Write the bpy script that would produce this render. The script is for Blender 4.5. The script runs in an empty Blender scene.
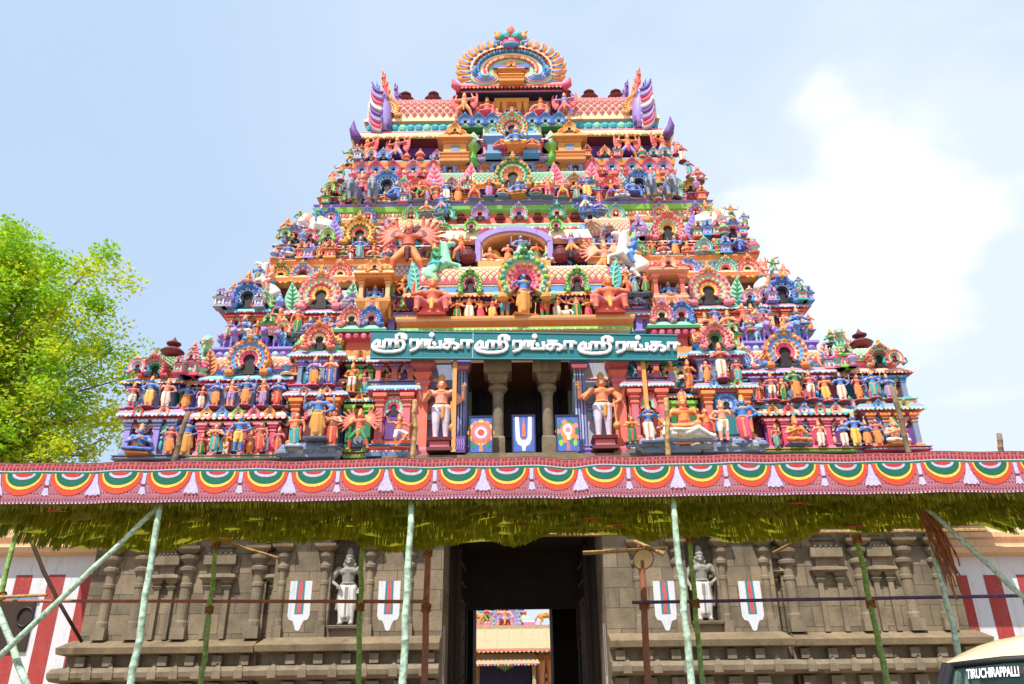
import bpy, math, random
import numpy as np
from mathutils import Matrix, Vector
R = math.radians
PI = math.pi
sc = bpy.context.scene
rnd = random.Random(11)

# ------------------------------------------------------------------ camera
F = 770.0
PITCH, ROLL, EYE = R(23.83), R(-0.7), 1.6
camd = bpy.data.cameras.new('camera')
cam = bpy.data.objects.new('camera', camd)
sc.collection.objects.link(cam)
CROT = Matrix.Rotation(PI / 2 + PITCH, 3, 'X') @ Matrix.Rotation(ROLL, 3, 'Z')
cam.matrix_world = Matrix.Translation((0, 0, EYE)) @ CROT.to_4x4()
camd.sensor_width = 36.0
camd.lens = F / 1024 * 36
camd.clip_start, camd.clip_end = 0.1, 5000
sc.camera = cam

# ------------------------------------------------------------------ light
SUN_EL, SUN_AZ = R(57), R(24)          # azimuth: degrees to the left of straight behind the camera
sun_dir = Vector((-math.sin(SUN_AZ) * math.cos(SUN_EL), -math.cos(SUN_AZ) * math.cos(SUN_EL), math.sin(SUN_EL)))
sd = bpy.data.lights.new('sun', 'SUN')
sd.energy, sd.angle, sd.color = 4.3, R(0.5), (1.0, 0.95, 0.86)
so = bpy.data.objects.new('sun', sd)
sc.collection.objects.link(so)
so.rotation_euler = sun_dir.to_track_quat('Z', 'Y').to_euler()
so.location = (0, 0, 80)

w = bpy.data.worlds.new('World')
sc.world = w
w.use_nodes = True
nt = w.node_tree
nt.nodes.clear()


def N(t, typ, **kw):
    n = t.nodes.new(typ)
    for k, v in kw.items():
        setattr(n, k, v)
    return n


def sky_world():
    L = nt.links.new
    out = N(nt, 'ShaderNodeOutputWorld')
    bg = N(nt, 'ShaderNodeBackground')
    bg.inputs['Strength'].default_value = 0.122
    sky = N(nt, 'ShaderNodeTexSky', sky_type='NISHITA', sun_disc=False)
    sky.sun_elevation = SUN_EL
    sky.sun_rotation = math.atan2(sun_dir.x, sun_dir.y)
    sky.air_density, sky.dust_density, sky.ozone_density = 1.0, 2.4, 1.0
    tc = N(nt, 'ShaderNodeTexCoord')
    mp = N(nt, 'ShaderNodeMapping')
    mp.inputs['Scale'].default_value = (1.0, 1.0, 1.9)
    L(tc.outputs['Generated'], mp.inputs['Vector'])
    n1 = N(nt, 'ShaderNodeTexNoise')
    n1.inputs['Scale'].default_value = 3.1
    n1.inputs['Detail'].default_value = 9
    n1.inputs['Roughness'].default_value = 0.56
    n1.inputs['Distortion'].default_value = 0.25
    L(mp.outputs[0], n1.inputs['Vector'])
    # clouds gather where the photo has its bank: low on the right, with a thinner patch high up
    acc = None
    for (px, py, wd, amp) in ((840, 215, 0.11, 0.24), (900, 205, 0.07, 0.15), (800, 260, 0.06, 0.1), (945, 300, 0.12, 0.18), (870, 310, 0.09, 0.12), (1000, 15, 0.08, 0.17), (180, 335, 0.06, 0.12), (805, 90, 0.04, 0.14), (850, 105, 0.035, 0.14), (1010, 45, 0.06, 0.14)):
        d = (CROT @ Vector(((px - 512) / F, (342 - py) / F, -1))).normalized()
        dp = N(nt, 'ShaderNodeVectorMath', operation='DISTANCE')
        L(tc.outputs['Generated'], dp.inputs[0])
        dp.inputs[1].default_value = d
        mr = N(nt, 'ShaderNodeMapRange', interpolation_type='SMOOTHSTEP')
        mr.inputs['From Min'].default_value = wd * 1.9
        mr.inputs['From Max'].default_value = wd * 0.2
        mr.inputs['To Min'].default_value = 0
        mr.inputs['To Max'].default_value = amp
        L(dp.outputs['Value'], mr.inputs['Value'])
        if acc is None:
            acc = mr.outputs[0]
        else:
            ad = N(nt, 'ShaderNodeMath', operation='ADD')
            L(acc, ad.inputs[0]); L(mr.outputs[0], ad.inputs[1])
            acc = ad.outputs[0]
    ad = N(nt, 'ShaderNodeMath', operation='ADD')
    n1r = N(nt, 'ShaderNodeMapRange', clamp=False)
    n1r.inputs['From Min'].default_value, n1r.inputs['From Max'].default_value = 0.3, 0.7
    n1r.inputs['To Min'].default_value, n1r.inputs['To Max'].default_value = 0.20, 0.78
    L(n1.outputs['Fac'], n1r.inputs['Value'])
    L(n1r.outputs[0], ad.inputs[0]); L(acc, ad.inputs[1])
    cr = N(nt, 'ShaderNodeMapRange', interpolation_type='SMOOTHSTEP')
    cr.inputs['From Min'].default_value = 0.69
    cr.inputs['From Max'].default_value = 0.93
    L(ad.outputs[0], cr.inputs['Value'])
    tint = N(nt, 'ShaderNodeMix', data_type='RGBA')
    tint.inputs['Factor'].default_value = 0.0
    L(sky.outputs[0], tint.inputs['A'])
    tint.inputs['B'].default_value = (3.5, 4.65, 6.1, 1)
    tint.inputs['Factor'].default_value = SKYTINT
    # thin haze brightens the middle and right of the sky
    hz = N(nt, 'ShaderNodeSeparateXYZ')
    L(tc.outputs['Generated'], hz.inputs[0])
    hr = N(nt, 'ShaderNodeMapRange', interpolation_type='SMOOTHSTEP')
    hr.inputs['From Min'].default_value, hr.inputs['From Max'].default_value = -0.45, 0.25
    hr.inputs['To Min'].default_value, hr.inputs['To Max'].default_value = 0.08, 0.72
    L(hz.outputs['X'], hr.inputs['Value'])
    n3 = N(nt, 'ShaderNodeTexNoise')
    n3.inputs['Scale'].default_value = 1.6
    n3.inputs['Detail'].default_value = 6
    L(mp.outputs[0], n3.inputs['Vector'])
    hm = N(nt, 'ShaderNodeMath', operation='MULTIPLY')
    L(hr.outputs[0], hm.inputs[0])
    n3r = N(nt, 'ShaderNodeMapRange')
    n3r.inputs['From Min'].default_value, n3r.inputs['From Max'].default_value = 0.3, 0.6
    L(n3.outputs['Fac'], n3r.inputs['Value'])
    L(n3r.outputs[0], hm.inputs[1])
    tint2 = N(nt, 'ShaderNodeMix', data_type='RGBA')
    L(hm.outputs[0], tint2.inputs['Factor'])
    L(tint.outputs['Result'], tint2.inputs['A'])
    tint2.inputs['B'].default_value = (5.4, 5.9, 6.6, 1)
    tint = tint2
    mx = N(nt, 'ShaderNodeMix', data_type='RGBA')
    L(cr.outputs[0], mx.inputs['Factor'])
    L(tint.outputs['Result'], mx.inputs['A'])
    mx.inputs['B'].default_value = CLOUD
    L(mx.outputs['Result'], bg.inputs['Color'])
    L(bg.outputs[0], out.inputs[0])


SKYTINT, CLOUD = 0.8, (6.0, 6.2, 6.5, 1)
sky_world()
sc.view_settings.view_transform = 'Standard'
sc.view_settings.look = 'None'
sc.view_settings.gamma = 1
sc.view_settings.use_curve_mapping = False
sc.view_settings.exposure = 0.50


# ------------------------------------------------------------------ projection helpers (photo pixel -> point on an upright plane)
def at(px, py, Y):
    d = CROT @ Vector(((px - 512) / F, (342 - py) / F, -1))
    t = Y / d.y
    return Vector((d.x * t, Y, EYE + d.z * t))


def zat(py, Y, px=520):
    return at(px, py, Y).z


def to_px(p):
    q = CROT.transposed() @ (Vector(p) - Vector((0, 0, EYE)))
    return 512 + F * q.x / -q.z, 342 - F * q.y / -q.z


# ------------------------------------------------------------------ materials
MATS = {}


def s2l(c):
    return tuple(((x / 255) / 12.92 if x / 255 <= 0.04045 else ((x / 255 + 0.055) / 1.055) ** 2.4) for x in c)


PAL = dict(coral=(222, 92, 62), pink=(232, 118, 142), hot=(214, 38, 98), orange=(232, 128, 34), peach=(238, 172, 118),
           yellow=(240, 190, 70), lime=(128, 200, 48), green=(24, 128, 72), mint=(136, 208, 172), turq=(22, 160, 172),
           sky=(54, 142, 214), blue=(22, 82, 186), lav=(146, 122, 206), purple=(98, 44, 138), maroon=(104, 26, 36),
           red=(206, 28, 26), cream=(236, 212, 166), white=(226, 224, 218), slate=(112, 128, 162), gold=(214, 142, 26),
           sk_orange=(226, 128, 80), sk_pink=(236, 150, 124), sk_blue=(44, 118, 204), sk_green=(48, 140, 92), sk_gold=(220, 142, 48),
           black=(24, 22, 26), navy=(18, 26, 70), ochre=(196, 130, 52), teal=(6, 122, 132), rose=(196, 84, 98),
           ash=(150, 156, 172), brown=(120, 66, 38), dark=(30, 20, 24), violet=(122, 96, 196), salmon=(240, 150, 124), ice=(150, 190, 226))


def base_mat(name):
    m = bpy.data.materials.new(name)
    m.use_nodes = True
    t = m.node_tree
    b = t.nodes['Principled BSDF']
    return m, t, b


def noise(t, scale, detail=4, rough=0.55, vec=None, stretch=None):
    tc = N(t, 'ShaderNodeTexCoord')
    n = N(t, 'ShaderNodeTexNoise')
    n.inputs['Scale'].default_value = scale
    n.inputs['Detail'].default_value = detail
    n.inputs['Roughness'].default_value = rough
    src = tc.outputs[vec or 'Object']
    if stretch:
        mp = N(t, 'ShaderNodeMapping')
        mp.inputs['Scale'].default_value = stretch
        t.links.new(src, mp.inputs['Vector'])
        src = mp.outputs[0]
    t.links.new(src, n.inputs['Vector'])
    return n


def ramp(t, src, lo, hi, a, b):
    r = N(t, 'ShaderNodeMapRange')
    r.inputs['From Min'].default_value, r.inputs['From Max'].default_value = lo, hi
    r.inputs['To Min'].default_value, r.inputs['To Max'].default_value = a, b
    t.links.new(src, r.inputs['Value'])
    return r.outputs[0]


def mixc(t, fac, a, b, blend='MIX'):
    m = N(t, 'ShaderNodeMix', data_type='RGBA', blend_type=blend)
    for k, v in (('Factor', fac), ('A', a), ('B', b)):
        if hasattr(v, 'is_output'):
            t.links.new(v, m.inputs[k])
        elif k == 'Factor':
            m.inputs[k].default_value = v
        else:
            m.inputs[k].default_value = (*v, 1) if len(v) == 3 else v
    return m.outputs['Result']


def bump(t, b, src, strength, dist=0.02):
    bp = N(t, 'ShaderNodeBump')
    bp.inputs['Strength'].default_value = strength
    bp.inputs['Distance'].default_value = dist
    t.links.new(src, bp.inputs['Height'])
    t.links.new(bp.outputs[0], b.inputs['Normal'])


def paint(name, rgb, rough=0.62):
    """weathered limewash / enamel paint on stucco"""
    m, t, b = base_mat(name)
    c = s2l(rgb)
    k_ = min(1.0, max(c) * 2.2)
    c = tuple(min(0.88, x * (1 - 0.09 * k_) + 0.05 * k_ * k_) for x in c)
    n1 = noise(t, 2.3, 5, 0.65)
    n2 = noise(t, 9.0, 3, 0.6, stretch=(1, 1, 0.25))
    g = sum(c) / 3
    faded = tuple(min(0.8, x * 0.75 + g * 0.2 + 0.035) for x in c)
    col = mixc(t, ramp(t, n1.outputs['Fac'], 0.45, 0.75, 0, 0.55), c, faded)
    stain = tuple(x * 0.42 + 0.01 for x in c)
    col = mixc(t, ramp(t, n2.outputs['Fac'], 0.58, 0.80, 0, 0.6), col, stain)
    n4 = noise(t, 3.4, 4, 0.6, stretch=(1.6, 1.6, 0.12))
    col = mixc(t, ramp(t, n4.outputs['Fac'], 0.55, 0.78, 0, 0.42), col, (c[0] * 0.35 + 0.02, c[1] * 0.33 + 0.018, c[2] * 0.32 + 0.018))
    n5 = noise(t, 26, 2, 0.5)
    col = mixc(t, ramp(t, n5.outputs['Fac'], 0.66, 0.74, 0, 0.45 * k_), col, (0.62, 0.58, 0.52))
    t.links.new(col, b.inputs['Base Color'])
    b.inputs['Roughness'].default_value = rough
    bump(t, b, n5.outputs['Fac'], 0.3, 0.02)
    return m


def stone_mat(name, rgb, courses=True, scale=1.0):
    m, t, b = base_mat(name)
    c = s2l(rgb)
    n1 = noise(t, 1.2, 8, 0.65)
    n2 = noise(t, 14, 5, 0.6)
    n3 = noise(t, 1.0, 4, 0.6, stretch=(2.2, 2.2, 0.22))
    col = mixc(t, ramp(t, n1.outputs['Fac'], 0.35, 0.7, 0, 1), tuple(x * 0.66 for x in c), tuple(min(1, x * 1.25) for x in c))
    col = mixc(t, ramp(t, n2.outputs['Fac'], 0.5, 0.75, 0, 0.35), col, tuple(x * 0.5 for x in c))
    col = mixc(t, ramp(t, n3.outputs['Fac'], 0.56, 0.74, 0, 0.7), col, (c[0] * 0.34, c[1] * 0.30, c[2] * 0.28))
    if courses:
        tc = N(t, 'ShaderNodeTexCoord')
        sx = N(t, 'ShaderNodeSeparateXYZ')
        cx = N(t, 'ShaderNodeCombineXYZ')
        t.links.new(tc.outputs['Object'], sx.inputs[0])
        t.links.new(sx.outputs['X'], cx.inputs['X'])
        t.links.new(sx.outputs['Z'], cx.inputs['Y'])
        br = N(t, 'ShaderNodeTexBrick')
        br.inputs['Scale'].default_value = 1.0
        br.inputs['Brick Width'].default_value = 0.95
        br.inputs['Row Height'].default_value = 0.62
        br.inputs['Mortar Size'].default_value = 0.012
        br.inputs['Mortar Smooth'].default_value = 0.4
        br.inputs['Color1'].default_value = (0.68, 0.68, 0.68, 1)
        br.inputs['Color2'].default_value = (1.2, 1.15, 1.08, 1)
        br.inputs['Mortar'].default_value = (0.24, 0.22, 0.2, 1)
        t.links.new(cx.outputs[0], br.inputs['Vector'])
        col = mixc(t, 1.0, col, br.outputs['Color'], 'MULTIPLY')
    t.links.new(col, b.inputs['Base Color'])
    b.inputs['Roughness'].default_value = 0.85
    bump(t, b, n2.outputs['Fac'], 0.5, 0.03)
    return m


def simple(name, rgb, rough=0.6, metal=0.0, var=0.3, scale=6, linear=False):
    m, t, b = base_mat(name)
    c = rgb if linear else s2l(rgb)
    n1 = noise(t, scale, 5, 0.6)
    col = mixc(t, ramp(t, n1.outputs['Fac'], 0.35, 0.7, 0, 1), tuple(x * (1 - var) for x in c), tuple(min(0.9, x * (1 + var * 0.5)) for x in c))
    t.links.new(col, b.inputs['Base Color'])
    b.inputs['Roughness'].default_value = rough
    b.inputs['Metallic'].default_value = metal
    bump(t, b, n1.outputs['Fac'], 0.2, 0.01)
    return m


def leaf_mat(name, c1, c2, trans=0.35):
    m, t, b = base_mat(name)
    n1 = noise(t, 0.8, 3, 0.6)
    n2 = noise(t, 7, 2, 0.5)
    col = mixc(t, ramp(t, n1.outputs['Fac'], 0.35, 0.65, 0, 1), c1, c2)
    col = mixc(t, ramp(t, n2.outputs['Fac'], 0.4, 0.7, 0, 0.5), col, tuple(x * 0.55 for x in c1))
    t.links.new(col, b.inputs['Base Color'])
    b.inputs['Roughness'].default_value = 0.5
    tr = N(t, 'ShaderNodeBsdfTranslucent')
    t.links.new(col, tr.inputs['Color'])
    mx = N(t, 'ShaderNodeMixShader')
    mx.inputs[0].default_value = trans
    t.links.new(b.outputs[0], mx.inputs[1]); t.links.new(tr.outputs[0], mx.inputs[2])
    t.links.new(mx.outputs[0], t.nodes['Material Output'].inputs[0])
    return m


def glass_mat(name, tint, rough=0.03, mixf=0.35):
    m, t, b = base_mat(name)
    b.inputs['Base Color'].default_value = (*tint, 1)
    b.inputs['Roughness'].default_value = rough
    tr = N(t, 'ShaderNodeBsdfTransparent')
    tr.inputs['Color'].default_value = (0.55, 0.75, 0.72, 1)
    mx = N(t, 'ShaderNodeMixShader')
    mx.inputs[0].default_value = mixf
    t.links.new(b.outputs[0], mx.inputs[1]); t.links.new(tr.outputs[0], mx.inputs[2])
    t.links.new(mx.outputs[0], t.nodes['Material Output'].inputs[0])
    return m


def MAT(n):
    if n in MATS:
        return MATS[n]
    if n in PAL:
        m = paint('paint_' + n, PAL[n])
    elif n == 'stone':
        m = stone_mat('grey_granite', (128, 114, 94))
    elif n == 'stone_plain':
        m = stone_mat('carved_granite', (128, 113, 92), courses=False)
    elif n == 'stone_statue':
        m = stone_mat('dark_statue_granite', (150, 144, 136), courses=False)
    elif n == 'stone_ledge':
        m = stone_mat('warm_granite', (130, 112, 86), courses=False)
    elif n == 'shade_stone':
        m = stone_mat('shade_dark_granite', (44, 36, 30), courses=False)  # granite with the deep shade of the passage put into its colour
    elif n == 'trouser':
        m = paint('lilac_white_paint', (206, 196, 216))
    elif n == 'hall_cream':
        m = paint('sunlit_cream_limewash', (186, 160, 120), 0.85)
    elif n == 'sand':
        m = stone_mat('dusty_ground', (196, 172, 138), courses=False)
    elif n == 'limewash':
        m = paint('cream_limewash', (212, 170, 124), 0.85)
    elif n == 'stripe_white':
        m = paint('white_limewash', (206, 206, 212), 0.8)
    elif n == 'stripe_red':
        m = paint('red_ochre_limewash', (158, 22, 14), 0.8)
    elif n == 'palm':
        m = leaf_mat('drying_palm_leaf', (0.24, 0.28, 0.012), (0.36, 0.36, 0.02), 0.6)
    elif n == 'palm_fresh':
        m = leaf_mat('fresh_palm_leaf', (0.32, 0.36, 0.02), (0.44, 0.40, 0.03), 0.4)
    elif n == 'palm_back':
        m = leaf_mat('matted_palm_leaf', (0.20, 0.22, 0.012), (0.28, 0.27, 0.015), 0.55)
    elif n == 'leaf':
        m = leaf_mat('fresh_foliage', (0.44, 0.64, 0.02), (0.74, 0.76, 0.03), 0.6)
    elif n == 'leaf_dark':
        m = leaf_mat('deep_foliage', (0.28, 0.54, 0.015), (0.42, 0.66, 0.02), 0.55)
    elif n == 'bark':
        m = simple('tree_bark', (128, 104, 84), 0.9)
    elif n == 'pole_green':
        m = simple('pale_green_painted_bamboo', (182, 210, 186), 0.6, var=0.5, scale=14)
    elif n == 'pole_olive':
        m = simple('olive_green_painted_bamboo', (140, 176, 92), 0.6, var=0.5, scale=14)
    elif n == 'pole_brown':
        m = simple('rusty_brown_pole', (160, 100, 78), 0.7, scale=9)
    elif n == 'pole_bamboo':
        m = simple('dry_bamboo', (176, 138, 82), 0.6, var=0.5, scale=14)
    elif n == 'pole_purple':
        m = simple('purple_painted_pole', (92, 66, 118), 0.55, var=0.5, scale=14)
    elif n == 'pole_dark':
        m = simple('dark_branch_wood', (66, 44, 34), 0.8, scale=9)
    elif n == 'rope':
        m = simple('coir_rope', (150, 88, 44), 0.95, scale=30)
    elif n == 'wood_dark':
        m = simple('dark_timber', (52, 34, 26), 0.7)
    elif n == 'sign_teal':
        m = simple('teal_sign_board', (0, 108, 118), 0.45, var=0.08, scale=2)
    elif n == 'sign_white':
        m = simple('white_sign_letter', (232, 234, 240), 0.4, var=0.03)
    elif n == 'cloth_rose':
        m = simple('printed_banner_cloth', (172, 108, 126), 0.85, var=0.18, scale=18)
    elif n == 'cloth_white':
        m = simple('white_cotton_cloth', (214, 210, 206), 0.85, var=0.1, scale=12)
    elif n.startswith('print_'):
        cols = dict(print_green=(4, 104, 84), print_yellow=(226, 200, 84), print_orange=(232, 76, 46), print_white=(190, 184, 206), print_maroon=(116, 34, 52), print_lav=(196, 186, 218), print_red=(206, 44, 52), print_pink=(172, 100, 104))
        m = simple('banner_' + n, cols[n], 0.85, var=0.22, scale=26)
    elif n == 'car_cream':
        m, t, b = base_mat('cream_car_paint')
        n1 = noise(t, 5, 4)
        t.links.new(mixc(t, ramp(t, n1.outputs['Fac'], 0.4, 0.7, 0, 1), s2l((226, 206, 158)), s2l((214, 192, 146))), b.inputs['Base Color'])
        b.inputs['Roughness'].default_value = 0.3
        b.inputs['Coat Weight'].default_value = 0.4
    elif n == 'car_glass':
        m = glass_mat('tinted_windscreen', (0.006, 0.03, 0.03), 0.02, 0.4)
    elif n == 'rubber':
        m = simple('black_rubber', (22, 22, 24), 0.6)
    elif n == 'chrome':
        m = simple('bright_metal', (200, 200, 205), 0.2, 1.0, 0.05)
    elif n == 'steel':
        m = simple('dull_steel', (110, 112, 118), 0.4, 0.8)
    elif n == 'seat_cloth':
        m = simple('car_seat_cover', (190, 168, 120), 0.8)
    elif n == 'lamp_glass':
        m = simple('headlamp_glass', (220, 225, 230), 0.1, var=0.02)
    else:
        raise KeyError(n)
    MATS[n] = m
    return m


# ------------------------------------------------------------------ mesh builder
class MB:
    def __init__(self):
        self.v, self.f, self.m, self.names, self.T = [], [], [], [], None

    def mi(self, n):
        if n not in self.names:
            self.names.append(n)
        return self.names.index(n)

    def add(self, vs, fs, mat):
        o = len(self.v)
        if self.T is not None:
            vs = [self.T @ Vector(p) for p in vs]
        self.v.extend([tuple(p) for p in vs])
        k = self.mi(mat)
        for f in fs:
            self.f.append(tuple(i + o for i in f))
            self.m.append(k)

    def box(self, x0, x1, y0, y1, z0, z1, mat):
        self.add([(x0, y0, z0), (x1, y0, z0), (x1, y1, z0), (x0, y1, z0), (x0, y0, z1), (x1, y0, z1), (x1, y1, z1), (x0, y1, z1)],
                 [(3, 2, 1, 0), (4, 5, 6, 7), (0, 1, 5, 4), (1, 2, 6, 5), (2, 3, 7, 6), (3, 0, 4, 7)], mat)

    def loft(self, x0, x1, y0, y1, prof, cap=True):
        """rectangular plan swept up a profile [(offset, z, mat of the band below this point)]"""
        rings = []
        for (o, z, _) in prof:
            rings.append([(x0 - o, y0 - o, z), (x1 + o, y0 - o, z), (x1 + o, y1 + o, z), (x0 - o, y1 + o, z)])
        for k in range(len(prof) - 1):
            self.add(rings[k] + rings[k + 1], [(i, (i + 1) % 4, 4 + (i + 1) % 4, 4 + i) for i in range(4)], prof[k + 1][2])
        if cap:
            self.add(rings[-1], [(0, 1, 2, 3)], prof[-1][2])
            self.add(rings[0], [(3, 2, 1, 0)], prof[1][2])

    def poly_prism(self, pts, y0, y1, mat, side=None):
        """outline in x,z between y0 (front) and y1 (back)"""
        n = len(pts)
        vs = [(x, y0, z) for x, z in pts] + [(x, y1, z) for x, z in pts]
        self.add(vs, [tuple(range(n)), tuple(range(2 * n - 1, n - 1, -1))], mat)
        self.add(vs, [((i + 1) % n, i, i + n, (i + 1) % n + n) for i in range(n)], side or mat)

    def lathe(self, prof, cx, cy, cz, s, seg=10, mat=None):
        """prof: [(r, z, mat)]"""
        for k in range(len(prof) - 1):
            vs = []
            for (r, z, _) in (prof[k], prof[k + 1]):
                vs += [(cx + s * r * math.cos(2 * PI * i / seg), cy + s * r * math.sin(2 * PI * i / seg), cz + s * z) for i in range(seg)]
            self.add(vs, [(i, (i + 1) % seg, seg + (i + 1) % seg, seg + i) for i in range(seg)], mat or prof[k + 1][2])

    def ball(self, c, r, mat, seg=8, rings=5):
        rx, ry, rz = (r, r, r) if not hasattr(r, '__len__') else r
        vs = [(c[0], c[1], c[2] - rz)]
        for j in range(1, rings):
            a = -PI / 2 + PI * j / rings
            vs += [(c[0] + rx * math.cos(a) * math.cos(2 * PI * i / seg), c[1] + ry * math.cos(a) * math.sin(2 * PI * i / seg), c[2] + rz * math.sin(a)) for i in range(seg)]
        vs.append((c[0], c[1], c[2] + rz))
        fs = [(0, 1 + (i + 1) % seg, 1 + i) for i in range(seg)]
        for j in range(rings - 2):
            o = 1 + j * seg
            fs += [(o + i, o + (i + 1) % seg, o + seg + (i + 1) % seg, o + seg + i) for i in range(seg)]
        o = 1 + (rings - 2) * seg
        fs += [(o + i, o + (i + 1) % seg, len(vs) - 1) for i in range(seg)]
        self.add(vs, fs, mat)

    def tube(self, pts, rads, mat, seg=8, flat=1.0, cap=True):
        pts = [Vector(p) for p in pts]
        if not hasattr(rads, '__len__'):
            rads = [rads] * len(pts)
        vs, n = [], len(pts)
        ref = None
        for k, p in enumerate(pts):
            d = (pts[min(k + 1, n - 1)] - pts[max(k - 1, 0)])
            d = d.normalized() if d.length > 1e-9 else Vector((0, 0, 1))
            if ref is None:
                ref = Vector((0, 1, 0)) if abs(d.y) < 0.9 else Vector((1, 0, 0))
            u = (ref - d * ref.dot(d)).normalized()
            ref = u
            q = d.cross(u)
            for i in range(seg):
                a = 2 * PI * i / seg
                o = u * math.cos(a) * flat + q * math.sin(a)
                vs.append(p + o * rads[k])
        fs = []
        for k in range(n - 1):
            o = k * seg
            fs += [(o + i, o + (i + 1) % seg, o + seg + (i + 1) % seg, o + seg + i) for i in range(seg)]
        if cap:
            fs.append(tuple(range(seg - 1, -1, -1)))
            fs.append(tuple(range((n - 1) * seg, n * seg)))
        self.add(vs, fs, mat)

    def build(self, name, parent=None, smooth=False, loc=None):
        me = bpy.data.meshes.new(name)
        me.from_pydata(self.v, [], self.f)
        for n in self.names:
            me.materials.append(MAT(n))
        me.polygons.foreach_set('material_index', self.m)
        if smooth:
            me.polygons.foreach_set('use_smooth', [True] * len(self.f))
        me.update()
        o = bpy.data.objects.new(name, me)
        sc.collection.objects.link(o)
        if parent is not None:
            o.parent = parent
        if loc is not None:
            o.location = loc
        return o


def tag(o, label=None, cat=None, group=None, kind=None):
    for k, v in (('label', label), ('category', cat), ('group', group), ('kind', kind)):
        if v:
            o[k] = v
    return o


def empty(name, loc, label=None, cat=None, group=None):
    o = bpy.data.objects.new(name, None)
    sc.collection.objects.link(o)
    o.location = loc
    return tag(o, label, cat, group)


def setparent(o, p):
    """parent keeping the world place (parents are only ever translated)"""
    o.parent = p
    o.location = Vector(o.location) - Vector(p.location)
    return o

# ------------------------------------------------------------------ ornament shapes
KAL = [(0.0, 0, 'maroon'), (0.55, 0, 'maroon'), (0.6, 0.1, 'maroon'), (0.34, 0.2, 'maroon'), (0.3, 0.3, 'maroon'), (0.75, 0.5, 'maroon'), (0.85, 0.68, 'maroon'),
       (0.6, 0.9, 'maroon'), (0.25, 1.0, 'maroon'), (0.22, 1.12, 'maroon'), (0.5, 1.26, 'maroon'), (0.52, 1.36, 'maroon'), (0.2, 1.55, 'maroon'), (0.0, 1.9, 'maroon')]


def kalasha(mb, x, y, z, s, mat='maroon'):
    mb.lathe(KAL, x, y, z, s, 12, mat)


def arc_pts(cx, cz, r, a0, a1, n, lobes=0, amp=0.0, sx=1.0):
    out = []
    for i in range(n + 1):
        a = a0 + (a1 - a0) * i / n
        rr = r * (1 + amp * abs(math.sin(lobes * (a - a0) / 2))) if lobes else r
        out.append((cx + sx * rr * math.cos(a), cz + rr * math.sin(a)))
    return out


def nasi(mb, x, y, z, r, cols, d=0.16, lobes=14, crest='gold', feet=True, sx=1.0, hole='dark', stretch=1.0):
    """horseshoe arch with stepped coloured rings; cols from the outside in"""
    a0, a1 = R(-42), R(222)
    n = 28
    K = len(cols)
    for k, c in enumerate(cols):
        ro = r * (1 - 0.70 * k / K)
        ri = r * (1 - 0.70 * (k + 1) / K)
        yo = y - d * (1 - 0.62 * k / K)
        yb = y + 0.02
        po = arc_pts(0, 0, ro, a0, a1, n, lobes if k == 0 else (lobes if k % 2 == 0 else 0), 0.09 if k == 0 else 0.05, sx)
        pi_ = arc_pts(0, 0, ri * 1.02, a0, a1, n, 0, 0, sx)
        vs = [(x + a, yo - d * 0.10 * (i_ % 2), z + b * stretch) for i_, (a, b) in enumerate(po)] + [(x + a, yo + d * 0.12, z + b * stretch) for a, b in pi_] + [(x + a, yb, z + b * stretch) for a, b in po] + [(x + a, yb, z + b * stretch) for a, b in pi_]
        m = n + 1
        fs = []
        for i in range(n):
            fs.append((i + 1, i, m + i, m + i + 1))
            fs.append((i, i + 1, 2 * m + i + 1, 2 * m + i))
            fs.append((m + i + 1, m + i, 3 * m + i, 3 * m + i + 1))
        fs += [(0, m, 3 * m, 2 * m), (n, 2 * m + n, 3 * m + n, m + n)]
        mb.add(vs, fs, c)
    # niche in the heart of the arch
    q = r * 0.30
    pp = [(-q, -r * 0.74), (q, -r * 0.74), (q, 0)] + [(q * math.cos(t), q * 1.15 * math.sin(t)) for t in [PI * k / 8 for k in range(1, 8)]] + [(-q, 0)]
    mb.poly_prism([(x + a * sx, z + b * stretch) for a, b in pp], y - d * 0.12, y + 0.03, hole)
    if r > 0.3:
        nb_ = 15
        for i in range(nb_):
            a = a0 + (a1 - a0) * (i + 0.5) / nb_
            mb.ball((x + sx * r * 0.93 * math.cos(a), y - d * 0.98, z + r * 0.93 * stretch * math.sin(a)), (r * 0.075, d * 0.25, r * 0.075), cols[(i % 2) + 1 if K > 2 else 1], 6, 4)
        if K > 3:
            for i in range(11):
                a = a0 + (a1 - a0) * (i + 0.5) / 11
                mb.ball((x + sx * r * 0.62 * math.cos(a), y - d * 0.72, z + r * 0.62 * stretch * math.sin(a)), (r * 0.08, d * 0.2, r * 0.08), cols[0] if i % 2 else cols[-1], 6, 4)
    if feet:
        for s in (-1, 1):
            fx = x + s * r * 0.88 * sx
            fz = z - r * 0.72 * stretch
            mb.ball((fx, y - d * 0.7, fz), (r * 0.26, d * 0.5, r * 0.2), cols[0], 8, 5)
            mb.ball((fx + s * r * 0.24, y - d * 0.7, fz + r * 0.07), (r * 0.15, d * 0.45, r * 0.15), cols[1 % K], 7, 5)
    if crest:
        zt = z + r * 1.02 * stretch
        mb.ball((x, y - d * 0.9, zt + r * 0.10), (r * 0.22, d * 0.6, r * 0.2), crest, 8, 5)
        mb.ball((x, y - d * 0.9, zt + r * 0.36), (r * 0.11, d * 0.45, r * 0.22), crest, 7, 5)
        for s in (-1, 1):
            mb.ball((x + s * r * 0.26, y - d * 0.85, zt + r * 0.03), (r * 0.18, d * 0.5, r * 0.13), cols[1 % K], 7, 5)
            mb.ball((x + s * r * 0.08, y - d * 1.5, zt + r * 0.16), (r * 0.045,) * 3, 'white', 6, 4)


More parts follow.
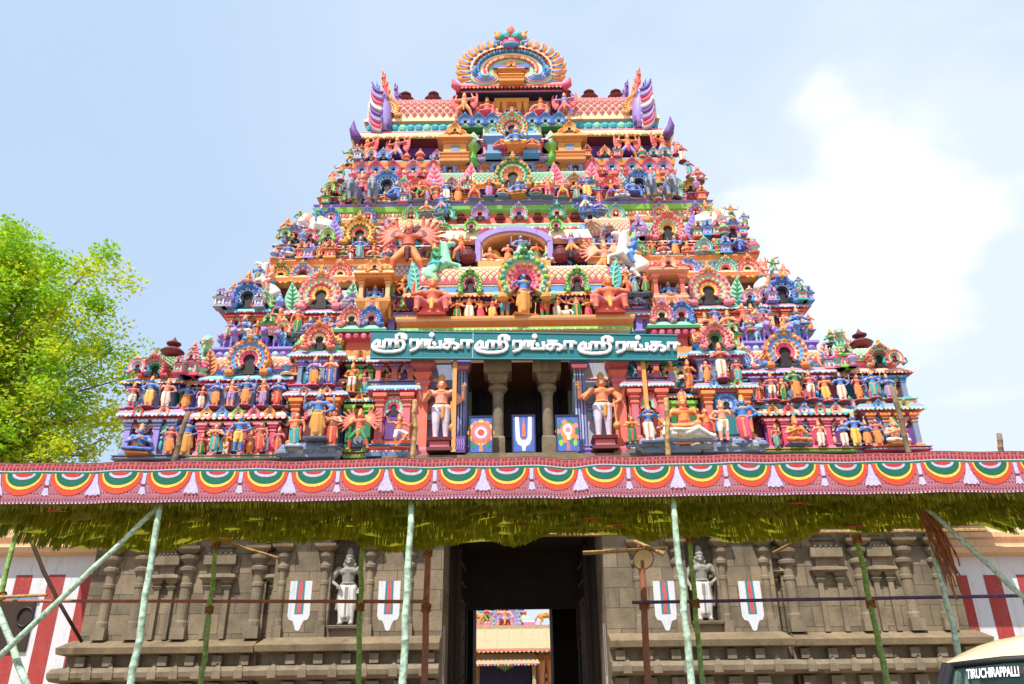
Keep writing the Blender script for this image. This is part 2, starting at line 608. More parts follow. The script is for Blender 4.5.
def leaf_plate(mb, x, y, z, h, wd, c1, c2, lean=0.0, th=0.1):
    """upright flame-shaped plume with ribs"""
    pts = []
    for i in range(15):
        t = i / 14
        ww = wd * math.sin(PI * min(1, t ** 0.7)) * (1 - 0.25 * t)
        pts.append((x + lean * t * t - ww / 2, z + h * t))
    for i in range(14, -1, -1):
        t = i / 14
        ww = wd * math.sin(PI * min(1, t ** 0.7)) * (1 - 0.25 * t)
        pts.append((x + lean * t * t + ww / 2 + 0.001, z + h * t))
    mb.poly_prism(pts, y - th / 2, y + th / 2, c1)
    for k in range(1, 7):
        t = k / 7
        ww = 0.42 * wd * math.sin(PI * min(1, t ** 0.7)) * (1 - 0.25 * t)
        for s_ in (-1, 1):
            mb.tube([(x + lean * t * t, y - th * 0.55, z + h * t - h * 0.05), (x + lean * t * t + s_ * ww * 0.9, y - th * 0.5, z + h * t + h * 0.03)], [h * 0.03, h * 0.012], c2, 5)
    mb.tube([(x + lean * t * t, y - th * 0.6, z + h * t) for t in (0.05, 0.3, 0.6, 0.92)], [h * 0.03, h * 0.03, h * 0.024, h * 0.01], c2, 6)


def barrel(mb, xl, xr, yf, yb, z0, z1, ca, cb, cell=0.2, back=True):
    """barrel-vaulted roof with a raised lattice of scales on the front half"""
    yc, a, h = (yf + yb) / 2, (yb - yf) / 2, z1 - z0

    def P(u, v, off=0.0):
        t = v * PI
        c, s = math.cos(t), math.sin(t)
        bulge = 1 + 0.13 * math.sin(2 * min(t, PI - t))
        return (xl + (xr - xl) * u, yc - (a * bulge + off) * c, z0 + (h + off) * max(0, s) ** 0.72)
    nv = 14
    vs = []
    for j in range(nv + 1):
        vs += [P(0, j / nv), P(1, j / nv)]
    mb.add(vs, [(2 * j, 2 * j + 1, 2 * j + 3, 2 * j + 2) for j in range(nv)], cb)
    for u in (0, 1):
        ring = [P(u, j / nv) for j in range(nv + 1)]
        mb.add(ring, [tuple(range(nv + 1)) if u == 0 else tuple(range(nv, -1, -1))], cb)
    L = (PI / 4) * (a + h)
    nx, ny = max(3, int((xr - xl) / cell)), max(3, int(L / cell))
    for j in range(2 * ny - 1):
        for i in range(nx + (j % 2) - 1 + 1 - (j % 2)):
            u = (i + 0.5 + 0.5 * (j % 2)) / nx
            v = 0.5 * (j + 1) / (2 * ny)
            du, dv = 0.40 / nx, 0.5 * 0.80 / (2 * ny)
            if u + du > 1:
                continue
            q = [P(u - du, v, 0.012), P(u, v - dv, 0.012), P(u + du, v, 0.012), P(u, v + dv, 0.012), P(u, v, 0.05)]
            mb.add(q, [(0, 1, 4), (1, 2, 4), (2, 3, 4), (3, 0, 4)], ca)


def dome(mb, xl, xr, yf, yb, z0, z1, ca, cb, cell=0.2):
    """four-sided bulging roof with scales on front and sides"""
    xc, yc = (xl + xr) / 2, (yf + yb) / 2
    ax, ay = (xr - xl) / 2, (yb - yf) / 2
    K = 9

    def wv(v):
        return (1 + 0.12 * math.sin(PI * min(1, v * 1.6))) * math.sqrt(max(0.0, 1 - (v * 0.98) ** 2.6))
    rings = [[(xc + sx * ax * wv(k / K), yc + sy * ay * wv(k / K), z0 + (z1 - z0) * k / K) for sx, sy in ((-1, -1), (1, -1), (1, 1), (-1, 1))] for k in range(K + 1)]
    for k in range(K):
        mb.add(rings[k] + rings[k + 1], [(i, (i + 1) % 4, 4 + (i + 1) % 4, 4 + i) for i in range(4)], cb)
    mb.add(rings[-1], [(0, 1, 2, 3)], cb)
    n = max(3, int(2 * ax / cell))
    nr = max(3, int((z1 - z0) * 1.2 / cell))
    for side in range(3):
        def P(u, v, off):
            s = wv(v)
            z = z0 + (z1 - z0) * v + off * 0.6 * v
            if side == 0:
                return (xc + ax * s * u, yc - ay * s - off, z)
            sg = -1 if side == 1 else 1
            return (xc + sg * (ax * s + off), yc + ay * s * u * -sg, z)
        for j in range(2 * nr - 2):
            v = (j + 1) / (2 * nr)
            for i in range(n):
                u = -1 + (2 * i + 1 + (j % 2)) / n
                du, dv = 0.8 / n, 0.42 / nr
                if u + du > 1:
                    continue
                q = [P(u - du, v, 0.012), P(u, v - dv, 0.012), P(u + du, v, 0.012), P(u, v + dv, 0.012), P(u, v, 0.05)]
                mb.add(q, [(0, 1, 4), (1, 2, 4), (2, 3, 4), (3, 0, 4)], ca)


def pilaster(mb, x, y, z0, z1, wd, c, cap):
    h = z1 - z0
    mb.loft(x - wd / 2, x + wd / 2, y, y + wd, [(wd * 0.3, z0, cap), (wd * 0.3, z0 + h * 0.06, cap), (0.0, z0 + h * 0.10, cap), (0.0, z0 + h * 0.72, c), (wd * 0.14, z0 + h * 0.74, cap), (wd * 0.14, z0 + h * 0.77, cap), (0.0, z0 + h * 0.79, cap),
                                             (wd * 0.32, z0 + h * 0.85, c), (wd * 0.02, z0 + h * 0.89, cap), (wd * 0.5, z0 + h * 0.93, cap), (wd * 0.5, z1, cap)])


def rafter_row(mb, x0, x1, y, z, wd, h, d, cols):
    n = max(2, int(round((x1 - x0) / wd)))
    s = (x1 - x0) / n
    for i in range(n):
        xa = x0 + s * (i + 0.14)
        xb = x0 + s * (i + 0.86)
        xm = (xa + xb) / 2
        # a small drop-shaped petal
        mb.add([(xa, y, z + h), (xb, y, z + h), (xb, y - d * 0.6, z + h * 0.4), (xm, y - d, z), (xa, y - d * 0.6, z + h * 0.4), (xm, y - d * 1.15, z + h * 0.55), (xm, y + 0.02, z)],
               [(0, 5, 1), (1, 5, 2), (2, 5, 3), (3, 5, 4), (4, 5, 0), (0, 4, 6), (4, 3, 6), (3, 2, 6), (2, 1, 6)], cols[i % len(cols)])


def scroll_row(mb, x0, x1, y, z, r, cols):
    n = max(2, int(round((x1 - x0) / (2.05 * r))))
    s = (x1 - x0) / n
    for i in range(n):
        mb.ball((x0 + s * (i + 0.5), y, z), (s * 0.46, r * 0.7, r), cols[i % len(cols)], 7, 4)


# ------------------------------------------------------------------ the painted gate tower
X0 = 0.28
YC = 34.0
tower = empty('gateway_tower', (X0, YC, 0), 'tall tiered gateway tower crowded with brightly painted stucco on a grey granite base', 'temple tower')
ORG = -Vector(tower.location)


def storey(name='storey'):
    o = bpy.data.objects.new(name, None)
    sc.collection.objects.link(o)
    o.parent = tower
    o.location = ORG
    return o


def hx(px, py, Y):
    """half width from the axis for a pixel on the left or right"""
    return abs(at(px, py, Y).x - X0)


BASECOL = (('lav', 'pink', 'cream', 'turq'), ('sky', 'cream', 'hot', 'peach'), ('mint', 'coral', 'cream', 'pink'), ('slate', 'peach', 'sky', 'orange'), ('lime', 'cream', 'pink', 'green'), ('hot', 'mint', 'ice', 'lav'))
EAVECOL = (('maroon', 'pink', 'cream'), ('hot', 'sky', 'mint'), ('purple', 'gold', 'sky'), ('coral', 'mint', 'lav'), ('maroon', 'turq', 'peach'), ('red', 'ice', 'pink'))
NASI = (('lav', 'sky', 'white', 'hot'), ('pink', 'mint', 'hot', 'yellow'), ('orange', 'sky', 'cream', 'blue'), ('red', 'pink', 'mint', 'green'), ('gold', 'green', 'coral', 'yellow'), ('sky', 'blue', 'ice', 'hot'),
        ('peach', 'sky', 'pink', 'maroon'), ('coral', 'salmon', 'hot', 'cream'), ('lime', 'mint', 'pink', 'green'), ('turq', 'mint', 'cream', 'hot'))


def mould(o0, z0, z1, cols, big=0.22):
    h = z1 - z0
    return [(o0 + big * 0.9, z0, cols[0]), (o0 + big, z0 + h * 0.26, cols[0]), (o0 + big * 0.45, z0 + h * 0.30, cols[1]), (o0 + big * 0.45, z0 + h * 0.46, cols[1]), (o0 + big * 0.85, z0 + h * 0.52, cols[2]), (o0 + big * 0.95, z0 + h * 0.62, cols[2]),
            (o0 + big * 0.6, z0 + h * 0.70, cols[2]), (o0 + big * 0.4, z0 + h * 0.72, cols[3]), (o0 + big * 0.5, z0 + h * 0.86, cols[3]), (o0 + big * 1.05, z0 + h * 0.90, cols[0]), (o0 + big * 1.05, z1, cols[0])]


def eave(o0, z0, z1, cols, ov=0.42):
    h = z1 - z0
    return [(o0, z0, cols[0]), (o0 + ov * 0.3, z0 + h * 0.06, cols[0]), (o0 + ov * 0.3, z0 + h * 0.22, cols[2]), (o0 + ov * 0.9, z0 + h * 0.32, cols[0]), (o0 + ov, z0 + h * 0.38, cols[1]), (o0 + ov * 0.96, z0 + h * 0.52, cols[1]),
            (o0 + ov * 0.72, z0 + h * 0.78, cols[2]), (o0 + ov * 0.4, z0 + h * 0.92, cols[2]), (o0 + ov * 0.4, z1, cols[1])]


def bay(par, xl, xr, yf, dep, z0, z1, z2, st, roof='barrel', pil=2, sep=False, nas=None, fin=0, fins=0.28, hb=0.2, hc=0.24, wall='purple', pc=('slate', 'lav'), kud=0, ends=None, rh=(('cream', 'coral')), neck='mint', ledge=0.0, nsize=None, ov=0.32):
    """one projecting shrine of a storey: base, wall, pilasters, eave, roof, horseshoe arch, finials"""
    st = st + (2 if (xl + xr) / 2 > X0 + 0.2 else 0)
    jz = ((int(abs(xl) * 37) % 7) - 3) * 0.035
    z1 = z1 + jz
    H = z1 - z0
    bc, ec = BASECOL[st % 6], EAVECOL[(st * 5 + 2) % 6]
    zb, ze = z0 + hb * H, z1 - hc * H
    mb = MB()
    mb.loft(xl, xr, yf, yf + dep, mould(0.02 + ledge, z0, zb, bc))
    mb.loft(xl, xr, yf, yf + dep, [(0, zb, wall), (0, ze, wall)], cap=False)
    mb.loft(xl, xr, yf, yf + dep, eave(0.0, ze, z1, ec, ov))
    sm = min(0.2, max(0.12, (xr - xl) / 12))
    rafter_row(mb, xl - ov, xr + ov, yf - ov * 0.97, ze + (z1 - ze) * 0.20, sm, (z1 - ze) * 0.2, 0.04, (ec[1], bc[2], 'cream'))
    scroll_row(mb, xl - 0.1, xr + 0.1, yf - 0.22 - ledge, z0 + (zb - z0) * 0.38, (zb - z0) * 0.09, (bc[3], 'white', bc[2]))
    if kud:
        for i in range(kud):
            xx = xl + (xr - xl) * (i + 0.5) / kud
            nasi(mb, xx, yf - ov * 0.75, z1 - (z1 - ze) * 0.32, (z1 - ze) * 0.42, (NASI[(st + i * 3) % 10][0], NASI[(st + i * 3) % 10][2]), 0.1, 8, crest=NASI[(st + i * 3) % 10][1])
    pw = min(0.24, (xr - xl) / (pil * 2.4)) if pil else 0
    pmb = mb
    xs = [xl + pw * 0.7 + (xr - xl - 1.4 * pw) * i / (pil - 1) for i in range(pil)] if pil > 1 else []
    for x in xs:
        if sep:
            pmb = MB()
        pilaster(pmb, x, yf - pw * 0.95, zb, ze, pw, pc[0], pc[1])
        if sep:
            pmb.build('pilaster', par)
    # relief panels between the pilasters
    np_ = max(1, pil - 1)
    for q in range(np_):
        xx = xl + (xr - xl) * (q + 0.5) / np_
        w_ = (xr - xl) / np_ * 0.30
        hz_ = (ze - zb)
        mb.box(xx - w_, xx + w_, yf - 0.04, yf + 0.02, zb + hz_ * 0.12, zb + hz_ * 0.9, ('teal', 'maroon', 'purple', 'slate', 'rose')[(q + st * 2) % 5])
        nasi(mb, xx, yf - 0.05, zb + hz_ * 0.74, min(w_ * 1.1, hz_ * 0.22), NASI[(q * 3 + st) % 10][:3], 0.08, 8, crest=None)
        for e in (-1, 1):
            mb.ball((xx + e * w_ * 0.9, yf - 0.08, zb + hz_ * 0.3), (0.07, 0.06, hz_ * 0.14), NASI[(q * 3 + st) % 10][0], 7, 5)
            mb.ball((xx + e * w_ * 0.9, yf - 0.09, zb + hz_ * 0.5), 0.06, NASI[(q + st) % 10][2], 6, 4)
    mb.build('shrine_bay', par)
    if z2 is not None and roof:
        hr = z2 - z1
        rb = MB()
        i_ = 0.1
        rb.loft(xl + i_, xr - i_, yf + i_, yf + dep, [(0, z1 - 0.01, neck), (0, z1 + hr * 0.16, neck), (0.10, z1 + hr * 0.18, ec[1]), (0.14, z1 + hr * 0.24, ec[1]), (0.02, z1 + hr * 0.26, 'pink'), (0.02, z1 + hr * 0.30, 'pink')])
        (barrel if roof == 'barrel' else dome)(rb, xl + 0.02, xr - 0.02, yf + 0.02, yf + min(dep, 1.9), z1 + hr * 0.30, z2, rh[0], rh[1], 0.19)
        rb.build('barrel_roof' if roof == 'barrel' else 'domed_roof', par)
        wroof = xr - xl
        if roof == 'barrel' and wroof > 1.5:
            for e in (-1, 1):
                q_ = NASI[(st * 3 + (1 if e > 0 else 4)) % 10]
                nasi(rb, (xl + xr) / 2 + e * wroof * 0.34, yf - 0.02, z1 + hr * 0.34, hr * 0.2, q_[:3], 0.2, 8, crest=q_[1])
                kalasha(rb, (xl + xr) / 2 + e * wroof * 0.2, yf + 0.25, z1 + hr * 0.62, 0.16, q_[0])
        k_ = max(2, int(wroof / 0.55))
        for q in range(k_ + 1):
            xx = xl + wroof * q / k_
            rb.ball((xx, yf - 0.3, z1 + 0.1), (0.11, 0.1, 0.13), ('lav', 'turq', 'pink', 'gold', 'lime')[(q + st) % 5], 7, 5)
            rb.ball((xx, yf - 0.32, z1 + 0.26), (0.06, 0.06, 0.1), ('gold', 'hot', 'sky')[(q + st) % 3], 6, 4)
        if nas:
            nb = MB()
            rn = nsize or hr * 0.42
            nasi(nb, (xl + xr) / 2, yf - 0.12, z1 + rn * 0.78, rn, nas, 0.3, 16)
            nb.build('arch_ornament', par)
        if ends:
            for s, xx in ((-1, xl - 0.05), (1, xr + 0.05)):
                eb = MB()
                leaf_plate(eb, xx, yf + 0.05, z1 + 0.02, hr * 1.15, hr * 0.62, ends[0], ends[1], 0.12 * s, 0.22)
                eb.build('flame_plume', par)
        for k in range(fin):
            fb = MB()
            xx = xl + (xr - xl) * (k + 0.5) / fin
            kalasha(fb, xx, yf + min(dep, 1.9) / 2, z2 - 0.05, fins)
            fb.build('finial', par, smooth=True)


def core(par, W, Yf, z0, z1, st, wall='violet', hb=0.2, hc=0.24, name='storey_wall', gap=0.0):
    mb = MB()
    H = z1 - z0
    bc, ec = BASECOL[st % 6], EAVECOL[(st * 5 + 1) % 6]
    x0, x1, y0, y1 = X0 - W, X0 + W, Yf, 2 * YC - Yf
    zb, ze = z0 + hb * H, z1 - hc * H
    spans = [(x0, x1)] if not gap else [(x0, X0 - gap), (X0 + gap, x1)]
    for xa, xb in spans:
        mb.loft(xa, xb, y0, y1, mould(0.1, z0, zb, bc, 0.3))
        mb.loft(xa, xb, y0, y1, [(0, zb, wall), (0, ze, wall)], cap=False)
        mb.loft(xa, xb, y0, y1, eave(0.0, ze, z1, ec, 0.34))
        rafter_row(mb, xa, xb, y0 - 0.32, ze + (z1 - ze) * 0.2, 0.22, (z1 - ze) * 0.2, 0.04, (ec[1], 'cream', ec[2]))
        k_ = int((xb - xa) / 0.5)
        for i in range(k_):
            xx = xa + (xb - xa) * (i + 0.5) / k_
            if i % 2:
                cc = NASI[(i * 3 + st) % 10]
                nasi(mb, xx, y0 - 0.1, z1 + 0.12, 0.2, cc[:3], 0.12, 8, crest=cc[1])
            else:
                kalasha(mb, xx, y0 - 0.05, z1 - 0.02, 0.19, ('coral', 'gold', 'lav', 'pink', 'turq')[(i + st) % 5])
    # relief panels on the wall between the shrines and simple shrines round the other three sides
    n = int((x1 - x0) / 0.6)
    for i in range(n):
        xx = x0 + (x1 - x0) * (i + 0.5) / n
        if gap and abs(xx - X0) < gap + 0.3:
            continue
        mb.box(xx - 0.2, xx + 0.2, y0 - 0.05, y0 + 0.02, zb + 0.1, ze - 0.05, ('maroon', 'teal', 'purple', 'lav', 'rose')[(i * 7 + st) % 5])
        mb.box(xx - 0.3, xx - 0.24, y0 - 0.10, y0 + 0.02, zb, ze, ('hot', 'lime', 'slate')[i % 3])
    for s in (-1, 1):
        m = int((y1 - y0) / 1.1)
        xx = x1 if s > 0 else x0
        for i in range(m):
            yy = y0 + (y1 - y0) * (i + 0.5) / m
            wv = 0.32 if i % 2 else 0.42
            mb.loft(xx - 0.3, xx + 0.3, yy - wv, yy + wv, [(0.1, zb, bc[1]), (0.1, zb + 0.1, bc[1]), (0, zb + 0.12, bc[1]), (0, ze, ('coral', 'mint', 'pink', 'slate')[i % 4]), (0.12, ze + 0.02, ec[1]), (0.12, ze + 0.15, ec[2])])
            mb.loft(xx - 0.34, xx + 0.34, yy - wv, yy + wv, [(0.05, z1, ec[1]), (0.08, z1 + 0.2, bc[0]), (-0.02, z1 + 0.42, bc[2]), (-0.2, z1 + 0.58, bc[3])])
    mb.build(name, par)


SPOT = {}


def mirror(fn):
    for s in (-1, 1):
        fn(s)


def sp(s, a, b):
    """left/right interval from two half widths"""
    lo, hi = (X0 - max(a, b), X0 - min(a, b)) if s < 0 else (X0 + min(a, b), X0 + max(a, b))
    return lo, hi


# storey heights come from the ledges, eaves and roof lines of the photograph
Y1, Y2, Y3, Y4, Y5 = 25.7, 27.3, 28.7, 29.9, 31.0
zA0, zA1 = zat(457, Y1), zat(411, Y1 + 0.1)
zB0, zB1, zB2 = zA1, zat(376, Y1 + 0.4), zat(350, Y1 + 0.6)
zC0, zC1, zC2 = zat(340, Y2), zat(309, Y2), zat(286, Y2 + 0.3)
zD0, zD1, zD2 = zat(286, Y3 - 0.3), zat(242, Y3), zat(222, Y3 + 0.3)
zE0, zE1, zE2 = zat(226, Y4 - 0.3), zat(194, Y4), zat(178, Y4 + 0.2)
zF0, zF1, zF2 = zat(180, Y5 - 0.3), zat(141, Y5), zat(110, Y5 + 1.4)

# ---- lowest storey: podium row, then an upper row
sA = storey()
W1 = hx(124, 448, Y1) - 0.2
GAP1 = abs(522 - 440) * (Y1 * 0.9148 + (zA0 - 0.6) * 0.404) / F
core(sA, W1 - 0.6, Y1 + 0.35, zA0, zA1, 0, wall='maroon', gap=GAP1)
HX1 = lambda p: abs(521 - p) * (Y1 * 0.9148 + (zA0 - 1.6 + 1) * 0.404) / F


def lowbays(s):
    b = lambda p, q: sp(s, HX1(p), HX1(q))
    xl, xr = b(127, 178)
    bay(sA, xl, xr, Y1 - 0.1, 1.4, zA0, zA1, None, 3, None, 4, True, hb=0.08, hc=0.22, wall='rose', pc=('slate', 'orange') if s > 0 else ('lav', 'slate'), kud=2)
    xl, xr = b(199, 278)
    bay(sA, xl, xr, Y1, 1.4, zA0, zA1, None, 2, None, 6, True, hb=0.08, hc=0.26, wall='purple', pc=('hot', 'pink'), kud=5)
    xl, xr = b(293, 340)
    bay(sA, xl, xr, Y1 - 0.35, 1.4, zA0, zat(392, Y1), None, 3, None, 2, True, hb=0.16, hc=0.14, wall='slate', pc=('coral', 'orange'), kud=2)
    xl, xr = b(345, 372)
    bay(sA, xl, xr, Y1 + 0.05, 1.0, zA0, zat(398, Y1), None, 4, None, 2, True, hb=0.1, hc=0.14, wall='maroon', pc=('green', 'lime'), kud=1)
    xl, xr = b(375, 412)
    bay(sA, xl, xr, Y1 - 0.15, 1.2, zA0, zat(385, Y1), None, 1, None, 2, True, hb=0.16, hc=0.14, wall='coral', pc=('rose', 'coral'), kud=0)


mirror(lowbays)

sB = storey()
X0 = 0.18
HX0 = HX1
HX1 = lambda p: abs(517 - p) * (Y1 * 0.9148 + (zB1 - 1.6) * 0.404) / F
core(sB, W1 - 0.7, Y1 + 0.55, zB0, zB1, 1, wall='violet', gap=GAP1)


def upbays(s):
    b = lambda p, q: sp(s, HX1(p), HX1(q))
    xl, xr = b(130, 176)
    bay(sB, xl, xr, Y1 + 0.25, 1.7, zB0, zB1, zB2, 0, 'dome', 4, True, NASI[3] if s < 0 else ('coral', 'mint', 'hot', 'green'), fin=1, fins=0.52, wall='teal', pc=('slate', 'sky'), rh=('green', 'cream') if s < 0 else ('mint', 'cream'), neck='pink', nsize=0.42)
    xl, xr = b(207, 285)
    bay(sB, xl, xr, Y1 + 0.3, 1.7, zB0, zB1, zB2 - 0.1, 1, 'barrel', 6, True, ('orange', 'sky', 'cream', 'hot'), fin=0, wall='maroon', pc=('slate', 'lav'), rh=('cream', 'hot'), ends=('orange', 'maroon') if s < 0 else ('peach', 'purple'), nsize=0.72)
    xl, xr = b(297, 337)
    z0 = zat(392, Y1)
    bay(sB, xl, xr, Y1 + 0.05, 1.5, z0, zat(353, Y1 + 0.2), zat(327, Y1 + 0.5), 5, 'dome', 4, True, NASI[7] if s < 0 else ('pink', 'salmon', 'hot', 'green'), fin=1, fins=0.2, wall='purple', pc=('slate', 'lav'), rh=('yellow', 'cream') if s < 0 else ('orange', 'cream'), neck='mint', kud=0, nsize=0.5)
    xl, xr = b(345, 372)
    z0 = zat(398, Y1)
    bay(sB, xl, xr, Y1 + 0.35, 1.0, z0, zat(356, Y1 + 0.4), None, 4, None, 3, True, wall='purple', pc=('lime', 'green'), kud=1)
    xl, xr = b(374, 414)
    z0 = zat(385, Y1)
    bay(sB, xl, xr, Y1 + 0.2, 1.2, z0, zat(358, Y1 + 0.3), None, 3, None, 3, True, wall='teal', pc=('coral', 'lav'))
    # pink lotus shelf with a pair of arches above the panel bay
    xl, xr = b(341, 372)
    mb = MB()
    za, zb = zat(356, Y1 + 0.4), zat(326, Y1 + 0.4)
    hh = zb - za
    mb.loft(xl, xr, Y1 + 0.35, Y1 + 2, [(0.1, za, 'orange'), (0.1, za + hh * 0.2, 'orange'), (0.0, za + hh * 0.25, 'gold'), (0.0, za + hh * 0.5, 'coral'), (0.3, za + hh * 0.62, 'hot'), (0.42, za + hh * 0.7, 'maroon'), (0.42, za + hh * 0.8, 'green'), (0.2, zb, 'mint')])
    scroll_row(mb, xl - 0.3, xr + 0.3, Y1 + 0.05, za + hh * 0.62, hh * 0.12, ('hot', 'pink'))
    mb.build('lotus_shelf', sB)
    for k, (dx, cc) in enumerate(((-0.36, ('pink', 'salmon', 'hot', 'cream')), (0.36, ('blue', 'sky', 'ice', 'pink')))):
        nb = MB()
        nasi(nb, (xl + xr) / 2 + dx * 1.02, Y1 + 0.15, zb + 0.22, 0.40, cc if (s < 0) else (cc[1], cc[0], cc[2], cc[3]), 0.24, 14, crest='lav')
        nb.build('arch_ornament', sB)


mirror(upbays)

HX1 = HX0
X0 = 0.28
# ---- the open bay in the middle of the lowest storey, dark hall with two granite pillars
mb = MB()
hw = HX1(412)
ow = HX1(466)
zt = zat(360, Y1)
for s in (-1, 1):
    xl, xr = sp(s, ow, hw)
    mb.box(xl, xr, Y1 + 0.25, Y1 + 1.2, zA0, zt, 'slate' if s < 0 else 'ash')
    xa, xb = sp(s, ow + 0.02, ow + 0.42)
    for k in range(4):
        mb.box(xa + k * 0.1, xa + k * 0.1 + 0.06, Y1 + 0.12, Y1 + 0.3, zA0 + 0.3, zt - 0.3, 'lav' if k % 2 else 'ice')
    mb.loft(xa, xb, Y1 + 0.06, Y1 + 0.5, [(0.06, zt - 0.32, 'lav'), (0.1, zt - 0.2, 'pink'), (0.16, zt - 0.1, 'violet'), (0.16, zt, 'lav')])
    mb.loft(xa, xb, Y1 + 0.06, Y1 + 0.5, mould(0, zA0, zA0 + 0.4, ('lav', 'violet', 'lav', 'ice'), 0.1))
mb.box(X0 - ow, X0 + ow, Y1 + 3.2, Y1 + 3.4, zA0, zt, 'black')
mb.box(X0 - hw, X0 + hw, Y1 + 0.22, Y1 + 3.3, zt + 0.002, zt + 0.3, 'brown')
mb.box(X0 - ow, X0 + ow, Y1 - 0.4, Y1 + 3.2, zA0 - 0.2, zA0 + 0.04, 'stone_plain')
for k in range(5):
    mb.box(X0 - ow + (2 * ow) * k / 5 + 0.3, X0 - ow + (2 * ow) * k / 5 + 0.38, Y1 + 3.0, Y1 + 3.15, zA0, zt, 'navy')
mb.box(X0 - ow, X0 + ow, Y1 + 3.0, Y1 + 3.1, zA0 + 1.6, zA0 + 1.68, 'navy')
mb.build('open_hall', sA)
for px in (498, 549):
    pm = MB()
    x = at(px, 440, Y1).x
    h = zt - zA0
    pm.loft(x - 0.2, x + 0.2, Y1 + 0.1, Y1 + 0.5, [(0.04, zA0 + 0.04, 'stone_plain'), (0.04, zA0 + h * 0.2, 'stone_plain'), (0.0, zA0 + h * 0.22, 'stone_plain')])
    pm.lathe([(0.2, 0, 'stone_plain'), (0.19, h * 0.42, 'stone_plain'), (0.22, h * 0.44, 'stone_plain'), (0.21, h * 0.46, 'stone_plain'), (0.33, h * 0.49, 'stone_ledge'), (0.35, h * 0.52, 'stone_ledge'), (0.24, h * 0.55, 'stone_ledge'), (0.24, h * 0.58, 'stone_ledge')], x, Y1 + 0.3, zA0 + h * 0.21, 1, 14)
    pm.loft(x - 0.24, x + 0.24, Y1 + 0.05, Y1 + 0.55, [(0.0, zA0 + h * 0.76, 'stone_ledge'), (0.10, zA0 + h * 0.79, 'stone_ledge'), (0.12, zA0 + h * 0.84, 'stone_ledge'), (0.26, zA0 + h * 0.86, 'stone_ledge'), (0.26, zt, 'stone_ledge')])
    pm.build('granite_pillar', sA)
# coral pilasters outside the guardians
for s in (-1, 1):
    pm = MB()
    x = X0 + s * HX1(421)
    pilaster(pm, x, Y1 - 0.15, zA0, zt, 0.42, 'coral', 'rose')
    pm.build('pilaster', sA)

# ---- second storey: the roofed figure row over the sign, the arched opening, and the wings
sC = storey()
X0 = 0.13
W2 = hx(226, 325, Y2) - 0.3
core(sC, W2 - 0.35, Y2 + 0.3, zC0 - 0.5, zC1, 2, wall='violet')


def hxY(p, Y, z):
    return abs(515.5 - p) * (Y * 0.9148 + (z - 1.6) * 0.404) / F


def bays2(s):
    b = lambda p, q: sp(s, hxY(p, Y2, zC0), hxY(q, Y2, zC0))
    xl, xr = b(225, 262)
    bay(sC, xl, xr, Y2, 1.6, zC0, zC1, zC2, 1, 'dome', 3, True, ('sky', 'blue', 'ice', 'navy'), fin=0, wall='teal', pc=('peach', 'coral'), rh=('pink', 'cream'), neck='turq', nsize=0.55)
    xl, xr = b(289, 345)
    bay(sC, xl, xr, Y2 + 0.1, 1.6, zC0, zC1, zC2, 3, 'barrel', 5, True, ('pink', 'salmon', 'mint', 'hot', 'yellow'), fin=0, wall='green', pc=('orange', 'coral'), rh=('white', 'sky'), ends=('mint', 'green'), neck='coral', nsize=0.78)
    xl, xr = b(350, 412)
    bay(sC, xl, xr, Y2 + 0.35, 1.5, zC0, zat(300, Y2), None, 0 if s < 0 else 5, None, 4, True, wall='lav', pc=('violet', 'lav'), kud=4)


mirror(bays2)
# central block: ledge, back wall, eave, barrel roof
YM = 26.2
zM0, zM1, zM2 = zat(319, YM), zat(288, YM), zat(264, YM + 0.7)
xm = hxY(417, YM, zM0)
mb = MB()
mb.loft(X0 - xm - 0.5, X0 + xm + 0.5, YM - 0.05, YM + 3, [(0.0, zM0 - 0.55, 'mint'), (0.1, zM0 - 0.5, 'cream'), (0.1, zM0 - 0.4, 'lime'), (0.0, zM0 - 0.37, 'coral'), (0.22, zM0 - 0.18, 'orange'), (0.26, zM0 - 0.1, 'peach'), (0.26, zM0, 'gold')])
rafter_row(mb, X0 - xm - 0.5, X0 + xm + 0.5, YM - 0.12, zM0 - 0.54, 0.16, 0.12, 0.05, ('mint', 'cream', 'lime'))
mb.build('cornice', sC)
mb = MB()
mb.box(X0 - xm, X0 + xm, YM + 0.62, YM + 3, zM0, zM1 - 0.3, 'maroon')
mb.loft(X0 - xm, X0 + xm, YM + 0.6, YM + 3, eave(0.0, zM1 - 0.45, zM1 + 0.02, ('purple', 'orange', 'peach'), 0.6))
rafter_row(mb, X0 - xm - 0.6, X0 + xm + 0.6, YM + 0.02, zM1 - 0.36, 0.17, 0.1, 0.04, ('gold', 'cream', 'orange'))
mb.box(X0 - xm + 0.05, X0 + xm - 0.05, YM + 0.35, YM + 3, zM1, zM1 + 0.28, 'sky')
mb.box(X0 - xm + 0.02, X0 + xm - 0.02, YM + 0.33, YM + 3, zM1 + 0.282, zM1 + 0.36, 'cream')
mb.build('figure_gallery', sC)
mb = MB()
barrel(mb, X0 - xm, X0 + xm, YM + 0.3, YM + 2.7, zM1 + 0.36, zM2, 'cream', 'hot', 0.26)
mb.build('barrel_roof', sC)
for px, cc in ((470, ('lime', 'green', 'pink', 'maroon')), (577, ('lime', 'green', 'pink', 'maroon'))):
    nb = MB()
    nasi(nb, at(px, 280, YM).x, YM + 0.1, zat(283, YM), 0.42, cc, 0.2, 12, crest='lime', stretch=1.15)
    nb.build('arch_ornament', sC)
nb = MB()
nasi(nb, at(524, 280, YM).x, YM - 0.05, zat(283, YM - 0.05), 0.95, ('gold', 'mint', 'peach', 'pink', 'hot'), 0.4, 22, crest='green', stretch=1.08, hole='maroon')
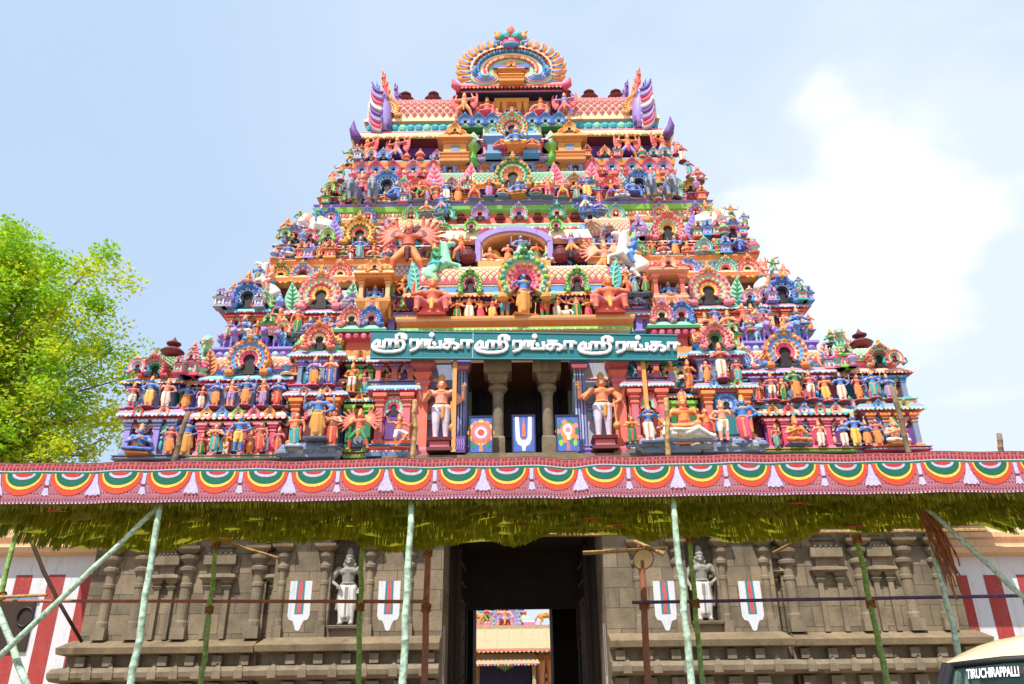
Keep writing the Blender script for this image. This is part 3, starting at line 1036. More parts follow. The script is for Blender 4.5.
for k in range(16):
    a = R(-30) + R(240) * k / 15
    nb.ball((at(524, 280, YM).x + 0.82 * math.cos(a), YM - 0.45, zat(283, YM) + 0.88 * math.sin(a)), 0.1, ('mint', 'turq', 'lime')[k % 3], 7, 5)
nb.build('great_arch', sC)
for s in (-1, 1):
    eb = MB()
    leaf_plate(eb, X0 + s * (xm + 0.1), YM + 0.5, zM1, 1.5, 0.75, 'turq', 'mint', 0.25 * s, 0.3)
    eb.build('flame_plume', sC)

# arched opening above the roof
YO = 27.9
zO0, zO1 = zat(264, YO), zat(232, YO)
xo = hxY(482, YO, zO0)
mb = MB()
out = [(-xo - 0.22, 0), (-xo - 0.22, (zO1 - zO0) * 0.62)] + [(-(xo + 0.22) * math.cos(a), (zO1 - zO0) * (0.62 + 0.46 * math.sin(a))) for a in [PI * k / 16 for k in range(1, 16)]] + [(xo + 0.22, (zO1 - zO0) * 0.62), (xo + 0.22, 0)]
inn = [(x * xo / (xo + 0.22), z if z < 0.01 else z - 0.2 * (1 if z > (zO1 - zO0) * 0.63 else 0)) for x, z in out]
n = len(out)
for (ya, c, k0) in ((YO - 0.25, 'lav', 1.0), (YO - 0.1, 'peach', 0.93)):
    vs = [(X0 + x * k0, ya, zO0 + z * k0) for x, z in out] + [(X0 + x * k0, ya, zO0 + z * k0) for x, z in inn] + [(X0 + x * k0, YO + 1.2, zO0 + z * k0) for x, z in out] + [(X0 + x * k0, YO + 1.2, zO0 + z * k0) for x, z in inn]
    fs = []
    for i in range(n - 1):
        fs += [(i, i + 1, n + i + 1, n + i), (i + 1, i, 2 * n + i, 2 * n + i + 1), (n + i, n + i + 1, 3 * n + i + 1, 3 * n + i)]
    mb.add(vs, fs, c)
mb.box(X0 - xo, X0 + xo, YO + 1.0, YO + 1.2, zO0, zO1 + 0.1, 'maroon')
mb.box(X0 - xo - 0.1, X0 + xo + 0.1, YO - 0.3, YO + 1.2, zO0 - 0.3, zO0, 'gold')
for s in (-1, 1):
    mb.ball((X0 + s * xo * 0.62, YO + 0.4, zO0 + 0.5), (0.35, 0.25, 0.42), 'gold', 10, 7)
    for k in range(3):
        mb.box(X0 + s * xo * 0.66 - 0.5, X0 + s * xo * 0.66 + 0.5, YO - 0.12 + k * 0.1, YO + 0.3, zO0 + k * 0.12, zO0 + k * 0.12 + 0.115, ('orange', 'yellow', 'coral')[k])
mb.build('arched_opening', sC)
xq = hxY(452, YO, zO0)
for s in (-1, 1):
    mb = MB()
    xl, xr = sp(s, xo + 0.25, xq + 0.4)
    mb.loft(xl, xr, YO + 0.1, YO + 2, [(0, zO0 - 0.2, 'lav'), (0, zO0 + 0.9, 'navy'), (0.1, zO0 + 0.95, 'maroon'), (0.2, zO0 + 1.05, 'peach'), (0.25, zO0 + 1.15, 'pink'), (0.1, zO1 + 0.1, 'cream')])
    rafter_row(mb, xl, xr, YO - 0.12, zO0 + 1.1, 0.16, 0.14, 0.04, ('cream', 'pink'))
    for k in range(2):
        xx = xl + (xr - xl) * (0.2 + 0.6 * k)
        mb.lathe([(0, 0, 'maroon'), (0.2, 0, 'maroon'), (0.3, 0.14, 'maroon'), (0.3, 0.3, 'maroon'), (0.18, 0.42, 'maroon'), (0.2, 0.48, 'maroon'), (0.12, 0.56, 'maroon'), (0, 0.6, 'maroon')], xx, YO - 0.25, zO0, 1.15, 12)
    nasi(mb, X0 + s * (xo + 0.4), YO - 0.2, zO1 + 0.12, 0.28, ('lime', 'green', 'pink'), 0.15, 8, crest='lime')
    mb.build('gallery_wall', sC)

# ---- third storey
sD = storey()
W3 = hx(281, 250, Y3) - 0.2
zDm = zat(262, Y3 - 0.2)
mb = MB()
mb.loft(X0 - W3 - 0.15, X0 + W3 + 0.15, Y3 - 0.35, 2 * YC - Y3 + 0.35, [(0.0, zD0 - 1.0, 'maroon'), (0.0, zD0, 'maroon'), (0.35, zD0 + 0.12, 'gold'), (0.4, zD0 + 0.3, 'orange'), (0.2, zD0 + 0.5, 'peach'), (0.05, zD0 + 0.52, 'white'), (0.05, zD0 + 0.95, 'sky'), (0.2, zD0 + 1.0, 'cream'), (0.28, zD0 + 1.15, 'orange'), (0.28, zDm, 'gold')])
rafter_row(mb, X0 - W3 - 0.5, X0 + W3 + 0.5, Y3 - 0.7, zD0 + 0.02, 0.2, 0.14, 0.05, ('orange', 'gold', 'maroon'))
nd = 100
for i in range(nd):   # blue and white hatched band
    for j in range(3):
        xx = X0 - W3 - 0.5 + (2 * W3 + 1) * (i + 0.5 * (j % 2) + 0.25) / nd
        zz = zD0 + 0.60 + j * 0.13
        mb.add([(xx - 0.09, Y3 - 0.41, zz), (xx, Y3 - 0.41, zz - 0.1), (xx + 0.09, Y3 - 0.41, zz), (xx, Y3 - 0.41, zz + 0.1), (xx, Y3 - 0.45, zz)], [(0, 1, 4), (1, 2, 4), (2, 3, 4), (3, 0, 4)], 'white')
mb.build('cornice', sD)
for px, cc in ((284, 4), (343, 7), (306, 6)):
    for s in (-1, 1):
        nb = MB()
        nasi(nb, X0 + s * hxY(px, Y3, zD0), Y3 - 0.5, zD0 + 0.5, 0.46, NASI[cc] if s < 0 else NASI[(cc + 3) % 10], 0.2, 12, crest='gold')
        nb.build('arch_ornament', sD)
core(sD, W3 - 0.3, Y3 + 0.3, zDm, zD1, 4, wall='purple')


def bays3(s):
    b = lambda p, q: sp(s, hxY(p, Y3, zDm), hxY(q, Y3, zDm))
    xl, xr = b(280, 308)
    bay(sD, xl, xr, Y3, 1.5, zDm, zD1, zD2, 4, 'dome', 2, False, NASI[0], fin=0, wall='teal', pc=('pink', 'coral'), rh=('peach', 'pink'), neck='turq', nsize=0.4)
    xl, xr = b(334, 384)
    bay(sD, xl, xr, Y3 + 0.1, 1.5, zDm, zD1, zD2, 0, 'barrel', 4, False, ('gold', 'yellow', 'green', 'coral') if s < 0 else ('pink', 'coral', 'mint', 'gold'), fin=0, wall='maroon', pc=('coral', 'pink'), rh=('mint', 'cream'), ends=('lav', 'violet'), neck='peach', nsize=0.66)
    xl, xr = b(394, 442)
    bay(sD, xl, xr, Y3 + 0.35, 1.5, zDm, zD1, zat(216, Y3 + 0.6), 5, 'barrel', 3, False, NASI[6], fin=0, wall='navy', pc=('lav', 'slate'), rh=('cream', 'pink'), neck='lime', nsize=0.4)


mirror(bays3)
mb = MB()
zq = zat(228, Y3 + 0.4)
xq = hxY(452, Y3, zq)
mb.loft(X0 - xq, X0 + xq, Y3 + 0.1, Y3 + 2.4, [(0, zO1, 'pink'), (0, zq - 0.5, 'cream'), (0.3, zq - 0.35, 'pink'), (0.34, zq - 0.2, 'mint'), (0.1, zq, 'peach'), (0.1, zq + 0.5, 'coral'), (0.3, zq + 0.6, 'lime'), (0.3, zat(216, Y3 + 0.4), 'green')])
rafter_row(mb, X0 - xq - 0.3, X0 + xq + 0.3, Y3 - 0.2, zq - 0.45, 0.18, 0.14, 0.05, ('cream', 'hot', 'peach'))
mb.build('cornice', sD)
for k, px in enumerate((447, 461, 480, 500, 519, 538, 557, 575, 590)):
    if k % 2 == 0:
        nb = MB()
        nasi(nb, at(px, 222, Y3).x, Y3 - 0.12, zq + 0.36, 0.36, (('turq', 'mint', 'green'), ('lav', 'slate', 'pink'), ('mint', 'coral', 'lav'), ('green', 'turq', 'peach'), ('sky', 'blue', 'ice'))[k // 2], 0.2, 10, crest=('green', 'lav', 'sky', 'mint', 'blue')[k // 2])
        nb.build('arch_ornament', sD)
    else:
        nb = MB()
        kalasha(nb, at(px, 222, Y3).x, Y3 + 0.0, zq + 0.02, 0.3)
        nb.build('finial', sD, smooth=True)

# ---- fourth storey
sE = storey()
W4 = hx(325, 190, Y4) - 0.1
zEm = zat(207, Y4 - 0.2)
mb = MB()
mb.loft(X0 - W4 - 0.1, X0 + W4 + 0.1, Y4 - 0.3, 2 * YC - Y4 + 0.3, [(0, zE0 - 0.9, 'hot'), (0, zE0, 'hot'), (0.25, zE0 + 0.1, 'orange'), (0.3, zE0 + 0.25, 'peach'), (0.12, zE0 + 0.35, 'coral'), (0.05, zE0 + 0.6, 'cream'), (0.22, zE0 + 0.7, 'lime'), (0.28, zEm - 0.15, 'lime'), (0.2, zEm - 0.1, 'lav'), (0.3, zEm, 'lav')])
rafter_row(mb, X0 - W4 - 0.35, X0 + W4 + 0.35, Y4 - 0.52, zE0 + 0.36, 0.16, 0.22, 0.05, ('coral', 'cream', 'pink'))
mb.build('cornice', sE)
core(sE, W4 - 0.3, Y4 + 0.3, zEm, zE1, 5, wall='rose')
for px, cc in ((335, 5), (371, 0), (414, 8), (452, 9)):
    for s in (-1, 1):
        nb = MB()
        nasi(nb, X0 + s * hxY(px, Y4, zE0), Y4 - 0.45, zE0 + 0.42, 0.38, NASI[cc] if s < 0 else NASI[(cc + 1) % 10], 0.2, 10, crest='lav')
        nb.build('arch_ornament', sE)


def bays4(s):
    b = lambda p, q: sp(s, hxY(p, Y4, zEm), hxY(q, Y4, zEm))
    xl, xr = b(326, 348)
    bay(sE, xl, xr, Y4, 1.3, zEm, zE1 - 0.1, zat(184, Y4 + 0.3), 5, 'dome', 2, False, NASI[4], fin=1, fins=0.2, wall='hot', pc=('coral', 'orange'), rh=('pink', 'cream'), neck='orange', nsize=0.32)
    xl, xr = b(374, 402)
    bay(sE, xl, xr, Y4 + 0.1, 1.3, zEm, zE1, zE2, 1, 'barrel', 3, False, ('blue', 'sky', 'ice', 'navy'), fin=0, wall='teal', pc=('cream', 'peach'), rh=('cream', 'yellow'), ends=('mint', 'turq'), neck='pink', nsize=0.6)
    xl, xr = b(404, 434)
    bay(sE, xl, xr, Y4 - 0.25, 1.5, zEm, zE1 - 0.1, zat(176, Y4), 5, 'dome', 3, False, ('hot', 'pink', 'coral', 'cream'), fin=1, fins=0.3, wall='red', pc=('coral', 'pink'), rh=('coral', 'pink'), neck='red', nsize=0.3)
    xl, xr = b(438, 470)
    bay(sE, xl, xr, Y4 - 0.1, 1.5, zEm, zE1, zat(172, Y4 + 0.3), 2, 'barrel', 3, False, NASI[1], fin=0, wall='navy', pc=('gold', 'orange'), rh=('mint', 'pink'), ends=('pink', 'hot'), neck='cream', nsize=0.34)


mirror(bays4)
b0, b1 = X0 - hxY(474, Y4, zEm), X0 + hxY(474, Y4, zEm)
bay(sE, b0, b1, Y4 - 0.45, 1.8, zEm, zE1 - 0.05, zat(173, Y4), 0, 'barrel', 6, False, ('gold', 'green', 'mint', 'coral', 'ochre'), fin=0, wall='hot', pc=('pink', 'lav'), rh=('mint', 'cream'), neck='peach', nsize=0.78)

# ---- fifth storey with its long barrel roof
sF = storey()
W5 = hx(364, 155, Y5) - 0.1
zFm = zat(164, Y5 - 0.2)
mb = MB()
mb.loft(X0 - W5 - 0.4, X0 + W5 + 0.4, Y5 - 0.4, 2 * YC - Y5 + 0.4, [(0, zF0 - 0.8, 'red'), (0, zF0, 'red'), (0.2, zF0 + 0.1, 'coral'), (0.24, zF0 + 0.25, 'pink'), (0.05, zF0 + 0.3, 'cream'), (0.05, zF0 + 0.55, 'mint'), (0.18, zF0 + 0.62, 'orange'), (0.24, zFm - 0.1, 'gold'), (0.2, zFm, 'slate')])
rafter_row(mb, X0 - W5 - 0.5, X0 + W5 + 0.5, Y5 - 0.5, zF0 + 0.3, 0.2, 0.24, 0.05, ('cream', 'mint', 'peach'))
mb.build('cornice', sF)
for px, cc in ((366, 'pink'), (380, 'hot'), (397, 'hot'), (417, 'pink'), (437, 'coral'), (453, 'lav'), (478, 'pink'), (500, 'lav')):
    for s in (-1, 1):
        nb = MB()
        nasi(nb, X0 + s * hxY(px, Y5, zF0), Y5 - 0.5, zF0 + 0.48, 0.36, (cc, 'rose', 'sky') if cc != 'lav' else ('lav', 'ice', 'blue'), 0.2, 8, crest=cc)
        nb.build('arch_ornament', sF)
mb = MB()
ze = zat(143, Y5)
x5 = hxY(365, Y5, zFm)
mb.box(X0 - x5, X0 + x5, Y5 + 0.9, 2 * YC - Y5 - 0.9, zFm, ze, 'purple')
mb.box(X0 - x5, X0 + x5, Y5 + 0.3, Y5 + 0.9, ze - 0.55, ze, 'purple')
mb.box(X0 - x5, X0 + x5, Y5 + 0.28, Y5 + 0.5, zFm, zFm + 0.15, 'slate')
for s in (-1, 1):
    for p, q, c in ((365, 372, 'navy'), (373, 380, 'ochre'), (383, 392, 'navy'), (432, 440, 'rose')):
        xl, xr = sp(s, hxY(p, Y5, zFm), hxY(q, Y5, zFm))
        mb.box(xl, xr, Y5 + 0.32, Y5 + 0.88, zFm + 0.002, ze - 0.552, c)
mb.build('storey_wall', sF)
for s in (-1, 1):
    xl, xr = sp(s, hxY(407, Y5, zFm), hxY(431, Y5, zFm))
    wb = MB()
    wb.box(xl, xr, Y5 + 0.55, Y5 + 0.62, zFm + 0.15, ze - 0.56, 'navy')
    for k in range(7):
        xx = xl + (xr - xl) * k / 6
        wb.box(xx - 0.03, xx + 0.03, Y5 + 0.46, Y5 + 0.54, zFm + 0.15, ze - 0.56, 'teal')
    for k in range(5):
        zz = zFm + 0.2 + (ze - 0.8 - zFm) * k / 4
        wb.box(xl, xr, Y5 + 0.42, Y5 + 0.455, zz - 0.03, zz + 0.03, 'teal')
    wb.build('window_grille', sF)
mb = MB()
mb.loft(X0 - x5, X0 + x5, Y5 + 0.2, 2 * YC - Y5 - 0.2, [(0.0, ze, 'orange'), (0.5, ze + 0.1, 'maroon'), (0.62, ze + 0.16, 'cream'), (0.6, ze + 0.3, 'peach'), (0.3, ze + 0.62, 'cream'), (0.2, ze + 0.68, 'hot'), (0.2, ze + 0.82, 'pink'), (0.0, ze + 0.84, 'turq'), (0.0, ze + 1.5, 'turq'), (0.12, ze + 1.52, 'orange'), (0.12, ze + 1.68, 'cream'), (0.0, ze + 1.72, 'gold')])
rafter_row(mb, X0 - x5 - 0.6, X0 + x5 + 0.6, Y5 - 0.4, ze + 0.02, 0.22, 0.2, 0.08, ('yellow', 'cream', 'gold'))
scroll_row(mb, X0 - x5, X0 + x5, Y5 + 0.2, ze + 1.18, 0.2, ('turq', 'mint', 'turq'))
mb.build('cornice', sF)
zr0 = ze + 1.7
zr1 = zat(107, Y5 + 1.5)
mb = MB()
barrel(mb, X0 - x5, X0 + x5, Y5 + 0.25, 2 * YC - Y5 - 0.25, zr0, zr1 + 0.35, 'rose', 'cream', 0.36)
mb.build('barrel_roof', sF)
for px in (405, 433, 461, 489, 541, 567, 590, 617, 643):
    fb = MB()
    kalasha(fb, at(px, 106, Y5 + 1.5).x, Y5 + 1.6, zr1 + 0.2, 0.58)
    fb.build('finial', sF, smooth=True)
for s in (-1, 1):
    # gold medallion on the roof, plumed ends, corner volutes
    nb = MB()
    nasi(nb, X0 + s * hxY(390, Y5, zr0), Y5 + 0.1, zr0 + 0.55, 0.6, ('gold', 'peach', 'yellow', 'pink'), 0.2, 14, crest='gold', hole='pink')
    nb.build('arch_ornament', sF)
    xe = X0 + s * (x5 - 0.55)
    for k in range(7):
        fb = MB()
        zz = ze + 0.7 + k * 0.36
        for j, c in enumerate((('lav', 'white', 'hot'), ('white', 'red', 'lav'), ('sky', 'white', 'purple'), ('hot', 'lav', 'white'))[k % 4]):
            pts = []
            for i in range(9):
                t = i / 8
                pts.append((xe + s * (-0.3 + 0.6 * t + 0.1 * math.sin(t * 3)), Y5 - 0.15 - 0.1 * j, zz + 0.04 * j + 0.55 * t * t + 0.18 * t))
            fb.tube(pts, [0.17 - 0.03 * j + 0.03 * math.sin(PI * i / 8) - 0.008 * i for i in range(9)], c, 6)
        fb.build('flame_plume', sF, smooth=True)
    vb = MB()
    pts = [(xe - s * 0.5 + s * 0.34 * t, Y5 + 0.0, ze + 0.9 + 2.7 * t) for t in [i / 10 for i in range(11)]]
    vb.tube(pts, [0.34 * math.sin(PI * (0.18 + 0.8 * i / 10)) + 0.02 for i in range(11)], 'lav', 8)
    vb.tube([(p[0] - s * 0.16, p[1] - 0.16, p[2]) for p in pts[:9]], 0.09, 'purple', 6)
    vb.build('flame_plume', sF, smooth=True)
    for (dx, h_, c1, c2, yy) in ((-0.35, 3.9, 'orange', 'red', 0.9), (-0.95, 3.5, 'lav', 'purple', 1.4), (0.05, 3.6, 'sky', 'blue', 1.5)):
        lb = MB()
        leaf_plate(lb, xe + s * dx, Y5 + yy, zr0 + 0.1, h_, 0.75, c1, c2, 0.45 * s, 0.25)
        lb.build('flame_plume', sF)
    cb = MB()
    cb.tube([(X0 + s * (x5 + 0.1), Y5 - 0.3, ze + 0.0), (X0 + s * (x5 + 0.35), Y5 - 0.4, ze + 0.2), (X0 + s * (x5 + 0.5), Y5 - 0.45, ze + 0.6), (X0 + s * (x5 + 0.5), Y5 - 0.45, ze + 1.15)], [0.2, 0.26, 0.18, 0.02], 'purple', 8)
    cb.build('corner_volute', sF, smooth=True)
    # ochre turrets and green vases on the ledge either side of the centre
    tx = X0 + s * hxY(459, Y5, zFm)
    tb = MB()
    bz = zat(163, Y5 - 0.8)
    tb.loft(tx - 0.55, tx + 0.55, Y5 - 0.9, Y5 + 0.2, mould(0.05, bz, bz + 0.5, ('ochre', 'gold', 'orange', 'ochre'), 0.12) + [(0.0, bz + 0.51, 'ochre'), (0.0, bz + 1.1, 'gold')] + eave(0.0, bz + 1.1, bz + 1.6, ('ochre', 'gold', 'orange'), 0.3))
    dome(tb, tx - 0.5, tx + 0.5, Y5 - 0.85, Y5 + 0.15, bz + 1.55, bz + 2.3, 'orange', 'gold', 0.16)
    nasi(tb, tx, Y5 - 1.05, bz + 1.75, 0.3, ('gold', 'orange', 'yellow'), 0.15, 8, crest='gold')
    tb.box(tx - 0.2, tx + 0.2, Y5 - 0.93, Y5 - 0.88, bz + 0.6, bz + 1.0, 'slate')
    kalasha(tb, tx, Y5 - 0.35, bz + 2.25, 0.16, 'ochre')
    tb.build('turret', sF)
    gx = X0 + s * hxY(477, Y5, zFm)
    gb = MB()
    gb.lathe([(0.0, 0, 'lime'), (0.4, 0, 'lime'), (0.36, 0.2, 'green'), (0.16, 0.3, 'lime'), (0.15, 0.7, 'lime'), (0.36, 1.0, 'lime'), (0.4, 1.15, 'mint'), (0.3, 1.3, 'cream'), (0.4, 1.35, 'lime'), (0.2, 1.7, 'mint'), (0, 2.0, 'cream')], gx, Y5 - 0.7, bz, 1.0, 4)
    gb.build('pedestal_vase', sF)
# central projecting shrine under the door storey
zG0, zG1 = zat(160, Y5 - 0.9), zat(140, Y5 - 0.9)
xg = hxY(486, Y5, zG0)
bay(sF, X0 - xg, X0 + xg, Y5 - 0.75, 1.6, zG0, zG1, zat(121, Y5 - 0.7), 0, 'barrel', 4, False, ('gold', 'mint', 'coral', 'green', 'pink'), fin=0, wall='purple', pc=('pink', 'hot'), rh=('mint', 'cream'), neck='pink', nsize=0.7)
for s in (-1, 1):
    bx = X0 + s * hxY(497, Y5, zG0)
    tb = MB()
    tb.loft(bx - 0.28, bx + 0.28, Y5 - 1.35, Y5 - 0.9, [(0.1, zG0, 'sky'), (0.1, zG0 + 0.15, 'sky'), (0.0, zG0 + 0.2, 'ice'), (0.0, zG0 + 0.7, 'slate'), (0.16, zG0 + 0.85, 'sky'), (0.2, zG0 + 0.95, 'blue'), (0.0, zG0 + 1.2, 'ice'), (-0.2, zG0 + 1.55, 'sky')])
    kalasha(tb, bx, Y5 - 1.1, zG0 + 1.5, 0.13, 'sky')
    tb.build('turret', sF)

# ---- door storey and crest
sG = storey()
zH0, zH1, zH2 = zat(121, Y5 - 0.2), zat(93, Y5 - 0.2), zat(87, Y5 - 0.2)
xh = hxY(466, Y5, zH0)
mb = MB()
mb.loft(X0 - xh - 0.1, X0 + xh + 0.1, Y5 - 0.45, Y5 + 3, [(0.0, zH0 - 1.6, 'lav'), (0.0, zH0 - 0.9, 'navy'), (0.3, zH0 - 0.8, 'green'), (0.35, zH0 - 0.62, 'mint'), (0.0, zH0 - 0.61, 'cream'), (-0.4, zH0, 'peach')])
mb.box(X0 - xh, X0 + xh, Y5 + 0.35, Y5 + 3, zH0, zH1, 'yellow')
for s in (-1, 1):
    xl, xr = sp(s, xh - 0.5, xh)
    mb.box(xl, xr, Y5 + 0.05, Y5 + 0.34, zH0, zH1, 'navy')
    for p in (501, 508):
        mb.lathe([(0.14, 0, 'gold'), (0.1, 0.15, 'gold'), (0.09, 0.9, 'ochre'), (0.15, 1.05, 'gold'), (0.18, 1.3, 'gold')], X0 + s * hxY(p, Y5, zH0), Y5 + 0.05, zH0, 1, 8)
mb.box(X0 - hxY(500, Y5, zH0) - 0.1, X0 + hxY(500, Y5, zH0) + 0.1, Y5 - 0.12, Y5 + 0.3, zH0 + 1.3, zH0 + 1.55, 'gold')
mb.loft(X0 - xh, X0 + xh, Y5 - 0.3, Y5 + 3, eave(0.0, zH1 - 0.15, zH2 + 0.1, ('navy', 'red', 'pink'), 0.35))
rafter_row(mb, X0 - xh - 0.3, X0 + xh + 0.3, Y5 - 0.62, zH1 - 0.08, 0.2, 0.16, 0.05, ('red', 'gold', 'pink'))
mb.build('shrine_bay', sG)
db = MB()
xd = 0.42
db.box(X0 - xd, X0 + xd, Y5 + 0.2, Y5 + 0.3, zH0, zH0 + 0.75, 'slate')
db.box(X0 - xd, X0 + xd, Y5 + 0.19, Y5 + 0.3, zH0 + 0.752, zH0 + 1.3, 'blue')
for s in (-1, 1):
    db.box(X0 + s * xd - 0.06, X0 + s * xd + 0.06, Y5 + 0.12, Y5 + 0.31, zH0, zH0 + 1.298, 'gold')
db.box(X0 - 0.02, X0 + 0.02, Y5 + 0.17, Y5 + 0.2, zH0, zH0 + 0.75, 'black')
db.build('door', sG)
for k in range(8):
    nb = MB()
    nasi(nb, X0 - xh + 2 * xh * (k + 0.3) / 7.6, Y5 - 0.75, zH0 - 0.52, 0.32, ('blue', 'sky', 'ice'), 0.2, 8, crest='sky')
    nb.build('arch_ornament', sG)
for s in (-1, 1):
    cb = MB()
    cb.tube([(X0 + s * (xh + 0.1), Y5 - 0.5, zH1), (X0 + s * (xh + 0.4), Y5 - 0.6, zH1 + 0.2), (X0 + s * (xh + 0.5), Y5 - 0.6, zH1 + 0.6)], [0.2, 0.2, 0.04], 'hot', 7)
    cb.build('corner_volute', sG, smooth=True)
# the great flame arch of the crest
YK = Y5 - 0.1
cx, cz = X0, zat(73, YK)
rx, rz = hxY(473, YK, cz), zat(53, YK) - cz
rz = max(rz, 1.5)
kb = MB()


def ring(mbx, a0, a1, r0, r1, yo, yi, yb, c, n=40, sx=1.0):
    vs = []
    for i in range(n + 1):
        a = a0 + (a1 - a0) * i / n
        ca, sa = math.cos(a), math.sin(a)
        vs += [(cx + rx * r0 * ca, yo, cz + rz * r0 * sa), (cx + rx * r1 * ca, yi, cz + rz * r1 * sa), (cx + rx * r0 * ca, yb, cz + rz * r0 * sa), (cx + rx * r1 * ca, yb, cz + rz * r1 * sa)]
    fs = []
    for i in range(n):
        o = 4 * i
        fs += [(o + 4, o, o + 1, o + 5), (o, o + 4, o + 6, o + 2), (o + 5, o + 1, o + 3, o + 7), (o + 2, o + 6, o + 7, o + 3)]
    mbx.add(vs, fs, c)


A0, A1 = R(-38), R(218)
for (r0, r1, yo, yi, c) in ((1.0, 0.90, -0.42, -0.45, 'peach'), (0.90, 0.84, -0.40, -0.36, 'gold'), (0.84, 0.72, -0.34, -0.28, 'sky'), (0.72, 0.66, -0.28, -0.24, 'cream'), (0.66, 0.52, -0.24, -0.14, 'hot'), (0.52, 0.44, -0.16, -0.10, 'mint'), (0.44, 0.34, -0.1, -0.04, 'gold')):
    ring(kb, A0, A1, r0, r1, YK + yo, YK + yi, YK + 0.3, c)
kb.poly_prism([(cx + rx * 0.36 * math.cos(A0 + (A1 - A0) * i / 20), cz + rz * 0.36 * math.sin(A0 + (A1 - A0) * i / 20)) for i in range(21)], YK + 0.1, YK + 0.29, 'navy')
for i in range(46):
    a = A0 + (A1 - A0) * (i + 0.5) / 46
    kb.ball((cx + rx * 0.78 * math.cos(a), YK - 0.36, cz + rz * 0.78 * math.sin(a)), 0.1, ('turq', 'blue')[i % 2], 6, 4)
    kb.ball((cx + rx * 0.58 * math.cos(a), YK - 0.24, cz + rz * 0.58 * math.sin(a)), 0.085, ('cream', 'pink', 'yellow')[i % 3], 6, 4)
    kb.ball((cx + rx * 0.87 * math.cos(a), YK - 0.44, cz + rz * 0.87 * math.sin(a)), 0.07, ('red', 'maroon')[i % 2], 6, 4)
kb.box(cx - rx * 0.42, cx + rx * 0.42, YK - 0.2, YK + 0.1, cz + rz * 0.12, cz + rz * 0.26, 'blue')
crest = kb.build('crest_arch', sG)
for i in range(23):
    a = R(-36) + R(252) * i / 22
    if abs(i - 11) < 2:
        continue
    fb = MB()
    ca, sa = math.cos(a), math.sin(a)
    tang = Vector((-sa, 0, ca)) * (1 if i < 11 else -1)
    base = Vector((cx + rx * 0.96 * ca, YK - 0.2, cz + rz * 0.96 * sa))
    pts = [base + Vector((ca, 0, sa)) * (0.72 * t) + tang * (0.5 * t * t) for t in (0, 0.25, 0.5, 0.75, 1.0)]
    fb.tube(pts, [0.26, 0.31, 0.27, 0.19, 0.04], 'gold' if i % 2 else 'orange', 7)
    fb.tube([p + Vector((0, -0.2, 0)) for p in pts[:4]], [0.09, 0.1, 0.08, 0.03], 'blue' if i % 2 else 'sky', 6)
    fb.build('flame_tongue', sG, smooth=True)
# peacocks, gold shrine and lion face
for s in (-1, 1):
    pb = MB()
    bx, bz = cx + s * rx * 0.55, cz - rz * 0.55
    for k, c in enumerate(('mint', 'pink', 'sky', 'lav', 'turq')):
        r_ = 0.62 - 0.11 * k
        pb.tube([(bx + s * (0.1 + r_ * math.cos(a) * 1.1), YK - 0.5 - 0.05 * k, bz + 0.1 + r_ * 0.75 * math.sin(a)) for a in [R(-170 + 200 * q / 12) for q in range(13)]], [0.05 + 0.055 * math.sin(PI * (q + 1) / 14) for q in range(13)], c, 7)
    pb.tube([(bx + s * 0.55, YK - 0.6, bz + 0.1), (bx + s * 0.72, YK - 0.65, bz + 0.4), (bx + s * 0.6, YK - 0.7, bz + 0.62), (bx + s * 0.8, YK - 0.72, bz + 0.58)], [0.15, 0.12, 0.12, 0.03], 'sky', 8)
    pb.ball((bx + s * 0.05, YK - 0.62, bz + 0.05), (0.2, 0.14, 0.16), 'hot', 9, 6)
    pb.build('peacock_relief', sG, smooth=True)
gb = MB()
gz = cz - rz * 0.86
gb.loft(cx - 0.45, cx + 0.45, YK - 0.7, YK + 0.1, mould(0.05, gz, gz + 0.45, ('gold', 'ochre', 'orange', 'gold'), 0.14) + [(0, gz + 0.46, 'ochre'), (0, gz + 0.65, 'gold')] + eave(0.0, gz + 0.65, gz + 0.92, ('ochre', 'orange', 'gold'), 0.24))
dome(gb, cx - 0.4, cx + 0.4, YK - 0.6, YK + 0.05, gz + 0.9, gz + 1.35, 'coral', 'gold', 0.16)
nasi(gb, cx, YK - 0.85, gz + 1.0, 0.2, ('gold', 'orange', 'yellow'), 0.12, 8)
gb.build('turret', sG)
lb = MB()
lz = cz + rz * 1.08
lb.T = Matrix.Translation((cx, YK, lz)) @ Matrix.Diagonal((0.74, 0.9, 0.80, 1)) @ Matrix.Translation((-cx, -YK, -lz))
lb.ball((cx, YK - 0.35, lz), (0.72, 0.4, 0.5), 'hot', 14, 9)
lb.ball((cx, YK - 0.62, lz - 0.32), (0.6, 0.25, 0.16), 'sky', 12, 7)
lb.ball((cx, YK - 0.66, lz - 0.12), (0.34, 0.2, 0.16), 'pink', 10, 7)
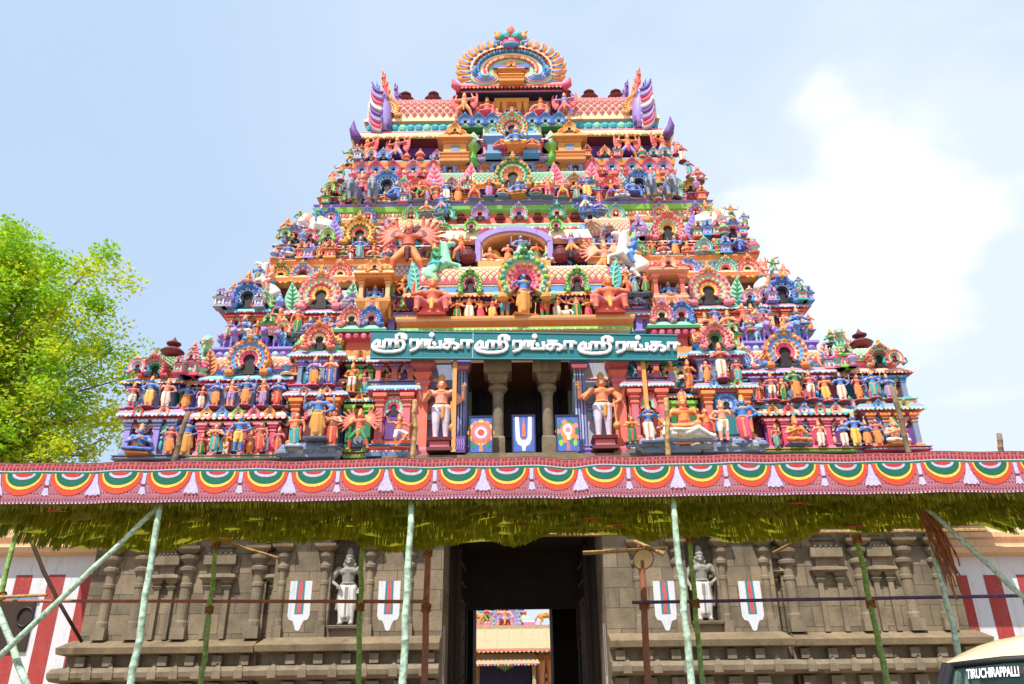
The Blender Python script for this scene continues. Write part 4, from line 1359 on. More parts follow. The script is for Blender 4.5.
for s in (-1, 1):
    lb.ball((cx + s * 0.42, YK - 0.5, lz + 0.5), (0.42, 0.3, 0.32), 'turq', 12, 8)
    lb.ball((cx + s * 0.30, YK - 0.78, lz + 0.30), (0.12, 0.07, 0.07), 'white', 10, 6)
    lb.ball((cx + s * 0.30, YK - 0.84, lz + 0.30), (0.05, 0.04, 0.05), 'navy', 8, 5)
    for q_ in range(4):
        lb.tube([(cx + s * (0.2 + 0.12 * q_), YK - 0.6, lz + 0.66), (cx + s * (0.26 + 0.17 * q_), YK - 0.62, lz + 0.92 - 0.05 * q_)], [0.09, 0.03], ('turq', 'mint', 'sky', 'gold')[q_], 6)
    lb.tube([(cx + s * 0.7, YK - 0.35, lz + 0.45), (cx + s * 1.0, YK - 0.4, lz + 0.6), (cx + s * 0.92, YK - 0.35, lz + 0.95), (cx + s * 1.2, YK - 0.35, lz + 1.2)], [0.2, 0.2, 0.14, 0.04], 'gold' , 8)
    lb.tube([(cx + s * 0.75, YK - 0.4, lz + 0.1), (cx + s * 1.15, YK - 0.4, lz + 0.1), (cx + s * 1.25, YK - 0.4, lz + 0.4)], [0.18, 0.16, 0.05], 'sky', 8)
lb.tube([(cx, YK - 0.4, lz + 0.5), (cx, YK - 0.42, lz + 1.0), (cx, YK - 0.4, lz + 1.35), (cx, YK - 0.4, lz + 1.6)], [0.2, 0.34, 0.22, 0.03], 'coral', 10)
lb.build('lion_mask', sG, smooth=True)

# small turrets, urns and leaf crests crowding the ledges
def mini_turret(par, x, y, z, s, c, kind):
    m = MB()
    c1, c2, c3 = c
    if kind == 0:
        m.loft(x - 0.26 * s, x + 0.26 * s, y - 0.2 * s, y + 0.3 * s, [(0.06 * s, z, c1), (0.06 * s, z + 0.1 * s, c1), (0, z + 0.12 * s, c2), (0, z + 0.42 * s, c2), (0.1 * s, z + 0.47 * s, c3), (0.13 * s, z + 0.53 * s, c1), (0.02 * s, z + 0.62 * s, c1)])
        dome(m, x - 0.25 * s, x + 0.25 * s, y - 0.19 * s, y + 0.29 * s, z + 0.62 * s, z + 1.0 * s, c3, c1, 0.12 * s)
        nasi(m, x, y - 0.26 * s, z + 0.74 * s, 0.17 * s, (c2, c3, c1), 0.1 * s, 8, crest=c2)
        kalasha(m, x, y + 0.05 * s, z + 0.97 * s, 0.14 * s, c2)
        for e in (-1, 1):
            m.tube([(x + e * 0.2 * s, y - 0.23 * s, z + 0.12 * s), (x + e * 0.2 * s, y - 0.23 * s, z + 0.44 * s)], 0.04 * s, c3, 6)
        m.ball((x, y - 0.22 * s, z + 0.22 * s), (0.08 * s, 0.06 * s, 0.1 * s), c3, 7, 5)
        m.ball((x, y - 0.22 * s, z + 0.36 * s), (0.05 * s,) * 3, c1, 7, 5)
        m.build('turret', par)
    elif kind == 1:
        m.lathe([(0.0, 0, c1), (0.26, 0, c1), (0.3, 0.08, c2), (0.16, 0.16, c2), (0.14, 0.22, c3), (0.3, 0.38, c3), (0.32, 0.5, c1), (0.2, 0.62, c1), (0.22, 0.68, c2), (0.1, 0.78, c2), (0.12, 0.86, c3), (0, 1.05, c3)], x, y, z, s, 12)
        for i in range(8):
            a = i * PI / 4
            m.ball((x + 0.29 * s * math.cos(a), y + 0.29 * s * math.sin(a), z + 0.44 * s), (0.07 * s,) * 3, c2, 6, 4)
        m.build('urn', par, smooth=True)
    else:
        nasi(m, x, y, z + 0.42 * s, 0.42 * s, (c1, c2, c3, c1), 0.2 * s, 12, crest=c2)
        for e in (-1, 1):
            m.tube([(x + e * 0.4 * s, y, z + 0.05 * s), (x + e * 0.62 * s, y - 0.05, z + 0.2 * s), (x + e * 0.55 * s, y - 0.08, z + 0.42 * s), (x + e * 0.44 * s, y - 0.1, z + 0.36 * s)], [0.09 * s, 0.08 * s, 0.06 * s, 0.02 * s], c3, 6)
        m.build('leaf_crest', par)


TC = (('lav', 'pink', 'ice'), ('turq', 'mint', 'pink'), ('pink', 'cream', 'sky'), ('gold', 'peach', 'hot'), ('sky', 'ice', 'lav'), ('lime', 'mint', 'hot'), ('hot', 'pink', 'mint'), ('coral', 'cream', 'turq'), ('ash', 'lav', 'white'), ('green', 'mint', 'gold'))
rt_ = random.Random(5)
for par, Yl, zl_, sz, pxs in ((sC, Y2 - 0.3, zC1, 0.7, (222, 230, 259)), (sD, Y3 - 0.55, zDm, 0.7, (277, 303)), (sD, Y3 - 0.3, zD1, 0.6, (287, 305)), (sE, Y4 - 0.5, zEm, 0.62, (327,)), (sE, Y4 - 0.25, zE1 - 0.1, 0.55, (333, 347)), (sF, Y5 - 0.6, zFm, 0.6, (362,)), (sB, Y1 - 0.1, zB1, 0.6, (136, 178)), (sC, Y2 - 0.35, zC0 + 0.05, 0.8, (268, 274, 283, 347)), (sC, Y2 - 0.1, zC1, 0.75, (266, 280, 346, 352, 410)), (sD, Y3 - 0.5, zDm, 0.72, (311, 325, 331, 388, 392)), (sD, Y3 - 0.1, zD1, 0.75, (312, 322, 331, 386, 391, 446)), (sE, Y4 - 0.55, zEm, 0.66, (351, 367, 371, 405)), (sE, Y4 - 0.1, zE1, 0.7, (352, 362, 371, 405, 436, 471)), (sF, Y5 - 0.55, zFm, 0.6, (374, 386, 410, 424, 440)), (sB, Y1 + 0.2, zB1, 0.85, (186, 193, 201, 287, 291)), (sB, Y1 + 0.9, zat(352, Y1 + 0.9), 0.9, (300, 345, 352))):
    for s in (-1, 1):
        for i, p in enumerate(pxs):
            xx = X0 + s * (hxY(p, Yl, zl_) + rt_.uniform(-0.06, 0.06))
            mini_turret(par, xx, Yl - rt_.random() * 0.12, zl_, sz * rt_.uniform(0.85, 1.15), TC[rt_.randrange(10)], (0, 1, 2)[rt_.randrange(3)])

LIONS = []
# lavender lion friezes running behind the roofs of the lowest storey
for s in (-1, 1):
    fb = MB()
    z = zat(350, Y2 - 0.3)
    xa, xb = hxY(222, Y2, z), hxY(292, Y2, z)
    fb.loft(*sp(s, xa, xb), Y2 - 0.4, Y2 + 0.4, [(0.1, z - 1.2, 'violet'), (0.1, z, 'violet'), (0.2, z + 0.05, 'lav'), (0.2, z + 0.14, 'lav')])
    scroll_row(fb, *sp(s, xa, xb), Y2 - 0.62, z - 0.2, 0.14, ('lav', 'ice', 'violet'))
    LIONS.append((s, xa, xb, z))
    fb.build('lion_ledge', sC)

# ------------------------------------------------------------------ stucco figures
# A figure is a list of tapered limbs and rounded masses, fused to one skin; units: 1 = height to the crown's tip.
def cap(p0, r0, p1, r1, k):
    return ('c', Vector(p0), r0, Vector(p1), r1, k)


def ell(c, r, k):
    return ('e', Vector(c), Vector(r), None, 0, k)


def hand(P, e, h, fingers):
    """palm, four unequal curled fingers and a thumb at the end of a forearm e->h"""
    e, h = Vector(e), Vector(h)
    d = (h - e).normalized()
    side = d.cross(Vector((0, -1, 0)))
    side = side.normalized() if side.length > 1e-3 else Vector((1, 0, 0))
    if not fingers:
        P.append(ell(h + d * 0.012, (0.021, 0.019, 0.026), 'skin'))
        return
    P.append(cap(h, 0.016, h + d * 0.03, 0.02, 'skin'))
    for i, L in enumerate((0.034, 0.04, 0.037, 0.028)):
        b = h + d * 0.034 + side * (0.013 * (i - 1.5))
        m = b + d * L * 0.55 + side * 0.003 * (i - 1.5)
        P.append(cap(b, 0.0075, m, 0.007, 'skin'))
        P.append(cap(m, 0.007, m + d * L * 0.4 + Vector((0, -0.01, 0)), 0.0055, 'skin'))
    t = h + d * 0.008 - side * 0.018
    P.append(cap(t, 0.009, t + d * 0.022 - side * 0.018, 0.0065, 'skin'))


def body(arms, legs='stand', skirt='long', crown='tall', sway=0.0, halo=False, fingers=False, belly=0.0, tail=False):
    P = []
    z0 = 0.0
    if legs in ('seat', 'lalita'):
        z0 = -0.36
    hipz = 0.46 + z0
    hx_ = sway
    C = lambda x, y, z: Vector((x, y, z + z0))
    if legs == 'stand':
        for s in (-1, 1):
            k = 'cloth' if skirt != 'none' else 'skin'
            k2 = 'cloth' if skirt in ('long', 'pants') else 'skin'
            P += [cap((s * 0.052 + hx_, 0, 0.46), 0.066, (s * 0.058 + hx_ * 0.5, -0.012, 0.25), 0.047, k), cap((s * 0.058 + hx_ * 0.5, -0.012, 0.25), 0.046, (s * 0.06, 0, 0.045), 0.031, k2), ell((s * 0.064, -0.03, 0.02), (0.03, 0.056, 0.022), 'skin')]
        if skirt == 'long':
            P += [cap((hx_, -0.05, 0.46), 0.03, (hx_ * 0.4, -0.045, 0.10), 0.028, 'trim'), cap((hx_, 0.0, 0.44), 0.08, (0, 0.0, 0.12), 0.075, 'cloth'), cap((hx_ - 0.085, -0.02, 0.48), 0.022, (-0.12, -0.01, 0.2), 0.016, 'trim'), cap((hx_ + 0.085, -0.02, 0.48), 0.022, (0.12, -0.01, 0.2), 0.016, 'trim')]
        if skirt in ('short', 'pants'):
            P += [cap((0.03, -0.055, 0.46), 0.025, (0.02, -0.06, 0.3), 0.02, 'trim')]
    elif legs == 'dance':
        P += [cap((-0.05, 0, 0.46), 0.064, (-0.09, -0.05, 0.27), 0.046, 'cloth'), cap((-0.09, -0.05, 0.27), 0.045, (-0.04, 0.0, 0.045), 0.03, 'skin'), ell((-0.045, -0.03, 0.02), (0.03, 0.055, 0.022), 'skin'),
              cap((0.05, 0, 0.46), 0.064, (0.19, -0.07, 0.38), 0.046, 'cloth'), cap((0.19, -0.07, 0.38), 0.045, (0.10, -0.07, 0.2), 0.03, 'skin'), ell((0.085, -0.09, 0.17), (0.03, 0.05, 0.024), 'skin')]
    elif legs == 'stride':
        P += [cap((-0.05, 0, 0.45), 0.066, (-0.17, -0.06, 0.27), 0.05, 'cloth'), cap((-0.17, -0.06, 0.27), 0.048, (-0.2, 0.0, 0.045), 0.032, 'skin'), ell((-0.22, -0.03, 0.02), (0.036, 0.055, 0.022), 'skin'),
              cap((0.05, 0, 0.45), 0.066, (0.15, -0.04, 0.25), 0.05, 'cloth'), cap((0.15, -0.04, 0.25), 0.048, (0.2, 0.0, 0.045), 0.032, 'skin'), ell((0.22, -0.03, 0.02), (0.036, 0.055, 0.022), 'skin'), cap((0, -0.06, 0.45), 0.04, (0, -0.06, 0.26), 0.025, 'trim')]
    elif legs == 'seat':
        for s in (-1, 1):
            P += [cap((s * 0.06, 0, 0.075), 0.07, (s * 0.2, -0.09, 0.06), 0.05, 'cloth'), cap((s * 0.2, -0.09, 0.06), 0.045, (-s * 0.03, -0.15, 0.05), 0.032, 'cloth'), ell((-s * 0.07, -0.16, 0.05), (0.05, 0.03, 0.026), 'skin')]
    elif legs == 'lalita':
        P += [cap((-0.06, 0, 0.08), 0.07, (-0.2, -0.09, 0.075), 0.05, 'cloth'), cap((-0.2, -0.09, 0.075), 0.045, (0.03, -0.15, 0.06), 0.032, 'cloth'), ell((0.07, -0.16, 0.06), (0.05, 0.03, 0.026), 'skin'),
              cap((0.06, 0, 0.08), 0.07, (0.13, -0.17, 0.08), 0.052, 'cloth'), cap((0.13, -0.17, 0.08), 0.046, (0.14, -0.18, -0.12), 0.032, 'skin'), ell((0.14, -0.22, -0.14), (0.03, 0.055, 0.022), 'skin')]
    elif legs == 'squat':   # one knee up, other leg folded under, weight on the heels
        z0 = -0.30
        C = lambda x, y, z: Vector((x, y, z + z0))
        for s in (-1, 1):
            P += [cap((s * 0.06, 0, 0.18), 0.072, (s * 0.175, -0.13, 0.215), 0.054, 'cloth'), cap((s * 0.175, -0.13, 0.215), 0.05, (s * 0.185, -0.135, 0.045), 0.034, 'skin'), ell((s * 0.195, -0.17, 0.022), (0.034, 0.056, 0.022), 'skin')]
        P += [cap((0, -0.07, 0.22), 0.04, (0, -0.13, 0.06), 0.026, 'trim'), cap((-0.1, 0.03, 0.06), 0.08, (0.1, 0.03, 0.06), 0.08, 'wing')]
    # trunk
    P += [ell(C(hx_, 0.005, 0.47), (0.105, 0.08, 0.075), 'cloth' if skirt != 'none' else 'skin'), ell(C(hx_, -0.005, 0.522), (0.093, 0.078, 0.022), 'trim'),
          cap(C(hx_, 0, 0.53), 0.075 + belly, C(hx_ * 0.3, 0, 0.65), 0.082, 'skin'), ell(C(hx_ * 0.2, -0.012, 0.672), (0.118, 0.075, 0.068), 'skin'),
          ell(C(0, -0.06, 0.695), (0.06, 0.03, 0.032), 'trim'), cap(C(0, 0, 0.72), 0.036, C(0, -0.006, 0.775), 0.034, 'skin')]
    if belly:
        P.append(ell(C(hx_, -0.05, 0.56), (0.1 + belly, 0.09 + belly, 0.09), 'skin'))
    # head and face
    P += [ell(C(0, -0.012, 0.822), (0.049, 0.056, 0.063), 'skin'), cap(C(0, -0.060, 0.832), 0.006, C(0, -0.065, 0.812), 0.010, 'skin'), ell(C(0, -0.06, 0.785), (0.026, 0.02, 0.018), 'skin'), ell(C(0, -0.068, 0.797), (0.013, 0.006, 0.0035), 'lip')]
    for s in (-1, 1):
        P += [ell(C(s * 0.02, -0.062, 0.834), (0.011, 0.008, 0.007), 'eye'), ell(C(s * 0.02, -0.066, 0.8335), (0.0045, 0.006, 0.005), 'dark'), ell(C(s * 0.051, 0, 0.82), (0.014, 0.018, 0.028), 'trim'), ell(C(s * 0.056, 0.02, 0.77), (0.03, 0.024, 0.04), 'hair'), ell(C(s * 0.118, 0, 0.705), (0.046, 0.044, 0.042), 'skin')]
    if crown == 'tall':
        P += [ell(C(0, -0.004, 0.872), (0.06, 0.06, 0.018), 'crown'), cap(C(0, 0, 0.885), 0.05, C(0, 0.004, 0.95), 0.036, 'crown'), ell(C(0, 0.002, 0.935), (0.047, 0.047, 0.012), 'trim'), cap(C(0, 0.004, 0.955), 0.028, C(0, 0.004, 0.992), 0.01, 'crown')]
    elif crown == 'bun':
        P += [ell(C(0, 0.006, 0.85), (0.056, 0.058, 0.04), 'hair'), ell(C(0, 0.02, 0.905), (0.036, 0.036, 0.034), 'hair'), ell(C(0, 0.01, 0.882), (0.045, 0.045, 0.01), 'trim')]
    elif crown == 'turban':
        P += [ell(C(0, 0.004, 0.875), (0.07, 0.07, 0.036), 'crown'), ell(C(0, 0.0, 0.91), (0.045, 0.045, 0.03), 'crown')]
    for a in arms:
        s, e, h = a[0], Vector(a[1]), Vector(a[2])
        sh = C(s * 0.12, 0.0 if len(a) < 4 else 0.02, 0.708)
        e = C(e.x * s, e.y, e.z)
        h = C(h.x * s, h.y, h.z)
        P += [cap(sh, 0.04, e, 0.029, 'skin'), cap(e, 0.029, h, 0.019, 'skin'), ell(sh.lerp(e, 0.45), (0.04, 0.04, 0.018), 'trim'), ell(e.lerp(h, 0.86), (0.026, 0.026, 0.014), 'trim')]
        hand(P, e, h, fingers)
        if len(a) > 3 and a[3]:
            d = (h - e).normalized()
            q = h + d * 0.05
            if a[3] == 'disc':
                P.append(ell(q + Vector((0, 0, 0.012)), (0.026, 0.012, 0.026), 'trim'))
            elif a[3] == 'conch':
                P += [ell(q + Vector((0, 0, 0.008)), (0.018, 0.016, 0.022), 'eye'), ell(q + Vector((0, 0, 0.03)), (0.009, 0.009, 0.016), 'eye')]
            elif a[3] == 'mace':
                P += [cap(h + Vector((0, -0.02, 0.05)), 0.012, h + Vector((s * 0.02, -0.02, -0.3)), 0.014, 'trim'), ell(h + Vector((s * 0.02, -0.02, -0.33)), (0.045, 0.045, 0.06), 'trim')]
            elif a[3] == 'bow':
                P += [cap(h + Vector((0, -0.02, 0.22)), 0.009, h + Vector((s * 0.03, -0.02, 0)), 0.013, 'trim'), cap(h + Vector((s * 0.03, -0.02, 0)), 0.013, h + Vector((0, -0.02, -0.3)), 0.009, 'trim')]
            elif a[3] == 'flute':
                P.append(cap(h + Vector((-0.1, -0.02, 0.0)), 0.009, h + Vector((0.14, -0.02, -0.03)), 0.009, 'trim'))
    return P


JOIN = [(-1, (0.2, -0.03, 0.575), (0.02, -0.12, 0.635)), (1, (0.2, -0.03, 0.575), (0.02, -0.12, 0.635))]
UP2 = [(-1, (0.24, 0.03, 0.60), (0.235, -0.02, 0.76), 'disc'), (1, (0.24, 0.03, 0.60), (0.235, -0.02, 0.76), 'conch')]
FOUR = UP2 + [(-1, (0.19, -0.02, 0.565), (0.15, -0.12, 0.63)), (1, (0.205, 0.0, 0.56), (0.11, -0.07, 0.49))]
HIP = [(-1, (0.22, 0.02, 0.57), (0.10, -0.05, 0.5)), (1, (0.19, -0.02, 0.56), (0.17, -0.12, 0.66))]
DOWN = [(-1, (0.17, 0.0, 0.56), (0.17, -0.04, 0.42)), (1, (0.19, -0.02, 0.56), (0.15, -0.13, 0.63))]
LIFT = [(-1, (0.24, 0.0, 0.72), (0.2, -0.02, 0.87)), (1, (0.24, 0.0, 0.72), (0.2, -0.02, 0.87))]
BOW = [(-1, (0.26, -0.03, 0.64), (0.36, -0.08, 0.66), 'bow'), (1, (0.24, 0.0, 0.66), (0.12, -0.10, 0.7))]
MACE = [(-1, (0.21, 0.0, 0.56), (0.19, -0.07, 0.44), 'mace'), (1, (0.22, 0.02, 0.57), (0.10, -0.05, 0.5))]
FLUTE = [(-1, (0.22, -0.03, 0.6), (0.06, -0.12, 0.76), 'flute'), (1, (0.22, -0.03, 0.63), (0.10, -0.13, 0.755))]
MANY = [(s, (0.13 + 0.17 * math.sin(R(14 + 17 * k)), 0.06 - 0.012 * k, 0.70 + 0.17 * math.cos(R(14 + 17 * k))), (0.13 + 0.33 * math.sin(R(8 + 18 * k)), 0.02 - 0.01 * k, 0.68 + 0.33 * math.cos(R(8 + 18 * k)))) for s in (-1, 1) for k in range(8)]
REST = [(-1, (0.21, -0.05, 0.57), (0.2, -0.14, 0.47)), (1, (0.19, -0.02, 0.56), (0.15, -0.12, 0.65))]


def plates(P):
    for s in (-1, 1):
        P += [ell((s * 0.25, 0.06, 0.62), (0.11, 0.03, 0.25), 'wing2'), ell((s * 0.33, 0.05, 0.72), (0.035, 0.035, 0.22), 'wing'), cap((s * 0.33, 0.05, 0.88), 0.03, (s * 0.30, 0.05, 1.0), 0.012, 'wing')]
        for j in range(4):
            P.append(cap((s * 0.16, 0.035, 0.72 - 0.06 * j), 0.014, (s * (0.34 - 0.02 * j), 0.03, 0.62 - 0.085 * j), 0.012, 'wing'))
    return P


def wings(P, z=0.66, span=0.34, k='wing'):
    for s in (-1, 1):
        for j in range(6):
            a = R(55 - j * 24)
            P.append(cap((s * 0.1, 0.05, z), 0.035, (s * (0.1 + span * math.cos(a)), 0.07, z + span * 0.95 * math.sin(a) + 0.04), 0.03, k if j % 2 else 'wing2'))
    return P


POSES = {
    'join': (body(JOIN), 1.0, 'with joined palms'),
    'four': (body(FOUR), 1.0, 'holding up disc and conch'),
    'hip': (body(HIP, sway=0.02), 1.0, 'with one hand on the hip'),
    'down': (body(DOWN, skirt='long', sway=-0.015), 1.0, 'with one arm hanging'),
    'maid': (body(DOWN, skirt='long', crown='bun', sway=0.025), 0.95, 'with hair in a bun'),
    'maidjoin': (body(JOIN, skirt='long', crown='bun'), 0.95, 'with hair in a bun and joined palms'),
    'short': (body(HIP, skirt='short'), 1.0, 'in short cloth, one hand on the hip'),
    'lift': (body(LIFT, legs='stride', skirt='short', crown='turban'), 0.95, 'bracing the ledge overhead'),
    'dance': (body([(-1, (0.25, -0.02, 0.68), (0.3, -0.05, 0.82)), (1, (0.24, -0.02, 0.62), (0.3, -0.08, 0.72))], legs='dance', skirt='short'), 1.0, 'dancing on one leg'),
    'archer': (body(BOW, legs='stride', skirt='short'), 1.0, 'drawing a bow'),
    'mace': (body(MACE, skirt='short'), 1.0, 'leaning on a mace'),
    'flute': (body(FLUTE, sway=0.03), 1.0, 'playing a flute'),
    'seat': (body(JOIN, legs='seat'), 0.64, 'seated cross-legged, palms joined'),
    'seat4': (body(FOUR, legs='seat'), 0.64, 'seated with four arms'),
    'lalita': (body(REST, legs='lalita'), 0.64, 'seated with one leg down'),
    'pot': (body(REST, legs='seat', crown='turban', belly=0.02), 0.58, 'seated, stout, in a turban'),
    'many': (body(MANY, legs='stride', skirt='short'), 1.0, 'with a fan of many arms'),
    'winged': (plates(body(LIFT, legs='stride', skirt='short')), 1.0, 'with spread wings'),
    'squat': (body([(-1, (0.26, -0.02, 0.66), (0.24, -0.05, 0.83)), (1, (0.22, -0.08, 0.57), (0.24, -0.12, 0.44))], legs='squat', skirt='short', crown='turban'), 0.66, 'squatting with one knee raised'),
    'guardian': (body([(-1, (0.255, 0.03, 0.60), (0.27, -0.03, 0.75), 'disc'), (1, (0.255, 0.03, 0.60), (0.27, -0.03, 0.75), 'conch'), (-1, (0.2, -0.03, 0.565), (0.14, -0.13, 0.62)), (1, (0.215, -0.01, 0.555), (0.125, -0.075, 0.47), 'mace')], skirt='pants', fingers=True), 1.0, 'as a tall guardian'),
    'stoneguard': (body([(-1, (0.245, 0.0, 0.60), (0.25, -0.05, 0.73), 'disc'), (1, (0.245, 0.02, 0.60), (0.25, -0.03, 0.74)), (-1, (0.19, -0.02, 0.55), (0.16, -0.09, 0.44)), (1, (0.205, 0.0, 0.56), (0.11, -0.07, 0.49))], skirt='long', fingers=True), 1.0, ''),
}


def horse(rider=True, rear=True):
    P = []
    t = R(38) if rear else 0.0
    c, s = math.cos(t), math.sin(t)

    def T(x, z, y=0.0):
        return Vector((x * c - z * s, y, 0.36 + x * s + z * c))
    P += [cap(T(-0.2, 0.02), 0.125, T(0.16, 0.04), 0.115, 'skin'), cap(T(0.2, 0.08), 0.09, T(0.34, 0.3), 0.06, 'skin'), cap(T(0.34, 0.32), 0.055, T(0.47, 0.24), 0.036, 'skin'), ell(T(0.48, 0.225), (0.032, 0.03, 0.028), 'skin'), cap(T(0.18, 0.2), 0.03, T(0.33, 0.4), 0.02, 'trim'),
          cap(T(-0.3, 0.05), 0.035, T(-0.42, -0.1), 0.05, 'trim'), cap(T(-0.42, -0.1), 0.05, T(-0.44, -0.26), 0.02, 'trim'), ell(T(0.0, 0.1), (0.13, 0.13, 0.06), 'cloth')]
    for y in (-1, 1):
        P += [cap(T(0.33, 0.37, 0.03 * y), 0.016, T(0.34, 0.43, 0.035 * y), 0.006, 'skin'), ell(T(0.40, 0.31, 0.045 * y), (0.012,) * 3, 'dark')]
        # hind leg: knee forward, hock back, shank near vertical
        k = T(-0.14, -0.16, 0.07 * y)
        hk = k + Vector((-0.09, 0, -0.10))
        P += [cap(T(-0.2, -0.03, 0.06 * y), 0.08, k, 0.05, 'skin'), cap(k, 0.046, hk, 0.03, 'skin'), cap(hk, 0.028, Vector((hk.x + 0.01, hk.y, 0.04)), 0.022, 'skin'), ell(Vector((hk.x + 0.03, hk.y, 0.02)), (0.04, 0.03, 0.024), 'dark')]
        # front leg: folded when rearing
        a = T(0.2, -0.06, 0.06 * y)
        if rear:
            b = a + Vector((0.14, 0, 0.0 + 0.03 * y))
            P += [cap(T(0.17, 0.0, 0.06 * y), 0.06, a, 0.045, 'skin'), cap(a, 0.04, b, 0.028, 'skin'), cap(b, 0.026, b + Vector((0.01, 0, -0.13)), 0.02, 'skin'), ell(b + Vector((0.02, 0, -0.15)), (0.03, 0.024, 0.022), 'dark')]
        else:
            P += [cap(T(0.17, 0.0, 0.06 * y), 0.06, Vector((0.18, 0.06 * y, 0.2)), 0.036, 'skin'), cap((0.18, 0.06 * y, 0.2), 0.03, (0.17, 0.06 * y, 0.04), 0.022, 'skin'), ell((0.19, 0.06 * y, 0.02), (0.04, 0.03, 0.024), 'dark')]
    if rider:
        o = T(-0.02, 0.1)
        P += [cap(o + Vector((0, 0, 0.05)), 0.06, o + Vector((0, 0, 0.19)), 0.065, 'rider'), ell(o + Vector((0, 0, 0.3)), (0.045, 0.045, 0.055), 'rider'), cap(o + Vector((0, 0, 0.34)), 0.045, o + Vector((0, 0, 0.44)), 0.012, 'crown')]
        for y in (-1, 1):
            P += [cap(o + Vector((0, 0.05 * y, 0.04)), 0.05, o + Vector((0.1, 0.14 * y, -0.02)), 0.04, 'cloth2'), cap(o + Vector((0.1, 0.14 * y, -0.02)), 0.036, o + Vector((0.06, 0.15 * y, -0.18)), 0.026, 'rider'), cap(o + Vector((0, 0.08 * y, 0.2)), 0.035, o + Vector((0.06, 0.14 * y, 0.1)), 0.026, 'rider'), cap(o + Vector((0.06, 0.14 * y, 0.1)), 0.026, o + Vector((0.16, 0.06 * y, 0.13)), 0.02, 'rider')]
    return P


def elephant(rider=True):
    P = [cap((-0.18, 0, 0.42), 0.21, (0.14, 0, 0.44), 0.2, 'skin'), ell((0.34, 0, 0.55), (0.15, 0.13, 0.16), 'skin'), cap((0.45, 0, 0.52), 0.075, (0.53, 0, 0.3), 0.05, 'skin'), cap((0.53, 0, 0.3), 0.048, (0.56, 0, 0.1), 0.034, 'skin'), cap((0.56, 0, 0.1), 0.034, (0.64, 0, 0.1), 0.028, 'skin'),
         ell((-0.02, 0, 0.55), (0.2, 0.19, 0.12), 'cloth'), cap((-0.36, 0, 0.5), 0.025, (-0.42, 0, 0.2), 0.018, 'skin'), ell((0.36, 0, 0.7), (0.09, 0.09, 0.03), 'trim')]
    for y in (-1, 1):
        P += [ell((0.26, 0.15 * y, 0.53), (0.09, 0.03, 0.14), 'ear'), cap((0.45, 0.07 * y, 0.46), 0.022, (0.58, 0.09 * y, 0.42), 0.008, 'eye'), ell((0.43, 0.1 * y, 0.58), (0.016,) * 3, 'dark'),
              cap((-0.22, 0.1 * y, 0.34), 0.09, (-0.23, 0.1 * y, 0.05), 0.07, 'skin'), cap((0.16, 0.1 * y, 0.34), 0.085, (0.18, 0.1 * y, 0.05), 0.068, 'skin'), ell((-0.22, 0.1 * y, 0.02), (0.08, 0.075, 0.025), 'trim'), ell((0.19, 0.1 * y, 0.02), (0.08, 0.075, 0.025), 'trim')]
    if rider:
        o = Vector((0.0, 0, 0.62))
        P += [cap(o + Vector((0, 0, 0.05)), 0.065, o + Vector((0, 0, 0.18)), 0.07, 'rider'), ell(o + Vector((0.01, 0, 0.29)), (0.05, 0.05, 0.06), 'rider'), cap(o + Vector((0, 0, 0.33)), 0.048, o + Vector((0, 0, 0.44)), 0.012, 'crown')]
        for y in (-1, 1):
            P += [cap(o + Vector((0, 0.06 * y, 0.05)), 0.055, o + Vector((0.12, 0.17 * y, 0.0)), 0.04, 'cloth2'), cap(o + Vector((0.12, 0.17 * y, 0.0)), 0.036, o + Vector((0.1, 0.2 * y, -0.16)), 0.026, 'rider'), cap(o + Vector((0, 0.09 * y, 0.19)), 0.036, o + Vector((0.1, 0.16 * y, 0.12)), 0.026, 'rider'), cap(o + Vector((0.1, 0.16 * y, 0.12)), 0.026, o + Vector((0.2, 0.12 * y, 0.22)), 0.02, 'rider')]
    return P


def lion():
    P = [cap((-0.22, 0, 0.36), 0.14, (0.16, 0, 0.4), 0.16, 'skin'), ell((0.34, 0, 0.62), (0.15, 0.14, 0.15), 'skin'), ell((0.46, 0, 0.57), (0.08, 0.08, 0.07), 'skin'), ell((0.52, 0, 0.52), (0.04, 0.05, 0.02), 'lip'), cap((-0.34, 0, 0.42), 0.03, (-0.48, 0, 0.62), 0.02, 'trim'), ell((-0.5, 0, 0.68), (0.05, 0.04, 0.06), 'trim')]
    for k in range(9):
        a = k * 2 * PI / 9
        P.append(ell((0.24, 0.15 * math.sin(a), 0.6 + 0.16 * math.cos(a)), (0.06, 0.06, 0.06), 'trim'))
    for y in (-1, 1):
        P += [ell((0.45, 0.07 * y, 0.67), (0.03,) * 3, 'eye'), ell((0.47, 0.08 * y, 0.67), (0.016,) * 3, 'dark')]
        k = Vector((-0.14, 0.1 * y, 0.24))
        hk = Vector((-0.27, 0.1 * y, 0.15))
        P += [cap((-0.22, 0.09 * y, 0.34), 0.1, k, 0.06, 'skin'), cap(k, 0.055, hk, 0.038, 'skin'), cap(hk, 0.036, (-0.25, 0.1 * y, 0.04), 0.034, 'skin'), ell((-0.21, 0.1 * y, 0.03), (0.07, 0.045, 0.03), 'skin'),
              cap((0.18, 0.09 * y, 0.36), 0.075, (0.21, 0.1 * y, 0.2), 0.05, 'skin'), cap((0.21, 0.1 * y, 0.2), 0.045, (0.2, 0.1 * y, 0.05), 0.04, 'skin'), ell((0.24, 0.1 * y, 0.03), (0.07, 0.05, 0.03), 'skin')]
    return P


